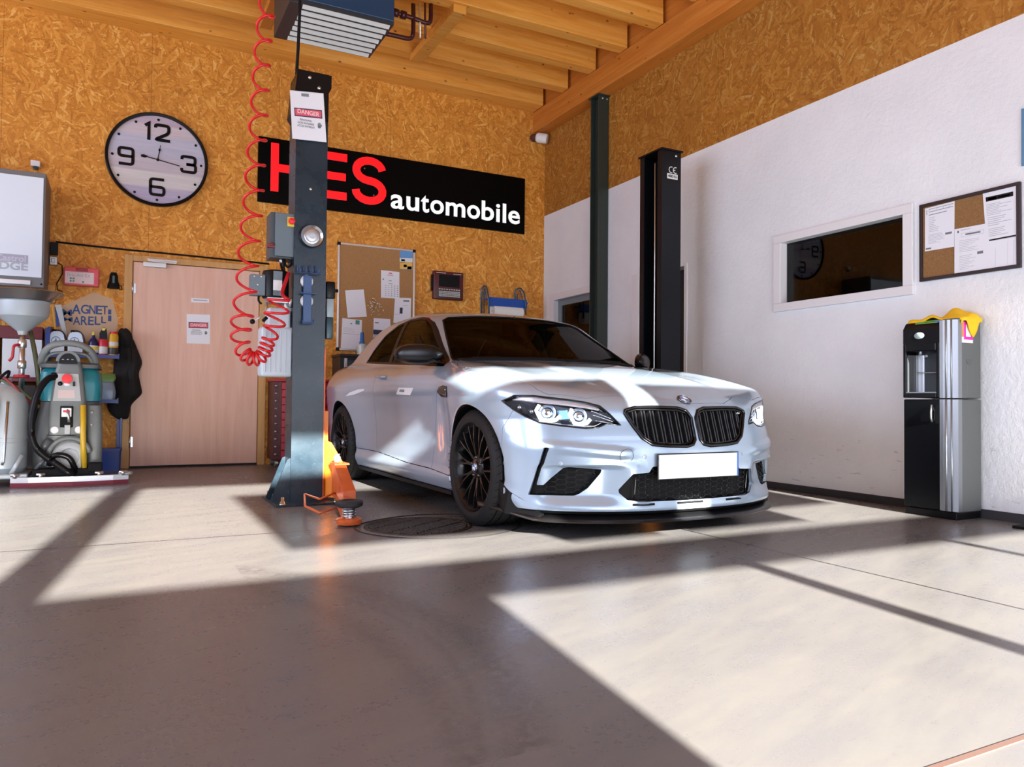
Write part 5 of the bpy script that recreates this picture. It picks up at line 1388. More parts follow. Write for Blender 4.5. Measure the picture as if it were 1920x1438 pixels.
# ------------------------------------------------------------------ two-post lift, column, hose, heater, pipes
NAVYB = NT('post_paint'); _p = NAVYB.pos(); _n = NAVYB.noise(_p, 5, 5); _w = NAVYB.noise(_p, 60, 3)
NAVYB.base(NAVYB.mix(NAVYB.math('MULTIPLY', NAVYB.ramp(_w, [(.62, (0, 0, 0)), (.8, (1, 1, 1))]), .22), NAVYB.ramp(_n, [(.3, (.008, .020, .032)), (.7, (.014, .031, .046))]), (.16, .17, .18)), NAVYB.ramp(_n, [(.3, (.22, .22, .22)), (.7, (.38, .38, .38))]))
NAVYB = NAVYB.m
POSTB = mat('post_black', (.004, .006, .009), .35, spec=.3); GREYE = mat('enclosure_grey', (.13, .18, .21), .35); GREYD = mat('enclosure_dark', (.06, .075, .085), .4)
ORG = mat('arm_orange', (.62, .115, .022), .42, var=.15, vscale=12); ORB = mat('arm_orange_bright', (.85, .25, .02), .4); YEL = mat('switch_yellow', (.85, .62, .06), .4)
HOSE = mat('hose_red', (.68, .008, .014), .3, coat=.2); BLUT = mat('tool_blue', (.03, .08, .22), .35); ZINC = mat('zinc', (.66, .66, .62), .3, .9)
def post_column(bm, x0, x1, y0, y1, z1, open_side, th=.012):
    """rolled C-section standing on z = 0 with its slot towards open_side (+1 / -1 in x)"""
    xs_, xo = (x0, x1) if open_side > 0 else (x1, x0); d = open_side; l = .06
    P_ = [(xs_, y0), (xo, y0), (xo, y0+l), (xo-d*th, y0+l), (xo-d*th, y0+th), (xs_+d*th, y0+th), (xs_+d*th, y1-th), (xo-d*th, y1-th), (xo-d*th, y1-l), (xo, y1-l), (xo, y1), (xs_, y1)]
    prism(bm, [(a, b, .012) for a, b in P_], (0, 0, z1-.012))
    bx(bm, xs_+d*th, xs_+d*.06, y0+th, y1-th, .012, z1-.01)
def left_post():
    x0, x1, y0, y1, H = 1.045, 1.262, 5.25, 5.47, 2.80
    t = thing('lift_post', 'dark blue-black lift post with motor and orange arm left of the car', 'car lift post', ((x0+x1)/2, (y0+y1)/2, 0)); ox, oy = (x0+x1)/2, (y0+y1)/2
    def O(name, bm, m, parent=t, **k):
        bmesh.ops.translate(bm, vec=(-ox, -oy, 0), verts=bm.verts); return obj(name, bm, m, parent, **k)
    bm = bm_new(); post_column(bm, x0, x1, y0, y1, H, 1); col = O('column', bm, NAVYB)
    bm = bm_new(); bx(bm, x0, x1, y0-.004, y1, H, 2.83); bx(bm, x0, x0+.012, y0, y1, 2.83, 2.93); bx(bm, x0, x1, y0-.006, y0+.006, 2.62, 2.95); prism(bm, [(x1, y0, 2.95), (x1+.02, y0, 2.95), (x1+.02, y0, 2.86), (x1, y0, 2.82)], (0, .012, 0)); prism(bm, [(x0, y0, 2.62), (x0-.025, y0, 2.66), (x0, y0, 2.90)], (0, .2, 0)); cap = O('top_bracket', bm, BLK)
    for x, z in ((x0+.085, 2.905), (x0+.150, 2.845), (x0+.125, 2.79)):
        bm = bm_new(); lathe(bm, [(.012, 0), (.012, .006), (.006, .010), (0, .010)], 12, Matrix.Translation((x, y0-.006, z)) @ to_dir((0, -1, 0))); O('bracket_bolt', bm, ZINC, cap)
    bm = bm_new(); lathe(bm, [(.010, 0), (.009, .005), (0, .006)], 14, Matrix.Translation((x0+.105, y0, 2.14)) @ to_dir((0, -1, 0))); O('column_screw', bm, ZINC)
    bm = bm_new(); bx(bm, .92, 1.36, 5.06, 5.60, 0, .014, .002); O('base_plate', bm, NAVYB)
    for x, y in ((.945, 5.50), (.945, 5.30), (.965, 5.10), (1.32, 5.10)):
        bm = bm_new(); M = Matrix.Translation((x, y, .014)); lathe(bm, [(.022, 0), (.022, .004), (.016, .004), (.016, .018), (.010, .018), (.010, .045), (0, .046)], 10, M); O('anchor_bolt', bm, ZINC)
    for y in (5.27, 5.45):
        bm = bm_new(); prism(bm, [(x0, y, .014), (x0-.13, y, .014), (x0-.11, y, .06), (x0-.02, y, .29), (x0, y, .30)], (0, .010, 0)); O('gusset', bm, NAVYB)
    # control box with emergency stop
    a0, a1 = .895, 1.045
    bm = bm_new(); bx(bm, a0, a1+.02, 5.30, 5.46, 1.655, 1.965, .006); cb = O('control_box', bm, GREYD)
    bm = bm_new(); bx(bm, a0+.028, a1+.02, 5.272, 5.30, 1.665, 1.960, .006); O('box_lid', bm, GREYE, cb)
    bm = bm_new(); bx(bm, 1.000, 1.048, 5.262, 5.273, 1.870, 1.935, .002); O('switch_plate', bm, YEL, cb)
    bm = bm_new(); lathe(bm, [(.016, 0), (.016, .018), (.021, .020), (.021, .034), (.014, .040), (0, .041)], 24, Matrix.Translation((1.024, 5.262, 1.902)) @ to_dir((0, -1, 0))); O('emergency_stop', bm, RED, cb, smooth=40)
    bm = bm_new(); bx(bm, a0-.020, a0+.03, 5.28, 5.31, 1.720, 1.735); tube(bm, [(a0-.018, 5.29, 1.735), (a0+.02, 5.28, 1.742)], .010, 10); O('isolator_switch', bm, mat('isolator', (.20, .02, .03), .4), cb)
    for pts in ([(.97, 5.33, 1.655), (.975, 5.33, 1.60), (1.00, 5.33, 1.54), (1.01, 5.34, 1.48)], [(.995, 5.32, 1.655), (.998, 5.31, 1.61), (1.02, 5.30, 1.595), (1.045, 5.31, 1.63), (1.05, 5.33, 1.68)], [(.985, 5.31, 1.655), (.99, 5.31, 1.58), (1.005, 5.31, 1.53)]):
        bm = bm_new(); tube(bm, rnd(pts, .03), .008, 8); O('box_cable', bm, BLKM, cb)
    bm = bm_new(); tube(bm, [(.975, 5.33, 1.625), (.975, 5.33, 1.66)], .014, 10); O('cable_gland', bm, GALV, cb)
    # motor, hydraulic block and tank
    mx, my = .945, 5.36
    bm = bm_new(); lathe(bm, [(0, 1.385), (.082, 1.385), (.088, 1.392), (.088, 1.555), (.082, 1.570), (.05, 1.578), (0, 1.578)], 36, Matrix.Translation((mx, my, 0))); mo = O('motor', bm, BLK, smooth=40)
    bm = bm_new(); prism(bm, [(mx-.030, my-.0885, 1.43), (mx+.028, my-.0885, 1.43), (mx+.028, my-.0885, 1.50), (mx-.030, my-.0885, 1.50)], (0, .004, 0)); O('motor_label', bm, WHT, mo)
    for z0, z1 in ((1.395, 1.43), (1.50, 1.56)): bm = bm_new(); bx(bm, mx-.030, mx+.028, my-.091, my-.086, z0, z1); O('motor_stripe', bm, GREYE, mo)
    bm = bm_new(); bx(bm, .775, .870, 5.31, 5.39, 1.395, 1.535, .004); jb = O('junction_box', bm, GREYE)
    for x, z in ((.80, 1.52), (.845, 1.52), (.822, 1.465), (.822, 1.415)):
        bm = bm_new(); lathe(bm, [(.007, 0), (.006, .004), (0, .005)], 10, Matrix.Translation((x, 5.31, z)) @ to_dir((0, -1, 0))); O('box_screw', bm, ZINC, jb)
    bm = bm_new(); bx(bm, .883, 1.03, 5.30, 5.42, 1.350, 1.390, .004); bx(bm, 1.0, 1.05, 5.33, 5.42, 1.30, 1.36); tube(bm, [(1.02, 5.32, 1.36), (1.035, 5.29, 1.33), (1.03, 5.27, 1.38)], .012, 8); O('valve_block', bm, GALV)
    bm = bm_new(); tube(bm, rnd([(.835, 5.35, 1.395), (.83, 5.34, 1.36), (.85, 5.33, 1.34)], .02), .007, 8); O('motor_cable', bm, BLKM)
    TK = mat('tank_plastic', (.55, .63, .70), .35, spec=.4)
    bm = bm_new(); box(bm, (.955, 5.37, 1.02), (.215, .17, .34), None, .022, 3)
    box(bm, (.965, 5.37, 1.24), (.150, .15, .16), None, .020, 3)
    for i in range(6): tube(bm, [(.872+i*.033, 5.284, .88), (.872+i*.033, 5.284, 1.16)], .006, 6)
    tk = O('oil_tank', bm, TK, smooth=50)
    bm = bm_new(); tube(bm, [(.876, 5.28, 1.345), (.870, 5.27, 1.30), (.835, 5.25, 1.245), (.790, 5.23, 1.215)], .007, 8); lv = O('release_lever', bm, ALU)
    bm = bm_new(); lathe(bm, [(0, -.018), (.013, -.013), (.018, 0), (.013, .013), (0, .018)], 16, Matrix.Translation((.778, 5.225, 1.207))); O('lever_knob', bm, BLK, lv)
    bm = bm_new(); tube(bm, [(.846, 5.24, 1.215), (.872, 5.24, 1.242)], .012, 10); O('bleed_knob', bm, BLK, lv)
    # carriage and arms
    bm = bm_new(); bx(bm, x1-.03, x1+.045, 5.30, 5.42, .06, .62, .004); prism(bm, [(x1+.012, 5.26, .03), (x1+.012, 5.26, .42), (x1+.05, 5.23, .40), (x1+.11, 5.10, .25), (x1+.11, 5.10, .03)], (.012, .04, 0)); O('carriage', bm, ORB)
    bm = bm_new(); bx(bm, x1-.002, x1+.006, y0-.004, y0+.008, .03, 1.05); O('edge_strip', bm, ORG)
    bm = bm_new()
    a0_ = [(5.16, .05), (5.16, .262), (5.06, .268), (4.66, .135), (4.66, .05)]; prism(bm, [(1.300 - (5.16-y)*.105, y, z) for y, z in a0_], (.078, 0, 0)); bx(bm, 1.285, 1.385, 5.03, 5.17, .262, .274); ar = O('swing_arm', bm, ORG)
    bm = bm_new(); prism(bm, [(1.238, 4.80, .036), (1.298, 4.80, .036), (1.298, 4.80, .110), (1.238, 4.80, .110)], (-.100, -.56, -.028)); O('arm_extension', bm, ORG, ar)
    bm = bm_new(); lathe(bm, [(.024, 0), (.024, .035), (.016, .04), (.016, .055), (0, .055)], 12, Matrix.Translation((1.300, 5.02, .285))); O('arm_pin', bm, ZINC, ar)
    px_, py_ = 1.158, 4.20
    bm = bm_new(); lathe(bm, [(0, .008), (.066, .008), (.070, .014), (.070, .036), (.060, .042), (0, .042)], 28, Matrix.Translation((px_, py_, 0))); pb = O('pad_socket', bm, ORG, ar, smooth=40)
    bm = bm_new(); tube(bm, [(px_ + .034*math.cos(a*.7), py_ + .034*math.sin(a*.7), .045 + a*.0016) for a in range(36)], .006, 6); lathe(bm, [(.026, .04), (.026, .11), (0, .11)], 16, Matrix.Translation((px_, py_, 0))); O('pad_spring', bm, STEEL, pb)
    bm = bm_new(); lathe(bm, [(0, .100), (.055, .100), (.075, .110), (.078, .128), (.072, .138), (.045, .140), (.040, .134), (0, .134)], 32, Matrix.Translation((px_, py_, 0))); O('rubber_pad', bm, mat('pad_rubber', (.012, .014, .018), .6), pb, smooth=40)
    bm = bm_new(); z = .085
    up = [V3(fl(u, v, z)) for u, v in ((634, 921), (600, 936), (571, 926), (572, 949), (600, 962), (630, 952))]
    tube(bm, rnd(up, .03), .007, 8); O('toe_guard', bm, ORG, ar)
    return t
def right_post():
    x0, x1, y0, y1, H = 4.165, 4.375, 5.25, 5.56, 2.90
    t = thing('lift_post', 'tall black lift post with white mark between the car and the white wall', 'car lift post', ((x0+x1)/2, (y0+y1)/2, 0)); ox, oy = (x0+x1)/2, (y0+y1)/2
    def O(name, bm, m, parent=t, **k):
        bmesh.ops.translate(bm, vec=(-ox, -oy, 0), verts=bm.verts); return obj(name, bm, m, parent, **k)
    bm = bm_new(); post_column(bm, x0, x1, y0, y1, H, -1); O('column', bm, POSTB)
    bm = bm_new(); bx(bm, x0-.015, x1+.015, y0-.015, y1+.012, H, H+.014); cp = O('top_plate', bm, BLK)
    bm = bm_new(); lathe(bm, [(.011, 0), (.011, .005), (0, .008)], 12, Matrix.Translation((x1-.055, y0, 2.865)) @ to_dir((0, -1, 0))); O('column_screw', bm, ZINC)
    bm = bm_new(); bx(bm, x0-.12, x1+.10, y0-.18, y1+.12, 0, .014, .002); O('base_plate', bm, POSTB)
    bm = bm_new(); tube(bm, [(x0-.004, y0+.09, 2.80), (x0-.006, y0+.085, 2.0), (x0-.004, y0+.09, 1.0), (x0-.004, y0+.09, .3)], .006, 8); O('lock_cable', bm, ZINC)
    bm = bm_new(); bx(bm, x0-.045, x0+.03, y0+.10, y1-.10, .06, .62, .004); O('carriage', bm, ORB)
    # load mark
    WI = mat('mark_white', (.80, .82, .82), .5); cx_ = x1-.10
    bm = bm_new()
    def arc(c, r, a0, a1): return [(c[0]+r*math.cos(math.radians(a)), c[1]+r*math.sin(math.radians(a))) for a in np.linspace(a0, a1, 14)]
    for s_ in ((arc((cx_-.006, 2.735), .026, 70, 290)), (arc((cx_+.040, 2.735), .026, 70, 290)), [(cx_+.016, 2.735), (cx_+.036, 2.735)]):
        for a, b in zip(s_, s_[1:]): tube(bm, [(a[0], y0-.001, a[1]), (b[0], y0-.001, b[1])], .004, 5)
    O('load_mark', bm, WI)
    bm = bm_new(); bx(bm, cx_-.052, cx_+.062, y0-.003, y0, 2.655, 2.70); pl = O('load_plate', bm, WI)
    text('lettering', '4000 KG', .034, (cx_+.005-ox, y0-.0035-oy, 2.677), BLK, pl, depth=.001, bold=.0008, sx=.78)
def lift_extras():
    y0 = 5.25
    # danger notice in a clear holder on the post
    Q = Quad([px_plane(u, v, 1, y0-.022) for u, v in ((543.5, 171), (606.5, 177), (612, 266), (548, 259))], (0, -1, 0))
    danger_sheet(Q, 'warning sheet', 'white danger notice clipped near the top of the lift post by the car', True)
    hp = [o for o in COL.objects if o.name.startswith('notice_sheet')][-1]
    bm = bm_new(); Q.rect(bm, .33, .025, .55, .085, .0014, .004); obj('holder_clip', bm, mat('clip_grey', (.22, .25, .28), .35), hp)
    bm = bm_new(); Q.rect(bm, 0, -.02, 1, .0, 0, .002); Q.rect(bm, 0, 1.0, 1, 1.012, 0, .002); obj('holder_edge', bm, mat('holder_clear', (.72, .76, .80), .15), hp)
    # round magnetic dish
    c = V3(px_plane(583.5, 443.5, 1, y0-.003)); t = thing('magnetic_dish', 'round silver magnetic dish stuck on the front of the lift post', 'magnetic tray', c)
    bm = bm_new(); M = to_dir((0, -1, 0)); lathe(bm, [(.050, .0), (.068, .012), (.074, .026), (.077, .030), (.074, .033), (.066, .026), (.052, .016), (.050, .017), (0, .017)], 48, M); obj('dish', bm, STEEL, t, smooth=40)
    bm = bm_new(); lathe(bm, [(.044, .016), (.044, .030), (.038, .034), (.018, .034), (.016, .032), (0, .032)], 36, M); obj('magnet', bm, mat('magnet_grey', (.52, .54, .56), .35, .6), t, smooth=40)
    bm = bm_new(); lathe(bm, [(.078, .024), (.080, .029), (.078, .034), (.075, .031)], 48, M); obj('dish_rim', bm, BLK, t)
    # blue magnetic tool hanger
    c = V3(px_plane(577, 545, 1, y0-.003)); t = thing('tool_hanger', 'blue magnetic tool hanger with pegs under the round dish on the post', 'tool holder', c)
    p = lambda u, v, o=0: V3(px_plane(u, v, 1, y0-o)) - c
    bm = bm_new(); a, b = p(569, 516, .03), p(583, 608, .03); bx(bm, a.x, b.x, -.036, -.022, b.z, a.z, .003); obj('hanger_strip', bm, BLUT, t)
    bm = bm_new(); a, b = p(552, 511, .03), p(600, 516, .03); bx(bm, a.x, b.x, -.075, -.022, b.z, a.z, .002); rk = obj('peg_rack', bm, BLUT, t)
    for i in range(8):
        u = 555 + i*5.8 + 3; bm = bm_new(); q = p(u, 512, .03 + .04*(i % 2)); tube(bm, [q, q + Vector((0, 0, .055 - .012*(i % 2)))], .0042, 8); obj('peg', bm, BLUT, rk)
    bm = bm_new(); a, b = p(562, 549, .03), p(592, 553, .03); bx(bm, a.x, b.x, -.070, -.022, b.z, a.z, .002); obj('hook_bar', bm, BLUT, t)
    bm = bm_new(); a = p(566, 606, .03); b = p(586, 606, .03); tube(bm, [a + Vector((0, -.02, .02)), a + Vector((0, -.02, 0)), b + Vector((0, -.02, 0)), b + Vector((0, -.02, .02))], .006, 8); obj('hook_bar', bm, BLUT, t)
    for v in (528, 565):
        bm = bm_new(); q = p(574, v, 0); lathe(bm, [(.043, .0), (.043, .018), (.036, .022), (.012, .022), (.012, .016), (0, .016)], 32, Matrix.Translation((q.x, 0, q.z)) @ to_dir((0, -1, 0))); obj('magnet', bm, mat('magnet_white', (.66, .68, .68), .35, .3), t, smooth=40)
    # inspection lamp on the far side of the post
    t = thing('work_lamp', 'dark teal hand lamp hanging on the right side of the lift post', 'lamp', (1.275, 5.30, 1.10)); TE_ = mat('lamp_teal', (.015, .06, .075), .35)
    bm = bm_new(); bx(bm, .0, .050, -.03, .03, .02, .17, .008); obj('lamp_handle', bm, TE_, t, smooth=40)
    bm = bm_new(); bx(bm, .002, .052, -.028, .03, .17, .30, .006); obj('lamp_window', bm, mat('lamp_pale', (.30, .38, .42), .25), t, smooth=40)
    bm = bm_new(); bx(bm, -.005, .060, -.035, .035, .30, .42, .012); obj('lamp_head', bm, BLK, t, smooth=40)
    bm = bm_new(); tube(bm, [(.05, 0, .36), (.085, 0, .362)], .012, 8); obj('lamp_hook', bm, BLK, t)
    # red coiled air hose
    ax = [(507, -40), (499, 30), (493, 90), (489, 150), (486, 210), (482, 270), (478, 330), (474, 390), (469, 440), (465, 490), (462, 540), (455, 590), (451, 625), (455, 655), (470, 672), (490, 668), (503, 640), (513, 610), (520, 580), (525, 558)]
    Y = 5.12; A = [V3(px_plane(u, v, 1, Y)) for u, v in ax]
    # dense centre line by Catmull-Rom
    D = []
    for i in range(len(A)-1):
        p0, p1, p2, p3 = A[max(i-1, 0)], A[i], A[i+1], A[min(i+2, len(A)-1)]
        for k in range(40):
            s_ = k/40; D.append(.5*((2*p1) + (p2-p0)*s_ + (2*p0-5*p1+4*p2-p3)*s_*s_ + (3*p1-p0-3*p2+p3)*s_**3))
    D.append(A[-1]); L = [0]
    for a, b in zip(D, D[1:]): L.append(L[-1] + (b-a).length)
    tot = L[-1]; pts = []; ph = 0; i = 0; n = 3400; up = Vector((0, 1, 0))
    def pitch(s_):   # stretched at the top, close wound in the bend
        if s_ < tot*.74: return .165
        if s_ < tot*.82: return .090
        if s_ < tot*.905: return .034
        return .088
    for k in range(n+1):
        s_ = tot*k/n
        while i < len(D)-2 and L[i+1] < s_: i += 1
        f = (s_-L[i])/max(L[i+1]-L[i], 1e-6); c = D[i].lerp(D[i+1], f); tg = (D[i+1]-D[i]).normalized()
        ph += 2*PI*(tot/n)/pitch(s_); nn = up.cross(tg).normalized()
        fr_ = s_/tot; r = .050 + .014*min(1, max(0, fr_-.20)/.4) - .022*sstep(.76, .84, fr_) + .030*sstep(.90, .96, fr_)
        pts.append(c + nn*r*math.cos(ph) + up*r*math.sin(ph) + tg*.015*math.sin(ph))
    end = [V3(px_plane(u, v, 1, Y)) for u, v in ((532, 556), (523, 548), (508, 574))]
    bm = bm_new(); tube(bm, pts, .0088, 7); tail = [pts[-1], V3(px_plane(527, 552, 1, 5.16)), V3(px_plane(535, 530, 1, 5.22)), V3(px_plane(541, 512, 1, 5.25))]
    h = tag(obj('air_hose', bm, HOSE), 'red coiled air hose hanging from the ceiling beside the lift post', 'air hose')
    bm = bm_new(); tube(bm, rnd(tail, .05), .012, 10); obj('hose_end', bm, mat('hose_dark', (.50, .01, .02), .35), h)
    # black cable from the ceiling to the post
    bm = bm_new(); tube(bm, [V3(px_plane(563, -60, 1, 5.40)), V3(px_plane(562, 20, 1, 5.40)), V3(px_plane(559, 90, 1, 5.40)), V3(px_plane(556, 140, 1, 5.40))], .011, 8)
    tag(obj('power_cable', bm, BLKM), 'black power cable dropping from the ceiling to the top of the lift post', 'cable')
def green_column():
    G = mat('column_green', (.028, .042, .036), .38)
    x0, x1, y0, y1, H = 4.66, 4.79, 6.98, 7.14, 4.10
    t = thing('steel_column', 'dark green steel column standing against the white wall behind the car', 'column', ((x0+x1)/2, (y0+y1)/2, 0)); ox, oy = t.location.x, t.location.y
    bm = bm_new()
    P_ = [(x0, y0), (x1, y0), (x1, y0+.012), ((x0+x1)/2+.006, y0+.012), ((x0+x1)/2+.006, y1-.012), (x1, y1-.012), (x1, y1), (x0, y1), (x0, y1-.012), ((x0+x1)/2-.006, y1-.012), ((x0+x1)/2-.006, y0+.012), (x0, y0+.012)]
    prism(bm, [(a-ox, b-oy, 0) for a, b in P_], (0, 0, H)); obj('column_profile', bm, G, t)
    bm = bm_new(); bx(bm, x0-.02-ox, x1+.005-ox, y0-.02-oy, y1+.02-oy, H-.012, H); hp = obj('head_plate', bm, G, t)
    for x in (x0+.05, x1-.02):
        bm = bm_new(); lathe(bm, [(.011, 0), (.011, .008), (0, .010)], 8, Matrix.Translation((x-ox, y0-oy, H-.04)) @ to_dir((0, -1, 0))); obj('plate_bolt', bm, ZINC, hp)
def heater():
    t = thing('air_heater', 'blue ceiling air heater with grey louvre blades above the lift post', 'heater', (1.60, 6.30, 3.79))
    HB = mat('heater_blue', (.010, .050, .115), .35); HD = mat('heater_dark', (.025, .03, .035), .5); LV = mat('louvre', (.80, .81, .78), .4, .2)
    W = .37; d0, d1 = -.32, .38
    bm = bm_new(); bx(bm, -W, W, d0, d1, .03, .52, .006); obj('heater_case', bm, HB, t)
    bm = bm_new(); bx(bm, -W-.10, -W, d0+.02, d1, .00, .50, .004); obj('side_panel', bm, HD, t)
    bm = bm_new(); bx(bm, -W-.01, W, d0+.01, d1, .005, .03); fr = obj('outlet_frame', bm, HD, t)
    for k in range(7):
        y = d0+.045+k*.098; bm = bm_new(); box(bm, (-.01, y, .0), (W*1.92, .050, .006), ROTX(-.50), .001); obj('louvre_blade', bm, LV, fr)
    for x in (-.30, .30):
        bm = bm_new(); bx(bm, x-.015, x+.015, -.02, .02, .52, .70); obj('hanger', bm, HD, t)
    PI_ = mat('pipe_brown', (.075, .018, .022), .35, .3)
    t2 = thing('heating_pipes', 'brown heating pipes with valves leading from the heater to the beam', 'pipe', (2.02, 6.45, 3.9))
    o = Vector((2.02, 6.45, 3.9)); Yp = 6.50
    q = lambda u, v, y=Yp: V3(px_plane(u, v, 1, y)) - o
    bm = bm_new(); tube(bm, rnd([q(722, 18), q(770, 32), q(800, 44), q(808, 42), q(808, 8)], .06), .020, 10); p1 = obj('pipe', bm, PI_, t2)
    bm = bm_new(); tube(bm, rnd([q(718, 62), q(745, 68), q(770, 74), q(775, 66), q(775, 8)], .06), .020, 10); obj('pipe', bm, PI_, t2)
    for u, v in ((742, 24), (756, 28)):
        bm = bm_new(); a = q(u-5, v-1.5); b = q(u+5, v+1.5); tube(bm, [a, b], .036, 12); obj('valve', bm, PI_, p1)
    for u in (787, 797):
        bm = bm_new(); tube(bm, [q(u, 6), q(u, 30), q(u+1, 72)], .010, 8); obj('drain_pipe', bm, ALU if u < 790 else PI_, t2)
left_post(); right_post(); lift_extras(); green_column(); heater()
# ------------------------------------------------------------------ things along the white wall
def noticeboard():
    p, q, r_ = V3(rw(1727, 385.5)), V3(rw(1915.7, 340.7)), V3(rw(1726.7, 529)); y0, y1, zt, zb = q.y, p.y, p.z, r_.z
    t = thing('notice_board', 'dark framed cork noticeboard full of white papers beside the interior window', 'notice board', (XR, (y0+y1)/2, zb))
    h = zt-zb; W = y1-y0; DB = mat('frame_darkbrown', (.020, .010, .012), .4)
    bm = bm_new(); bx(bm, -.012, 0, -W/2+.01, W/2-.01, .01, h-.01); obj('cork_panel', bm, mat('cork_dark', (.26, .135, .05), .9, var=.2, vscale=120), t)
    for a, b, c, d in ((-W/2, W/2, 0, .022), (-W/2, W/2, h-.022, h), (-W/2, -W/2+.022, .022, h-.022), (W/2-.022, W/2, .022, h-.022)):
        bm = bm_new(); bx(bm, -.022, 0, a, b, c, d, .002); obj('frame_rail', bm, DB, t)
    C = lambda a, b: (1440 + a/4, 320 + b/4)
    def S(pts, label, off, bars, nm='paper_sheet'):
        Q = rq(*[C(*p_) for p_ in pts], off=.0125); return sheet(nm, label, 'paper', Q, off, bars=bars)
    S(((1178, 285), (1400, 228), (1397, 570), (1178, 606)), 'white typed sheet with a table head at the upper left of the framed noticeboard', .0002, [(.05, .05, .08, .16, INKL), (.14, .04, .95, .05, INK), (.14, .10, .95, .112, INK), (.14, .05, .15, .1, INKL), (.4, .05, .41, .1, INKL), (.62, .05, .63, .1, INKL), (.82, .05, .83, .1, INKL), (.14, .17, .75, .185, INK), (.70, .655, .92, .70, INK), (.03, .93, .22, .965, INK)] + lines(.24, .60, 9, .14, .5, seed=4, t=.25) + lines(.63, .86, 8, .12, .7, seed=5, t=.25))
    S(((1400, 440), (1640, 396), (1640, 738), (1400, 778)), 'white typed sheet with a boxed heading at the bottom centre of the framed noticeboard', .0014, [(.10, .05, .14, .10, NAVY), (.2, .04, .5, .055, INKL), (.22, .12, .92, .125, INKL), (.22, .20, .92, .205, INKL), (.22, .12, .225, .2, INKL), (.915, .12, .92, .2, INKL), (.35, .14, .82, .175, INK), (.72, .58, .90, .64, INK)] + lines(.28, .56, 8, .16, .85, seed=6, t=.2) + lines(.62, .95, 9, .16, .8, seed=7, t=.2))
    s = S(((1613, 170), (1868, 112), (1868, 492), (1640, 535)), 'white letter with a black and red heading bar, upper right of the noticeboard', .0028, [(.08, .10, .90, .19, BLK), (.15, .125, .40, .17, RED), (.45, .135, .80, .165, WHT), (.10, .965, .98, .995, BLK)] + lines(.25, .50, 8, .08, .85, INKL, seed=8, t=.28) + lines(.52, .72, 5, .1, .9, INKL, seed=9, t=.28) + lines(.75, .93, 5, .1, .8, INKL, seed=10, t=.28))
    S(((1640, 535), (1868, 494), (1868, 706), (1640, 740)), 'pale blank form at the bottom right of the framed noticeboard', .0014, [(.7, .1, .705, .95, INKL), (.9, .1, .905, .95, INKL), (.3, .3, .305, .95, INKL)])
    # blue plate at the edge of the picture
    Q = rq((1917, 205), (1945, 197), (1945, 304), (1917, 312)); o = sheet('wall_plate', 'blue plate on the white wall above the framed noticeboard', 'plate', Q, .0, m=mat('plate_bluegrey', (.10, .25, .42), .4), th=.012)
    # small camera in the corner
    c = V3(px_plane(1015, 253, 0, 4.70)); t = thing('security_camera', 'small white camera under the wall plate in the corner of the workshop', 'camera', (4.62, 8.30, 4.03))
    bm = bm_new(); lathe(bm, [(.05, 0), (.05, .02), (.035, .05), (.02, .055)], 20, Matrix.Translation((0, .10, 0)) @ to_dir((0, -1, 0))); obj('camera_base', bm, mat('camera_brown', (.10, .03, .025), .5), t, smooth=40)
    bm = bm_new(); lathe(bm, [(0, 0), (.045, 0), (.062, .02), (.062, .13), (.055, .145), (0, .145)], 28, Matrix.Translation((.02, .06, 0)) @ to_dir((.75, -.62, -.2))); obj('camera_body', bm, WHT, t, smooth=40)
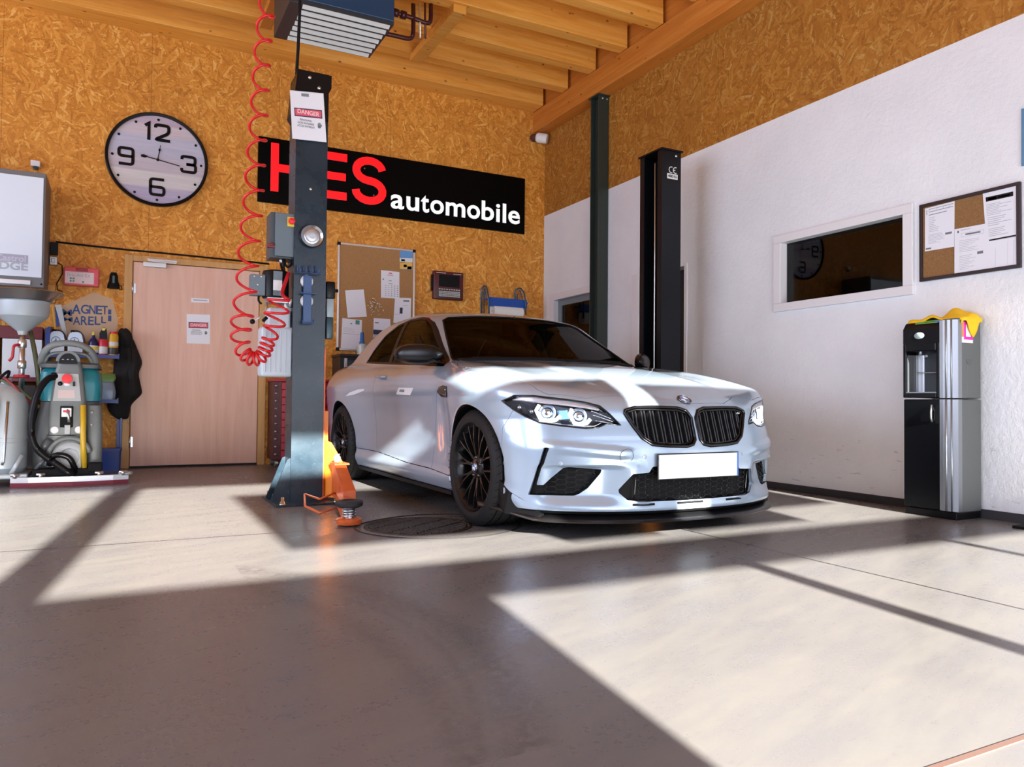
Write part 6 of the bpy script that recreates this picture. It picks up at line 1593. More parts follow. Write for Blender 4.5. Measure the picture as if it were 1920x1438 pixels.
def water_cooler():
    x0, x1, y0, y1, H = 4.525, 4.785, 2.87, 3.22, 1.255
    t = thing('water_cooler', 'black and silver floor standing water cooler against the white wall', 'water cooler', ((x0+x1)/2, (y0+y1)/2, 0)); ox, oy = t.location.x, t.location.y
    def O(name, bm, m, parent=t, **k):
        bmesh.ops.translate(bm, vec=(-ox, -oy, 0), verts=bm.verts); return obj(name, bm, m, parent, **k)
    SV = mat('cooler_silver', (.34, .36, .38), .35, .8); SD = mat('cooler_side', (.115, .125, .122), .45); SB = mat('cooler_black', (.004, .0045, .006), .25, spec=.22); SS = mat('cooler_navy', (.10, .15, .22), .3, .4)
    bm = bm_new(); bx(bm, x0+.03, x1, y0+.005, y1-.002, .045, .735, .004); bx(bm, x0+.115, x1, y0+.005, y1-.002, .745, H-.02, .006); bx(bm, x0+.03, x0+.115, y0+.005, y0+.10, .745, H-.02); O('side_shell', bm, SD)
    bm = bm_new(); bx(bm, x0+.01, x1-.005, y0+.006, y1-.004, 0, .045, .004); O('plinth', bm, BLK)
    # lower front: door between silver pilaster and corner
    fy = y0 + .105
    bm = bm_new(); bx(bm, x0+.004, x0+.035, fy, y1, .05, .735, .006); d = O('door', bm, SB)
    bm = bm_new(); tube(bm, [(x0+.003, fy+.055, .70), (x0-.012, fy+.048, .66), (x0-.012, fy+.048, .62), (x0+.003, fy+.052, .595)], .006, 8); O('door_handle', bm, SV, d)
    bm = bm_new(); bx(bm, x0+.002, x0+.008, fy+.005, fy+.03, .585, .70, .002); O('handle_recess', bm, BLKM, d)
    for z0, z1 in ((.05, .735), (.745, H-.03)):
        bm = bm_new()
        for k in range(5):
            a = k/5; ya = fy - a*(fy-y0); yb = fy - (k+1)/5*(fy-y0); xa = x0 + .002 + .020*a*a; xb = x0 + .002 + .020*((k+1)/5)**2
            prism(bm, [(xa, ya, z0), (xb, yb, z0), (x0+.06, yb, z0), (x0+.06, ya, z0)], (0, 0, z1-z0))
        tube(bm, [(x0+.004, fy-.040, z0), (x0+.004, fy-.040, z1)], .006, 8); tube(bm, [(x0+.010, fy-.070, z0), (x0+.010, fy-.070, z1)], .005, 8)
        O('pilaster', bm, SV)
    # upper front: head, dispensing niche
    bm = bm_new(); prism(bm, [(x0, fy, 1.09), (x0, fy, 1.185), (x0+.03, fy, 1.225), (x0+.115, fy, 1.242), (x0+.115, fy, 1.09)], (0, y1-fy, 0)); hd = O('head', bm, SB)
    bm = bm_new(); bx(bm, x0-.002, x0+.10, fy, fy+.02, .745, 1.09, .004); bx(bm, x0-.002, x0+.10, y1-.022, y1, .745, 1.09, .004); bx(bm, x0-.006, x0+.10, fy+.02, y1-.022, 1.04, 1.09, .006); bx(bm, x0-.006, x0+.10, fy+.02, y1-.022, .745, .775, .004); ni = O('niche_frame', bm, SB)
    bm = bm_new(); bx(bm, x0+.10, x0+.115, fy+.01, y1-.01, .77, 1.07); O('niche_back', bm, mat('niche_dark', (.03, .04, .05), .25), ni)
    bm = bm_new(); 
    for k in range(8):
        a0 = PI/2*k/8; a1 = PI/2*(k+1)/8
        prism(bm, [(x0+.008+.09*math.sin(a0), y1-.025-.055*(1-math.cos(a0)), .775), (x0+.008+.09*math.sin(a1), y1-.025-.055*(1-math.cos(a1)), .775), (x0+.104, y1-.022, .775)], (0, 0, .245))
    O('niche_side', bm, SV, ni)
    bm = bm_new(); tube(bm, [(x0+.04, fy+.03, .905), (x0+.04, y1-.07, .905)], .004, 8); O('niche_bar', bm, SV, ni)
    bm = bm_new(); bx(bm, x0+.0, x0+.095, fy+.02, y1-.022, .775, .782); O('drip_tray', bm, SV, ni)
    bm = bm_new(); tube(bm, [(x0+.03, (fy+y1)/2+.02, 1.06), (x0+.025, (fy+y1)/2+.02, 1.015)], .010, 10); tube(bm, [(x0+.03, (fy+y1)/2-.02, 1.02), (x0+.028, (fy+y1)/2-.02, 1.0)], .012, 10); O('tap', bm, SV, ni)
    bm = bm_new(); lathe(bm, [(1, 0), (1, .2), (0, .25)], 28, Matrix.Translation((x0-.001, (fy+y1)/2+.01, 1.140)) @ to_dir((-1, 0, 0)) @ Matrix.Diagonal((.034, .021, .01, 1))); bg_ = O('maker_badge', bm, mat('badge_pale', (.45, .62, .62), .3), hd)
    bm = bm_new(); prism(bm, [(x0+.020, fy+.055, 1.216), (x0+.020, fy+.175, 1.216), (x0+.060, fy+.175, 1.236), (x0+.060, fy+.055, 1.236)], (-.0015, 0, .002)); O('control_strip', bm, mat('strip_green', (.22, .62, .10), .4), hd)
    bm = bm_new(); prism(bm, [(x0+.020, fy+.02, 1.216), (x0+.020, fy+.053, 1.216), (x0+.060, fy+.053, 1.236), (x0+.060, fy+.02, 1.236)], (-.0015, 0, .002)); O('control_strip', bm, mat('strip_blue', (.20, .50, .80), .4), hd)
    # side handle and stickers (side faces the front of the hall)
    bm = bm_new(); P_ = [(4.665 + .030*math.cos(a), y0+.0045, .985 - .034*math.sin(a)) for a in np.linspace(0, PI, 14)]; prism(bm, P_, (0, -.002, 0)); O('grip_recess', bm, mat('grip_dark', (.10, .11, .11), .5))
    QY = lambda x_, z_: (x_, y0+.0045, z_)
    bm = bm_new(); bx(bm, 4.572, 4.700, y0+.002, y0+.0045, 1.085, 1.215); st = O('sticker', bm, WHT)
    MG = mat('sticker_magenta', (.75, .02, .45), .5)
    bm = bm_new(); bx(bm, 4.610, 4.700, y0+.0005, y0+.002, 1.105, 1.122); bx(bm, 4.610, 4.700, y0+.0005, y0+.002, 1.198, 1.215); bx(bm, 4.610, 4.627, y0+.0005, y0+.002, 1.122, 1.198); bx(bm, 4.683, 4.700, y0+.0005, y0+.002, 1.122, 1.198); O('sticker_frame', bm, MG, st)
    bm = bm_new(); bx(bm, 4.572, 4.606, y0+.0005, y0+.002, 1.12, 1.215); O('sticker_patch', bm, mat('sticker_orange', (.85, .25, .10), .5), st)
    # yellow cloth thrown over the top
    t2 = None
    nx, ny = 26, 30; V = []; F_ = []
    r = random.Random(11)
    for i in range(nx+1):
        for j in range(ny+1):
            u, v = i/nx, j/ny
            x = x0 + .045 + u*(x1-x0+.0-.055); y = y1 + .03 - v*(y1-y0+.075)
            z = H - .014 + .020*max(0, math.sin(7*u + 3.5*v))*math.sin(PI*v)**.5 + .062*math.exp(-((v-.66)/.22)**2)*math.exp(-((u-.55)/.35)**2) + .012*math.sin(17*v + 6*u)*math.sin(PI*min(1, v))
            over = max(0, y0 - y)
            if y < y0 - .002: z -= over*(.5 + 2.4*max(0, 1 - abs(u-.55)/.36)); y = y0 - .008 - .008*math.sin(7*u)**2
            if y > y1 + .002: z -= (y-y1)*1.0; y = y1 + .006
            if u < .08: z -= (.08-u)*.25
            V.append((x, y, z))
    for i in range(nx):
        for j in range(ny): F_.append((i*(ny+1)+j, (i+1)*(ny+1)+j, (i+1)*(ny+1)+j+1, i*(ny+1)+j+1))
    o = obj('cleaning_cloth', (V, [], F_), mat('cloth_yellow', (.95, .58, .012), .85, bump=.2, bscale=220), smooth='all'); md = o.modifiers.new('thickness', 'SOLIDIFY'); md.thickness = .004; md.offset = 1
    tag(o, 'crumpled yellow cleaning cloth draped over the top of the water cooler', 'cloth')
    # dark foot at the right edge
    t3 = thing('stand_foot', 'black metal stand foot on the floor at the right edge by the wall', 'foot', (4.62, 2.50, 0))
    bm = bm_new(); bx(bm, -.055, .25, -.07, .07, 0, .016, .004); obj('foot_plate', bm, BLKM, t3)
    bm = bm_new(); bx(bm, .02, .20, -.03, .03, .016, .04, .006); obj('foot_rib', bm, BLKM, t3)
def floor_drain():
    c = fl(782, 981); t = thing('floor_drain', 'round iron floor drain cover with slots beside the front wheel', 'drain cover', (1.50, 4.02, 0))
    IR = mat('cast_iron', (.045, .036, .030), .55, .5, var=.3, vscale=30); R = .30
    bm = bm_new(); lathe(bm, [(R, 0), (R, .004), (R-.018, .005), (R-.02, .001)], 64); obj('drain_frame', bm, IR, t)
    bm = bm_new(); lathe(bm, [(R-.024, .0012), (0, .0012)], 56); obj('drain_pit', bm, mat('pit_black', (.006, .005, .005), .8), t)
    bm = bm_new()
    for k in range(-9, 10):
        x = k*.029; L = math.sqrt(max(.001, (R-.03)**2 - x*x))
        box(bm, (x, 0, .0035), (.013, 2*L, .004), None)
    for yy in (-.14, 0, .14): L = math.sqrt((R-.03)**2-yy*yy); box(bm, (0, yy, .0034), (2*L, .014, .0042))
    g = obj('drain_grate', bm, IR, t)
    g.rotation_euler = (0, 0, .6)
    bm = bm_new(); tube(bm, [(1.62 + .47*math.cos(a)*(1+.03*math.sin(3*a)), 3.98 + .40*math.sin(a)*(1+.03*math.cos(4*a)), .001) for a in np.linspace(0, 2*PI, 70)[:-1]], .0045, 5, closed=True)
    struct(obj('trim_6', bm, mat('crack_black', (.012, .010, .010), .8)))
noticeboard(); water_cooler(); floor_drain()
# ------------------------------------------------------------------ cleaning machine, oil drainer, shelf and its contents at the left
SG = mat('machine_grey', (.17, .19, .19), .45); SGD = mat('machine_grey_dark', (.085, .095, .10), .45); TEAL = mat('machine_teal', (.012, .20, .25), .32); PALE = mat('panel_pale', (.42, .44, .44), .4)
def loft(bm, rings, cap=True, mi=0):
    R_ = [[bm.verts.new(Vector(p)) for p in r] for r in rings]
    for a, b in zip(R_, R_[1:]):
        n = len(a)
        for i in range(n): bm.faces.new((a[i], a[(i+1) % n], b[(i+1) % n], b[i])).material_index = mi
    if cap: bm.faces.new(R_[0]); bm.faces.new(R_[-1])
def rrect(x0, x1, y0, y1, z, r, k=4):
    out = []
    for cx_, cy_, a0 in ((x1-r, y1-r, 0), (x0+r, y1-r, PI/2), (x0+r, y0+r, PI), (x1-r, y0+r, 1.5*PI)):
        for i in range(k+1): a = a0 + PI/2*i/k; out.append((cx_ + r*math.cos(a), cy_ + r*math.sin(a), z))
    return out
def scrubber():
    t = thing('floor_scrubber', 'grey and teal walk-behind floor scrubber with black hose parked left of the door', 'floor scrubber', (-.355, 7.3, 0)); 
    def O(name, bm, m, parent=t, **k):
        bmesh.ops.translate(bm, vec=(.355, -7.3, 0), verts=bm.verts); return obj(name, bm, m, parent, **k)
    # lower body
    bm = bm_new(); loft(bm, [rrect(-.60, -.12, 7.16, 7.85, .13, .06), rrect(-.61, -.115, 7.14, 7.90, .30, .07), rrect(-.58, -.12, 7.15, 7.90, .52, .07), rrect(-.55, -.13, 7.17, 7.88, .66, .07)]); bd = O('lower_body', bm, SGD, smooth=35)
    bm = bm_new(); loft(bm, [rrect(-.215, -.11, 7.10, 7.30, .13, .04), rrect(-.22, -.105, 7.08, 7.30, .40, .04), rrect(-.235, -.12, 7.11, 7.30, .63, .04)]); sl = O('side_lobe', bm, SG, smooth=35)
    for z in (.575, .475):
        bm = bm_new(); lathe(bm, [(.012, 0), (.010, .006), (0, .007)], 14, Matrix.Translation((-.185, 7.085, z)) @ to_dir((0, -1, 0))); O('side_screw', bm, PALE, sl)
    # teal recovery tank
    bm = bm_new(); loft(bm, [rrect(-.555, -.125, 7.17, 7.80, .665, .06), rrect(-.565, -.12, 7.16, 7.82, .80, .06), rrect(-.555, -.135, 7.17, 7.80, .90, .06), rrect(-.53, -.155, 7.2, 7.76, .935, .05)]); O('recovery_tank', bm, TEAL, smooth=35)
    bm = bm_new(); loft(bm, [rrect(-.56, -.13, 7.16, 7.78, .935, .05), rrect(-.565, -.13, 7.15, 7.78, .965, .05), rrect(-.52, -.17, 7.2, 7.7, .985, .04)]); O('tank_lid', bm, SGD, smooth=35)
    # sloping console
    f = [(-.440, 7.105, 1.02, .085), (-.450, 7.085, .90, .085), (-.478, 7.065, .655, .115), (-.486, 7.055, .50, .12), (-.482, 7.065, .395, .12)]
    bm = bm_new(); loft(bm, [rrect(a if i else -.425, -.695-a-.01 if i else -.285, y, 7.30, z, .03) for i, (a, y, z, w_) in enumerate(f)][::-1]); co = O('console', bm, SG, smooth=40)
    bm = bm_new(); loft(bm, [rrect(-.50, -.22, 7.075, 7.3, .14, .05), rrect(-.50, -.22, 7.06, 7.3, .39, .05)]); lc = O('lower_cover', bm, SG, smooth=40)
    # control plate
    ys = lambda z: 7.085 - (.90-z)*.082 - .004
    bm = bm_new(); prism(bm, [(-.435, ys(.885), .885), (-.285, ys(.885), .885), (-.262, ys(.665), .665), (-.458, ys(.665), .665)], (0, -.006, 0)); cp = O('control_plate', bm, PALE, co)
    bm = bm_new(); lathe(bm, [(.030, 0), (.030, .012), (.038, .016), (.036, .030), (0, .034)], 28, Matrix.Translation((-.362, ys(.845)-.006, .845)) @ to_dir((0, -1, 0))); O('stop_button', bm, RED, cp, smooth=40)
    bm = bm_new(); lathe(bm, [(.026, 0), (.024, .008), (0, .009)], 20, Matrix.Translation((-.362, ys(.800)-.006, .800)) @ to_dir((0, -1, 0)) @ Matrix.Diagonal((1, .6, 1, 1))); O('lamp', bm, WHT, cp)
    bm = bm_new(); lathe(bm, [(.018, 0), (.016, .012), (0, .013)], 16, Matrix.Translation((-.410, ys(.805)-.006, .805)) @ to_dir((0, -1, 0))); O('key_switch', bm, BLK, cp)
    bm = bm_new(); bx(bm, -.322, -.306, ys(.80)-.020, ys(.80)-.004, .785, .822); O('rocker_switch', bm, BLK, cp)
    bm = bm_new(); prism(bm, [(-.42, ys(.755)-.0065, .755), (-.31, ys(.755)-.0065, .755), (-.305, ys(.69)-.0065, .69), (-.425, ys(.69)-.0065, .69)], (0, -.001, 0)); O('plate_label', bm, mat('label_rose', (.62, .50, .48), .5), cp)
    # lower opening with levers
    bm = bm_new(); bx(bm, -.405, -.315, 7.040, 7.075, .455, .625, .004); op = O('lever_recess', bm, BLKM, co)
    bm = bm_new(); bx(bm, -.395, -.325, 7.030, 7.042, .54, .612, .003); tube(bm, [(-.355, 7.04, .60), (-.345, 7.00, .55), (-.342, 7.01, .50)], .010, 8); O('lever', bm, GALV, op)
    bm = bm_new(); bx(bm, -.385, -.335, 7.022, 7.032, .575, .592, .002); O('lever_grip', bm, RED, op)
    bm = bm_new(); bx(bm, -.372, -.332, 7.030, 7.060, .40, .475, .003); O('latch_plate', bm, PALE, op)
    for x in (-.440, -.272):
        bm = bm_new(); lathe(bm, [(.030, 0), (.030, .008), (.024, .014), (0, .015)], 24, Matrix.Translation((x, 7.058, .435)) @ to_dir((0, -1, 0))); O('filler_cap', bm, WHT, co, smooth=40)
    # fan cover
    bm = bm_new(); lathe(bm, [(.125, 0), (.122, .02), (.105, .03), (.07, .03), (.066, .015), (.03, .015), (0, .018)], 40, Matrix.Translation((-.335, 7.06, .215)) @ to_dir((0, -1, .1))); fc = O('fan_cover', bm, mat('fan_pale', (.46, .49, .50), .45), lc, smooth=40)
    bm = bm_new(); tube(bm, [(-.335 + .145*math.cos(a), 7.035, .225 + .145*math.sin(a)) for a in np.linspace(.2, PI-.2, 16)], .020, 8); O('fan_arch', bm, SG, lc)
    # handle
    H_ = [(-.555, 7.22, .965), (-.545, 7.16, 1.04), (-.485, 7.12, 1.115), (-.36, 7.10, 1.140), (-.235, 7.12, 1.115), (-.175, 7.16, 1.04), (-.165, 7.22, .965)]
    bm = bm_new(); tube(bm, rnd([(a, b, c) for a, b, c in H_], .09, 5), .026, 12); tube(bm, rnd([(-.53, 7.2, .965), (-.51, 7.17, 1.03), (-.46, 7.16, 1.055), (-.36, 7.15, 1.06), (-.26, 7.16, 1.055), (-.21, 7.17, 1.03), (-.19, 7.2, .965)], .05), .013, 8); O('handle_bar', bm, SG)
    bm = bm_new(); loft(bm, [[(-.36 + .085*math.cos(a), 7.085 - .02*0, .985 + .085*math.sin(a)) for a in np.linspace(0, PI, 18)], [(-.36 + .085*math.cos(a), 7.20, .985 + .085*math.sin(a)) for a in np.linspace(0, PI, 18)]]); O('display_hood', bm, SG, co, smooth=40)
    bm = bm_new(); loft(bm, [[(-.36 + .066*math.cos(a), 7.080, .965 + .085*math.sin(a)) for a in np.linspace(0, PI, 18)], [(-.36 + .066*math.cos(a), 7.09, .965 + .085*math.sin(a)) for a in np.linspace(0, PI, 18)]]); ds = O('display', bm, BLK, co)
    bm = bm_new()
    for x in (-.395, -.36, -.328): tube(bm, [(x-.008, 7.078, 1.0), (x+.008, 7.078, 1.0)], .004, 6)
    O('display_marks', bm, PALE, ds)
    # yellow level tube
    bm = bm_new(); tube(bm, [(-.245, 7.035, .635), (-.240, 7.025, .35), (-.228, 7.03, .10)], .022, 12); O('level_tube', bm, mat('tube_yellow', (.62, .40, .025), .35))
    # black drain hose
    bm = bm_new(); pts = rnd([(-.445, 7.09, .86), (-.50, 7.06, .845), (-.565, 7.02, .73), (-.600, 7.0, .50), (-.585, 6.99, .33), (-.51, 6.98, .24), (-.39, 6.96, .15), (-.30, 6.94, .075)], .10, 5)
    tube(bm, pts, .026, 12); O('drain_hose', bm, BLK)
    bm = bm_new(); tube(bm, [(-.47, 7.09, .862), (-.435, 7.10, .862)], .032, 12); O('hose_cuff', bm, BLKM)
    bm = bm_new(); tube(bm, rnd([(-.28, 7.0, .10), (-.33, 6.97, .23), (-.44, 6.98, .25), (-.47, 7.02, .16)], .05), .022, 10); O('suction_hose', bm, BLK)
    bm = bm_new(); tube(bm, [(-.54, 7.06, .25), (-.47, 7.03, .36)], .030, 10); tube(bm, [(-.56, 7.02, .13), (-.50, 7.0, .21)], .014, 8); O('lift_link', bm, SGD)
    # squeegee
    bm = bm_new(); P_ = [(-.72, 6.96), (-.60, 6.93), (-.30, 6.90), (-.02, 6.93), (.09, 6.96)]
    for (xa, ya), (xb, yb) in zip(P_, P_[1:]): prism(bm, [(xa, ya, .030), (xa, ya, .075), (xa, ya+.045, .075), (xa, ya+.045, .030)], (xb-xa, yb-ya, 0))
    sq = O('squeegee', bm, ALU)
    bm = bm_new()
    for (xa, ya), (xb, yb) in zip(P_, P_[1:]): prism(bm, [(xa, ya-.012, .0), (xa, ya-.012, .034), (xa, ya+.004, .034), (xa, ya+.004, .0)], (xb-xa, yb-ya, 0))
    O('squeegee_blade', bm, mat('blade_red', (.20, .015, .035), .5), sq)
    for x in (-.69, -.52, -.12, .05):
        bm = bm_new(); tube(bm, [(x, 6.95, .07), (x, 6.95, .105)], .014, 8); tube(bm, [(x-.03, 6.955, .095), (x+.03, 6.955, .095)], .011, 8); O('wing_nut', bm, ZINC, sq)
    bm = bm_new(); lathe(bm, [(.05, -.012), (.055, 0), (.05, .012)], 20, Matrix.Translation((.07, 7.0, .08)), cap=True); O('guide_roller', bm, PALE, sq)
    bm = bm_new(); bx(bm, -.58, -.14, 6.98, 7.16, .07, .13, .01); bx(bm, -.20, -.10, 6.97, 7.1, .10, .17, .008); O('squeegee_mount', bm, BLKM)
    for x in (-.56, -.16):
        bm = bm_new(); lathe(bm, [(.0, -.03), (.105, -.03), (.115, -.02), (.115, .02), (.105, .03), (0, .03)], 28, Matrix.Translation((x, 7.55, .115)) @ to_dir((1, 0, 0))); O('wheel', bm, BLKM, smooth=40)
def oil_drainer():
    c = (-.70, 7.36); t = thing('oil_drainer', 'tall steel oil drain funnel on a pole over a grey tank at the left edge', 'oil drainer', (c[0], c[1], 0))
    def O(name, bm, m, parent=t, **k):
        bmesh.ops.translate(bm, vec=(-c[0], -c[1], 0), verts=bm.verts); return obj(name, bm, m, parent, **k)
    T = Matrix.Translation((c[0], c[1], 0))
    FU = mat('funnel_steel', (.42, .43, .44), .28, .9); FG = mat('funnel_grey', (.40, .46, .50), .45, .1)
    bm = bm_new(); lathe(bm, [(.285, 1.545), (.262, 1.552), (.215, 1.500), (.19, 1.47)], 56, T); lathe(bm, [(.285, 1.545), (.290, 1.55), (.285, 1.556), (.262, 1.556)], 56, T); fn = O('funnel_rim', bm, FU, smooth=50)
    bm = bm_new(); lathe(bm, [(.205, 1.475), (.190, 1.468), (.186, 1.372), (.178, 1.350), (.040, 1.232), (.030, 1.20)], 48, T); O('funnel_bowl', bm, FG, smooth=20)
    bm = bm_new(); tube(bm, [(c[0], c[1], 1.215), (c[0], c[1], .70)], .021, 14); po = O('pole', bm, STEEL)
    for z in (.96, 1.13): bm = bm_new(); lathe(bm, [(.022, z-.035), (.031, z-.03), (.032, z), (.031, z+.03), (.022, z+.035)], 16, T); O('pole_collar', bm, ZINC, po)
    bm = bm_new(); tube(bm, rnd([(c[0]-.02, c[1]-.03, 1.12), (c[0]-.055, c[1]-.05, 1.11), (c[0]-.06, c[1]-.05, 1.01), (c[0]-.085, c[1]-.05, .985)], .02), .012, 8); O('valve_lever', bm, mat('lever_red', (.45, .02, .03), .4), po)
    bm = bm_new(); lathe(bm, [(0, .85), (.055, .85), (.060, .862), (.055, .876), (0, .876)], 20, T); O('hand_wheel', bm, mat('lever_red', (.45, .02, .03), .4), po)
    c2 = (c[0]-.08, c[1]-.20)
    T2 = Matrix.Translation((c2[0], c2[1], 0)); TG = mat('tank_grey', (.44, .50, .53), .4, .2)
    bm = bm_new(); lathe(bm, [(0, .10), (.12, .10), (.150, .14), (.150, .64), (.13, .72), (.09, .775), (.04, .80), (.035, .84), (0, .84)], 40, T2); tk = O('tank', bm, TG, smooth=35)
    for z in (.34, .37):
        bm = bm_new(); lathe(bm, [(.150, z-.006), (.154, z), (.150, z+.006)], 40, T2); O('tank_seam', bm, TG, tk)
    bm = bm_new(); tube(bm, [(c2[0]+.03, c2[1]-.152, .66), (c2[0]+.01, c2[1]-.156, .20), (c2[0]+.0, c2[1]-.156, .17)], .010, 8); O('level_rod', bm, STEEL, tk)
    bm = bm_new(); bx(bm, c2[0]-.17, c2[0]+.17, c2[1]-.17, c2[1]+.20, .06, .10, .01); tube(bm, [(c2[0]+.06, c2[1]-.17, .10), (c2[0]+.13, c2[1]-.13, .24)], .018, 8); O('trolley', bm, TG)
    for x, y in ((-.14, -.14), (.14, -.14), (-.14, .16), (.14, .16)):
        bm = bm_new(); lathe(bm, [(0, -.014), (.03, -.014), (.03, .014), (0, .014)], 18, Matrix.Translation((c2[0]+x, c2[1]+y, .031)) @ to_dir((1, 0, 0))); O('caster', bm, BLKM)
    for k, (pts, r, m) in enumerate((([(-.13, -.02, .74), (-.10, -.17, .80), (-.02, -.17, .62), (-.08, -.18, .45), (-.13, -.17, .55), (-.05, -.19, .70)], .012, BLKM), ([(.0, 0, .83), (.04, -.12, .92), (-.06, -.18, .80), (-.13, -.17, .62)], .011, BLKM), ([(-.1, .0, .9), (.02, -.10, .83), (.12, -.05, .70), (.20, .10, .60)], .010, mat('hose_dull_red', (.30, .03, .05), .4)), ([(-.10, .0, .86), (.05, -.08, .79), (.16, 0, .69), (.26, .12, .56)], .014, mat('hose_olive', (.10, .11, .05), .5)))):
        bm = bm_new(); tube(bm, rnd([(c2[0]+a, c2[1]+b, d) for a, b, d in pts], .08), r, 8); O('hose', bm, m)
    bm = bm_new(); tube(bm, rnd([(c[0]+.05, c[1]+.06, 1.24), (c[0]+.10, c[1]+.05, .98), (c[0]+.13, c[1]+.02, .70)], .1), .018, 8); O('hose', bm, mat('hose_olive', (.10, .11, .05), .5))
def display_cabinet():
    x0, x1, Y, z0, z1 = -1.65, -.60, 7.9, 1.665, 2.685
    t = thing('oil_cabinet', 'white lit-looking wall cabinet with grey frame and faded grey lettering at the left edge', 'cabinet', ((x0+x1)/2, YB, z0))
    cx_ = (x0+x1)/2; FR_ = mat('cabinet_grey', (.16, .165, .17), .45); FACE = mat('cabinet_face', (.74, .84, .93), .25)
    q = lambda x: x-cx_
    bm = bm_new(); bx(bm, q(x0), q(x1), Y-YB, -.006, 0, z1-z0, .006); obj('cabinet_case', bm, FR_, t)
    bm = bm_new(); bx(bm, q(x0)+.03, q(x1)-.018, Y-YB-.010, Y-YB, .085, z1-z0-.045, .003); fp = obj('front_panel', bm, FACE, t)
    bm = bm_new(); bx(bm, q(x0)+.03, q(-.70), Y-YB-.012, Y-YB, .018, .055, .002); obj('lower_strip', bm, WHT, t)
    bm = bm_new(); bx(bm, q(x0)+.15, q(-.722), Y-YB-.0115, Y-YB-.010, .205, .275); obj('letter_band', bm, mat('band_lilac', (.40, .42, .52), .5), fp)
    text('lettering', 'Castrol', .075, (q(-.735), Y-YB-.0125, .238), mat('letter_lilac', (.55, .58, .68), .5), fp, align='RIGHT', bold=.002, depth=.001)
    text('lettering', 'EDGE', .095, (q(-.722), Y-YB-.0115, .170), mat('letter_silver', (.42, .48, .54), .45), fp, align='RIGHT', bold=.003, depth=.001, sx=1.15)
    for x in (-.80, -.62):
        bm = bm_new(); lathe(bm, [(.008, 0), (.007, .004), (0, .005)], 10, Matrix.Translation((q(x), Y-YB-.001, .03)) @ to_dir((0, -1, 0))); obj('cabinet_screw', bm, BLK, t)
    # yellow-labelled can on the cabinet's side bracket
    a = V3(px_plane(97, 540, 1, 8.37)); t2 = thing('carton', 'narrow ochre carton fixed to the wall between the cabinet and the steel funnel', 'carton', (a.x, 8.378, a.z-.14))
    bm = bm_new(); bx(bm, -.03, .03, -.04, .04, 0, .17, .004); obj('carton_body', bm, mat('carton_ochre', (.62, .30, .06), .5), t2)
    bm = bm_new(); bx(bm, -.022, .022, -.0415, -.04, .02, .09); obj('carton_label', bm, PAPER, t2)
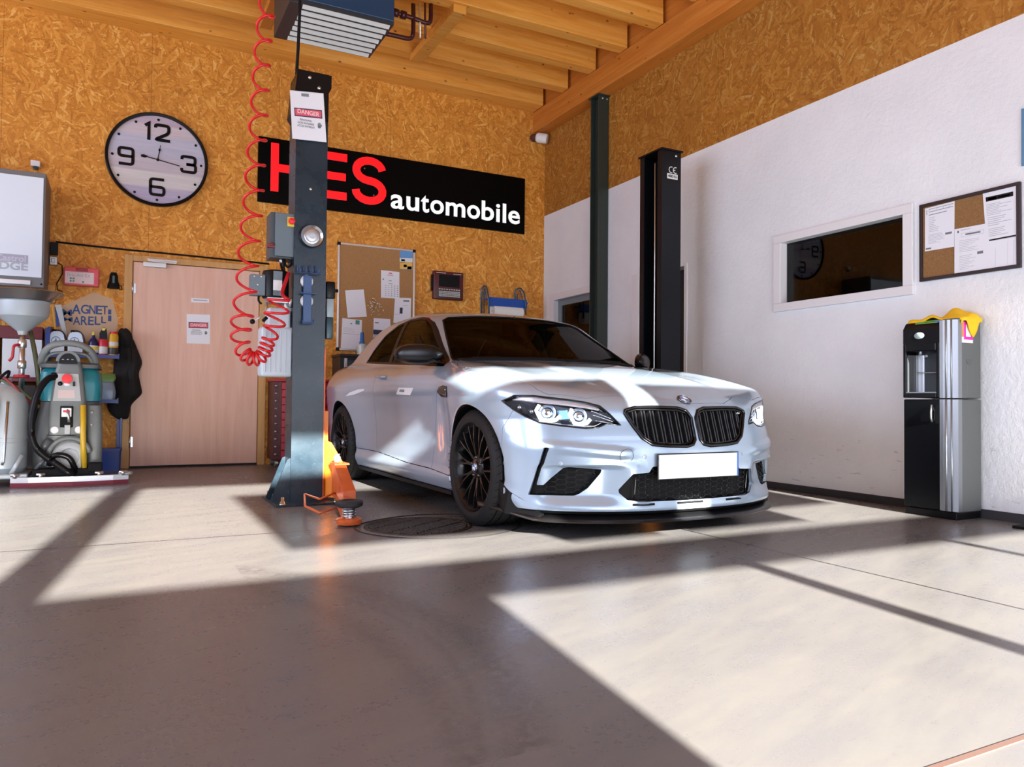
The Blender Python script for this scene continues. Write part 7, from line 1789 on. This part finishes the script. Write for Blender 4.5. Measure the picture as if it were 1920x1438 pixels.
def wall_shelf():
    BL = mat('shelf_blue', (.015, .045, .22), .35)
    t = thing('wall_shelf', 'blue steel shelf with two boards on the wall left of the jacket', 'shelf', (-.27, 8.2, .47))
    q = lambda *a: (a[0]+.27, a[1]+.27, a[2]-8.2, a[3]-8.2, a[4]-.47, a[5]-.47)
    for z in (1.075, .655):
        bm = bm_new(); bx(bm, *q(-.60, .0, 8.10, 8.41, z, z+.022), .003); bx(bm, *q(-.60, .0, 8.095, 8.105, z-.012, z+.022)); obj('shelf_board', bm, BL, t)
    for x in (-.60, -.005):
        bm = bm_new(); bx(bm, *q(x, x+.03, 8.39, 8.415, 0.02, 1.36)); bx(bm, *q(x, x+.012, 8.12, 8.40, 1.06, 1.11)); bx(bm, *q(x, x+.012, 8.12, 8.40, .64, .69)); obj('shelf_upright', bm, BL, t)
    bm = bm_new(); bx(bm, *q(-.60, -.56, 8.15, 8.40, 1.097, 1.33)); obj('side_plate', bm, BL, t)
    # two silver canisters with a star mark
    SI = mat('canister_silver', (.40, .44, .48), .3, .6); ST = mat('star_dark', (.10, .13, .17), .4)
    for i, (x, lab) in enumerate(((-.507, 'silver oil canister with a ringed star behind the scrubber handle, left of the pair'), (-.358, 'silver oil canister with a ringed star, right of the pair, beside the dark blue bottle'))):
        c_ = thing('oil_canister', lab, 'canister', (x, 8.2, 1.097), 0, 'silver canisters on the blue shelf')
        W = .062
        bm = bm_new(); prism(bm, [(-W, -.05, 0), (W, -.05, 0), (W, -.05, .13), (W*.92, -.05, .17), (W*.55, -.05, .205), (-W*.62, -.05, .205), (-W, -.05, .16)], (0, .10, 0)); bmesh.ops.bevel(bm, geom=bm.edges[:], offset=.008, segments=2, affect='EDGES'); obj('canister_body', bm, SI, c_, smooth=40)
        bm = bm_new(); tube(bm, rnd([(W*.98, 0, .06), (W*1.15, 0, .13), (W*.75, 0, .20), (.0, 0, .225), (-.02, 0, .205)], .03), .010, 8); obj('canister_handle', bm, mat('canister_dark', (.04, .045, .05), .4), c_)
        bm = bm_new(); lathe(bm, [(.017, .20), (.017, .225), (0, .226)], 14, Matrix.Translation((-.025, 0, 0))); obj('screw_cap', bm, BLK, c_)
        bm = bm_new(); tube(bm, [(-.008+.034*math.cos(a), -.0535, .120+.034*math.sin(a)) for a in np.linspace(0, 2*PI, 25)[:-1]], .003, 5, closed=True)
        for k in range(3): a = PI/2 + 2*PI*k/3; prism(bm, [(-.008+.033*math.cos(a), -.053, .120+.033*math.sin(a)), (-.008+.007*math.cos(a+PI/3), -.053, .120+.007*math.sin(a+PI/3)), (-.008, -.053, .120), (-.008+.007*math.cos(a-PI/3), -.053, .120+.007*math.sin(a-PI/3))], (0, -.0025, 0))
        obj('star_mark', bm, ST, c_)
        bm = bm_new(); bx(bm, -W*.8, W*.75, -.0525, -.05, .012, .065); obj('canister_label', bm, mat('label_silver', (.55, .58, .60), .4), c_)
    def bottle(name, lab, cat, x, prof, parts, y=8.19, z=1.097):
        b_ = thing(name, lab, cat, (x, y, z))
        for nm, pr, m in parts:
            bm = bm_new(); lathe(bm, pr, 24); obj(nm, bm, m, b_, smooth=40)
        return b_
    N1 = mat('bottle_navy', (.012, .02, .10), .3); Y1 = mat('label_yellow', (.75, .62, .08), .4); LP = mat('label_white', (.68, .70, .68), .45)
    bottle('additive_bottle', 'dark blue bottle with yellow cap standing on the blue shelf', 'bottle', -.212, None, (('bottle_body', [(0, 0), (.040, 0), (.042, .006), (.042, .115), (.030, .145), (.014, .165), (.013, .19), (0, .19)], N1), ('bottle_label', [(.0425, .02), (.0428, .022), (.0428, .085), (.0425, .087)], LP), ('label_patch', [(.0430, .045), (.0433, .046), (.0433, .075), (.0430, .076)], Y1), ('bottle_cap', [(.014, .185), (.015, .19), (.012, .215), (0, .217)], Y1)))
    b = bottle('spray_can', 'red and white can with black slanted nozzle beside the dark blue bottle', 'bottle', -.130, None, (('can_body', [(0, 0), (.038, 0), (.040, .006), (.040, .140), (.034, .150), (0, .152)], mat('can_red', (.62, .03, .06), .35)), ('can_label', [(.0405, .012), (.0408, .014), (.0408, .078), (.0405, .08)], LP)))
    bm = bm_new(); prism(bm, [(-.032, -.03, .150), (.034, -.03, .150), (.032, -.03, .195), (.024, -.03, .255), (-.004, -.03, .262), (-.034, -.03, .205)], (0, .06, 0)); nz = obj('nozzle', bm, BLK, b)
    bm = bm_new(); prism(bm, [(-.006, -.031, .258), (.022, -.031, .252), (.004, -.031, .228), (-.016, -.031, .236)], (0, .062, 0)); obj('nozzle_tip', bm, Y1, nz)
    bottle('spray_can', 'yellow can with red cap standing at the right end of the blue shelf', 'bottle', -.045, None, (('can_body', [(0, 0), (.040, 0), (.042, .006), (.042, .19), (.034, .205), (0, .207)], mat('can_yellow', (.72, .42, .03), .35)), ('can_label', [(.0425, .01), (.0428, .012), (.0428, .07), (.0425, .072)], mat('can_black', (.03, .03, .03), .4)), ('can_label', [(.0425, .09), (.0428, .092), (.0428, .125), (.0425, .127)], LP), ('can_cap', [(.030, .205), (.030, .226), (0, .228)], RED)))
    # clear bag with green top
    b = thing('parts_bag', 'clear plastic bag with green top on the lower blue board', 'bag', (-.09, 8.2, .677))
    bm = bm_new(); loft(bm, [rrect(-.07, .07, -.06, .06, 0, .03), rrect(-.075, .075, -.065, .06, .07, .03), rrect(-.065, .06, -.05, .05, .16, .03), rrect(-.05, .04, -.03, .03, .19, .01)]); obj('bag_body', bm, mat('bag_clear', (.20, .27, .36), .2), b, smooth=50)
    bm = bm_new(); loft(bm, [rrect(-.07, .06, -.055, .05, .165, .02), rrect(-.075, .075, -.06, .05, .205, .02), rrect(-.05, .065, -.03, .03, .245, .012)]); obj('bag_top', bm, mat('bag_green', (.12, .22, .06), .4), b, smooth=50)
    # blue bin on the floor
    b = thing('floor_bin', 'small blue plastic bin on the floor under the shelf by the door', 'bin', (-.045, 8.27, 0))
    bm = bm_new(); loft(bm, [rrect(-.085, .08, -.09, .09, 0, .02), rrect(-.09, .085, -.095, .1, .20, .02)]); obj('bin_body', bm, mat('bin_blue', (.02, .06, .28), .4), b, smooth=40)
    bm = bm_new(); loft(bm, [rrect(-.095, .09, -.1, .105, .19, .02), rrect(-.095, .09, -.1, .105, .21, .02)]); obj('bin_rim', bm, mat('bin_blue', (.02, .06, .28), .4), b)
    bm = bm_new(); bx(bm, .068, .090, .05, .075, .20, .62, .004); obj('bin_handle', bm, BL, b)
    # white panel and dark bench behind the drainer
    b = thing('workbench', 'dark workbench with red top and white front panel behind the oil drainer', 'workbench', (-.95, 8.18, 0))
    bm = bm_new(); bx(bm, -.75, .30, -.16, .22, .05, .80, .005); obj('bench_body', bm, mat('bench_dark', (.025, .02, .02), .5), b)
    bm = bm_new(); bx(bm, -.75, .325, -.18, .22, .83, .87, .004); obj('bench_top', bm, mat('bench_red', (.13, .012, .02), .4), b)
    bm = bm_new(); bx(bm, -.75, .325, .05, .22, 1.225, 1.34, .004); obj('bench_shelf', bm, mat('bench_red', (.13, .012, .02), .4), b)
    bm = bm_new(); bx(bm, .02, .325, .0, .05, .875, 1.22, .003); obj('white_panel', bm, mat('panel_white', (.66, .72, .78), .4), b)
    bm = bm_new(); bx(bm, -.75, .0, .0, .05, .875, 1.22, .003); obj('dark_panel', bm, mat('bench_dark', (.025, .02, .02), .5), b)
    # bars leaning behind the canisters
    b = thing('measuring_strips', 'pale strips leaning on the wall above the silver canisters', 'strip', (-.47, 8.33, 1.10))
    bm = bm_new(); prism(bm, [(-.07, .0, .46), (-.02, .0, .47), (.07, -.03, .0), (.05, -.03, .0)], (0, .012, 0)); obj('strip', bm, mat('strip_pale', (.45, .50, .52), .4), b)
    bm = bm_new(); prism(bm, [(-.10, .02, .46), (-.085, .02, .46), (-.03, 0, .02), (-.045, 0, .02)], (0, .012, 0)); obj('strip', bm, mat('strip_ochre', (.60, .34, .05), .4), b)
    bm = bm_new(); prism(bm, [(-.075, .03, .45), (-.055, .03, .45), (-.03, .01, .26), (-.055, .01, .26)], (0, .01, 0)); obj('strip', bm, mat('bin_blue', (.02, .06, .28), .4), b)
def jacket():
    """padded black jacket hung from a hook: a folded sheet body, hood and sleeve"""
    t = thing('jacket', 'black padded jacket hanging on the wall between the shelf and door', 'jacket', (.06, 8.40, 1.36))
    J = mat('jacket_black', (.006, .006, .007), .8, bump=.3, bscale=30)
    out = [(1.355, .020, .055), (1.33, -.005, .085), (1.27, -.015, .125), (1.20, -.02, .155), (1.12, -.03, .185), (1.05, -.035, .215), (1.00, -.04, .205), (.95, -.045, .18), (.90, -.05, .18), (.84, -.06, .195), (.78, -.07, .21), (.735, -.078, .222), (.70, -.085, .19), (.66, -.09, .15), (.62, -.09, .115), (.57, -.085, .11), (.52, -.05, .105), (.485, .0, .10)]
    def shell(rows, depth, off, amp, seed):
        bm = bm_new(); rg = []
        for k, (z, x0, x1) in enumerate(rows):
            ring = []; cxm, hw = (x0+x1)/2, (x1-x0)/2
            for i in range(28):
                a = 2*PI*i/28; wob = 1 + amp*math.sin(3*a + k*.9 + seed) + amp*.6*math.sin(7*a - k*.5)
                d = depth*(.45 + .55*math.sin(PI*min(1, (k+1)/len(rows)))) 
                ring.append(bm.verts.new((cxm + hw*math.cos(a)*(1 + .02*math.sin(5*a+k)) - .06, -off - d*(.5 + .5*math.sin(a))*wob, z - 1.36 + .012*math.sin(2*a + seed)*amp*8)))
            rg.append(ring)
        for a, b in zip(rg, rg[1:]):
            for i in range(28): bm.faces.new((a[i], a[(i+1) % 28], b[(i+1) % 28], b[i]))
        bm.faces.new(rg[0]); bm.faces.new(rg[-1]); return bm
    b = obj('jacket_body', shell(out, .15, .005, .10, .4), J, t, smooth='all'); m = b.modifiers.new('smooth', 'SUBSURF'); m.levels = m.render_levels = 1
    hood = [(1.365, .03, .05), (1.35, .0, .08), (1.31, -.012, .11), (1.26, -.012, .125), (1.21, .0, .12), (1.17, .02, .10)]
    b = obj('jacket_hood', shell(hood, .10, .09, .12, 1.4), J, t, smooth='all'); m = b.modifiers.new('smooth', 'SUBSURF'); m.levels = m.render_levels = 1
    slv = [(1.18, .09, .16), (1.10, .10, .19), (1.0, .09, .165), (.90, .08, .155), (.80, .09, .165), (.735, .10, .170), (.705, .11, .16)]
    b = obj('jacket_sleeve', shell(slv, .07, .10, .12, 2.2), J, t, smooth='all'); m = b.modifiers.new('smooth', 'SUBSURF'); m.levels = m.render_levels = 1
    bm = bm_new(); tube(bm, [(.0, 0, .0), (.0, -.03, .0), (0, -.04, .02)], .006, 8); obj('hook', bm, STEEL, t)
    bm = bm_new(); tube(bm, [(.035, -.11, -.88), (.037, -.11, -.915)], .004, 6); obj('zip_pull', bm, ZINC, t)
def cabinets():
    RC = mat('chest_red', (.42, .010, .028), .35); RD = mat('chest_dark', (.07, .006, .010), .45)
    t = thing('tool_chest', 'red tool chest with many drawers behind the lift post beside the door', 'tool chest', (1.75, 8.22, 0))
    bm = bm_new(); bx(bm, -.33, .33, -.16, .17, .07, .88, .004); obj('chest_body', bm, RD, t)
    bm = bm_new(); bx(bm, -.345, .345, -.175, .17, .88, .905, .004); obj('chest_top', bm, RC, t)
    for k in range(10):
        z = .095 + k*.078; bm = bm_new(); bx(bm, -.25, .31, -.178, -.155, z, z+.070, .004); d = obj('drawer', bm, RC, t)
        bm = bm_new(); tube(bm, [(-.20, -.19, z+.055), (.28, -.19, z+.055)], .009, 8); obj('drawer_pull', bm, RC, d)
    for k in range(10):
        bm = bm_new(); z = .10 + k*.078; tube(bm, [(-.318, -.17, z+.03), (-.290, -.17, z+.03)], .010, 8); obj('hook_peg', bm, GALV, t)
    for x, y in ((-.29, -.12), (.29, -.12), (-.29, .13), (.29, .13)):
        bm = bm_new(); lathe(bm, [(0, -.015), (.035, -.015), (.035, .015), (0, .015)], 20, Matrix.Translation((x, y, .036)) @ to_dir((1, 0, 0))); obj('caster', bm, GALV, t, smooth=40)
    t = thing('work_cabinet', 'black cabinet with dark teal drawer fronts behind the car under the pinboard', 'cabinet', (2.62, 8.22, 0))
    bm = bm_new(); bx(bm, -.52, .52, -.16, .17, .0, 1.155, .004); obj('cabinet_body', bm, mat('cab_black', (.018, .016, .016), .45), t)
    bm = bm_new(); bx(bm, -.53, .53, -.185, .17, 1.155, 1.185, .004); obj('cabinet_top', bm, mat('cab_black', (.018, .016, .016), .45), t)
    TD = mat('drawer_teal', (.018, .055, .085), .35)
    for k in range(3):
        z = .20 + k*.31; bm = bm_new(); bx(bm, -.44, .50, -.178, -.158, z, z+.30, .004); obj('drawer', bm, TD, t)
    bm = bm_new(); bx(bm, -.475, -.445, -.182, -.158, .1, 1.14, .003); obj('edge_strip', bm, ALU, t)
    t = thing('spray_bottle', 'clear bottle with blue pump top standing on the black cabinet', 'bottle', (2.365, 8.15, 1.185))
    bm = bm_new(); lathe(bm, [(0, 0), (.052, 0), (.055, .008), (.050, .03), (.054, .05), (.050, .07), (.054, .09), (.046, .115), (.030, .125), (0, .125)], 28); obj('bottle_body', bm, mat('bottle_clear', (.50, .56, .54), .2), t, smooth=40)
    bm = bm_new(); lathe(bm, [(.031, .12), (.031, .14), (.024, .15), (.021, .235), (.016, .25), (0, .252)], 24); obj('pump_top', bm, mat('pump_blue', (.03, .14, .42), .35), t, smooth=40)
scrubber(); oil_drainer(); display_cabinet(); wall_shelf(); jacket(); cabinets()
car()
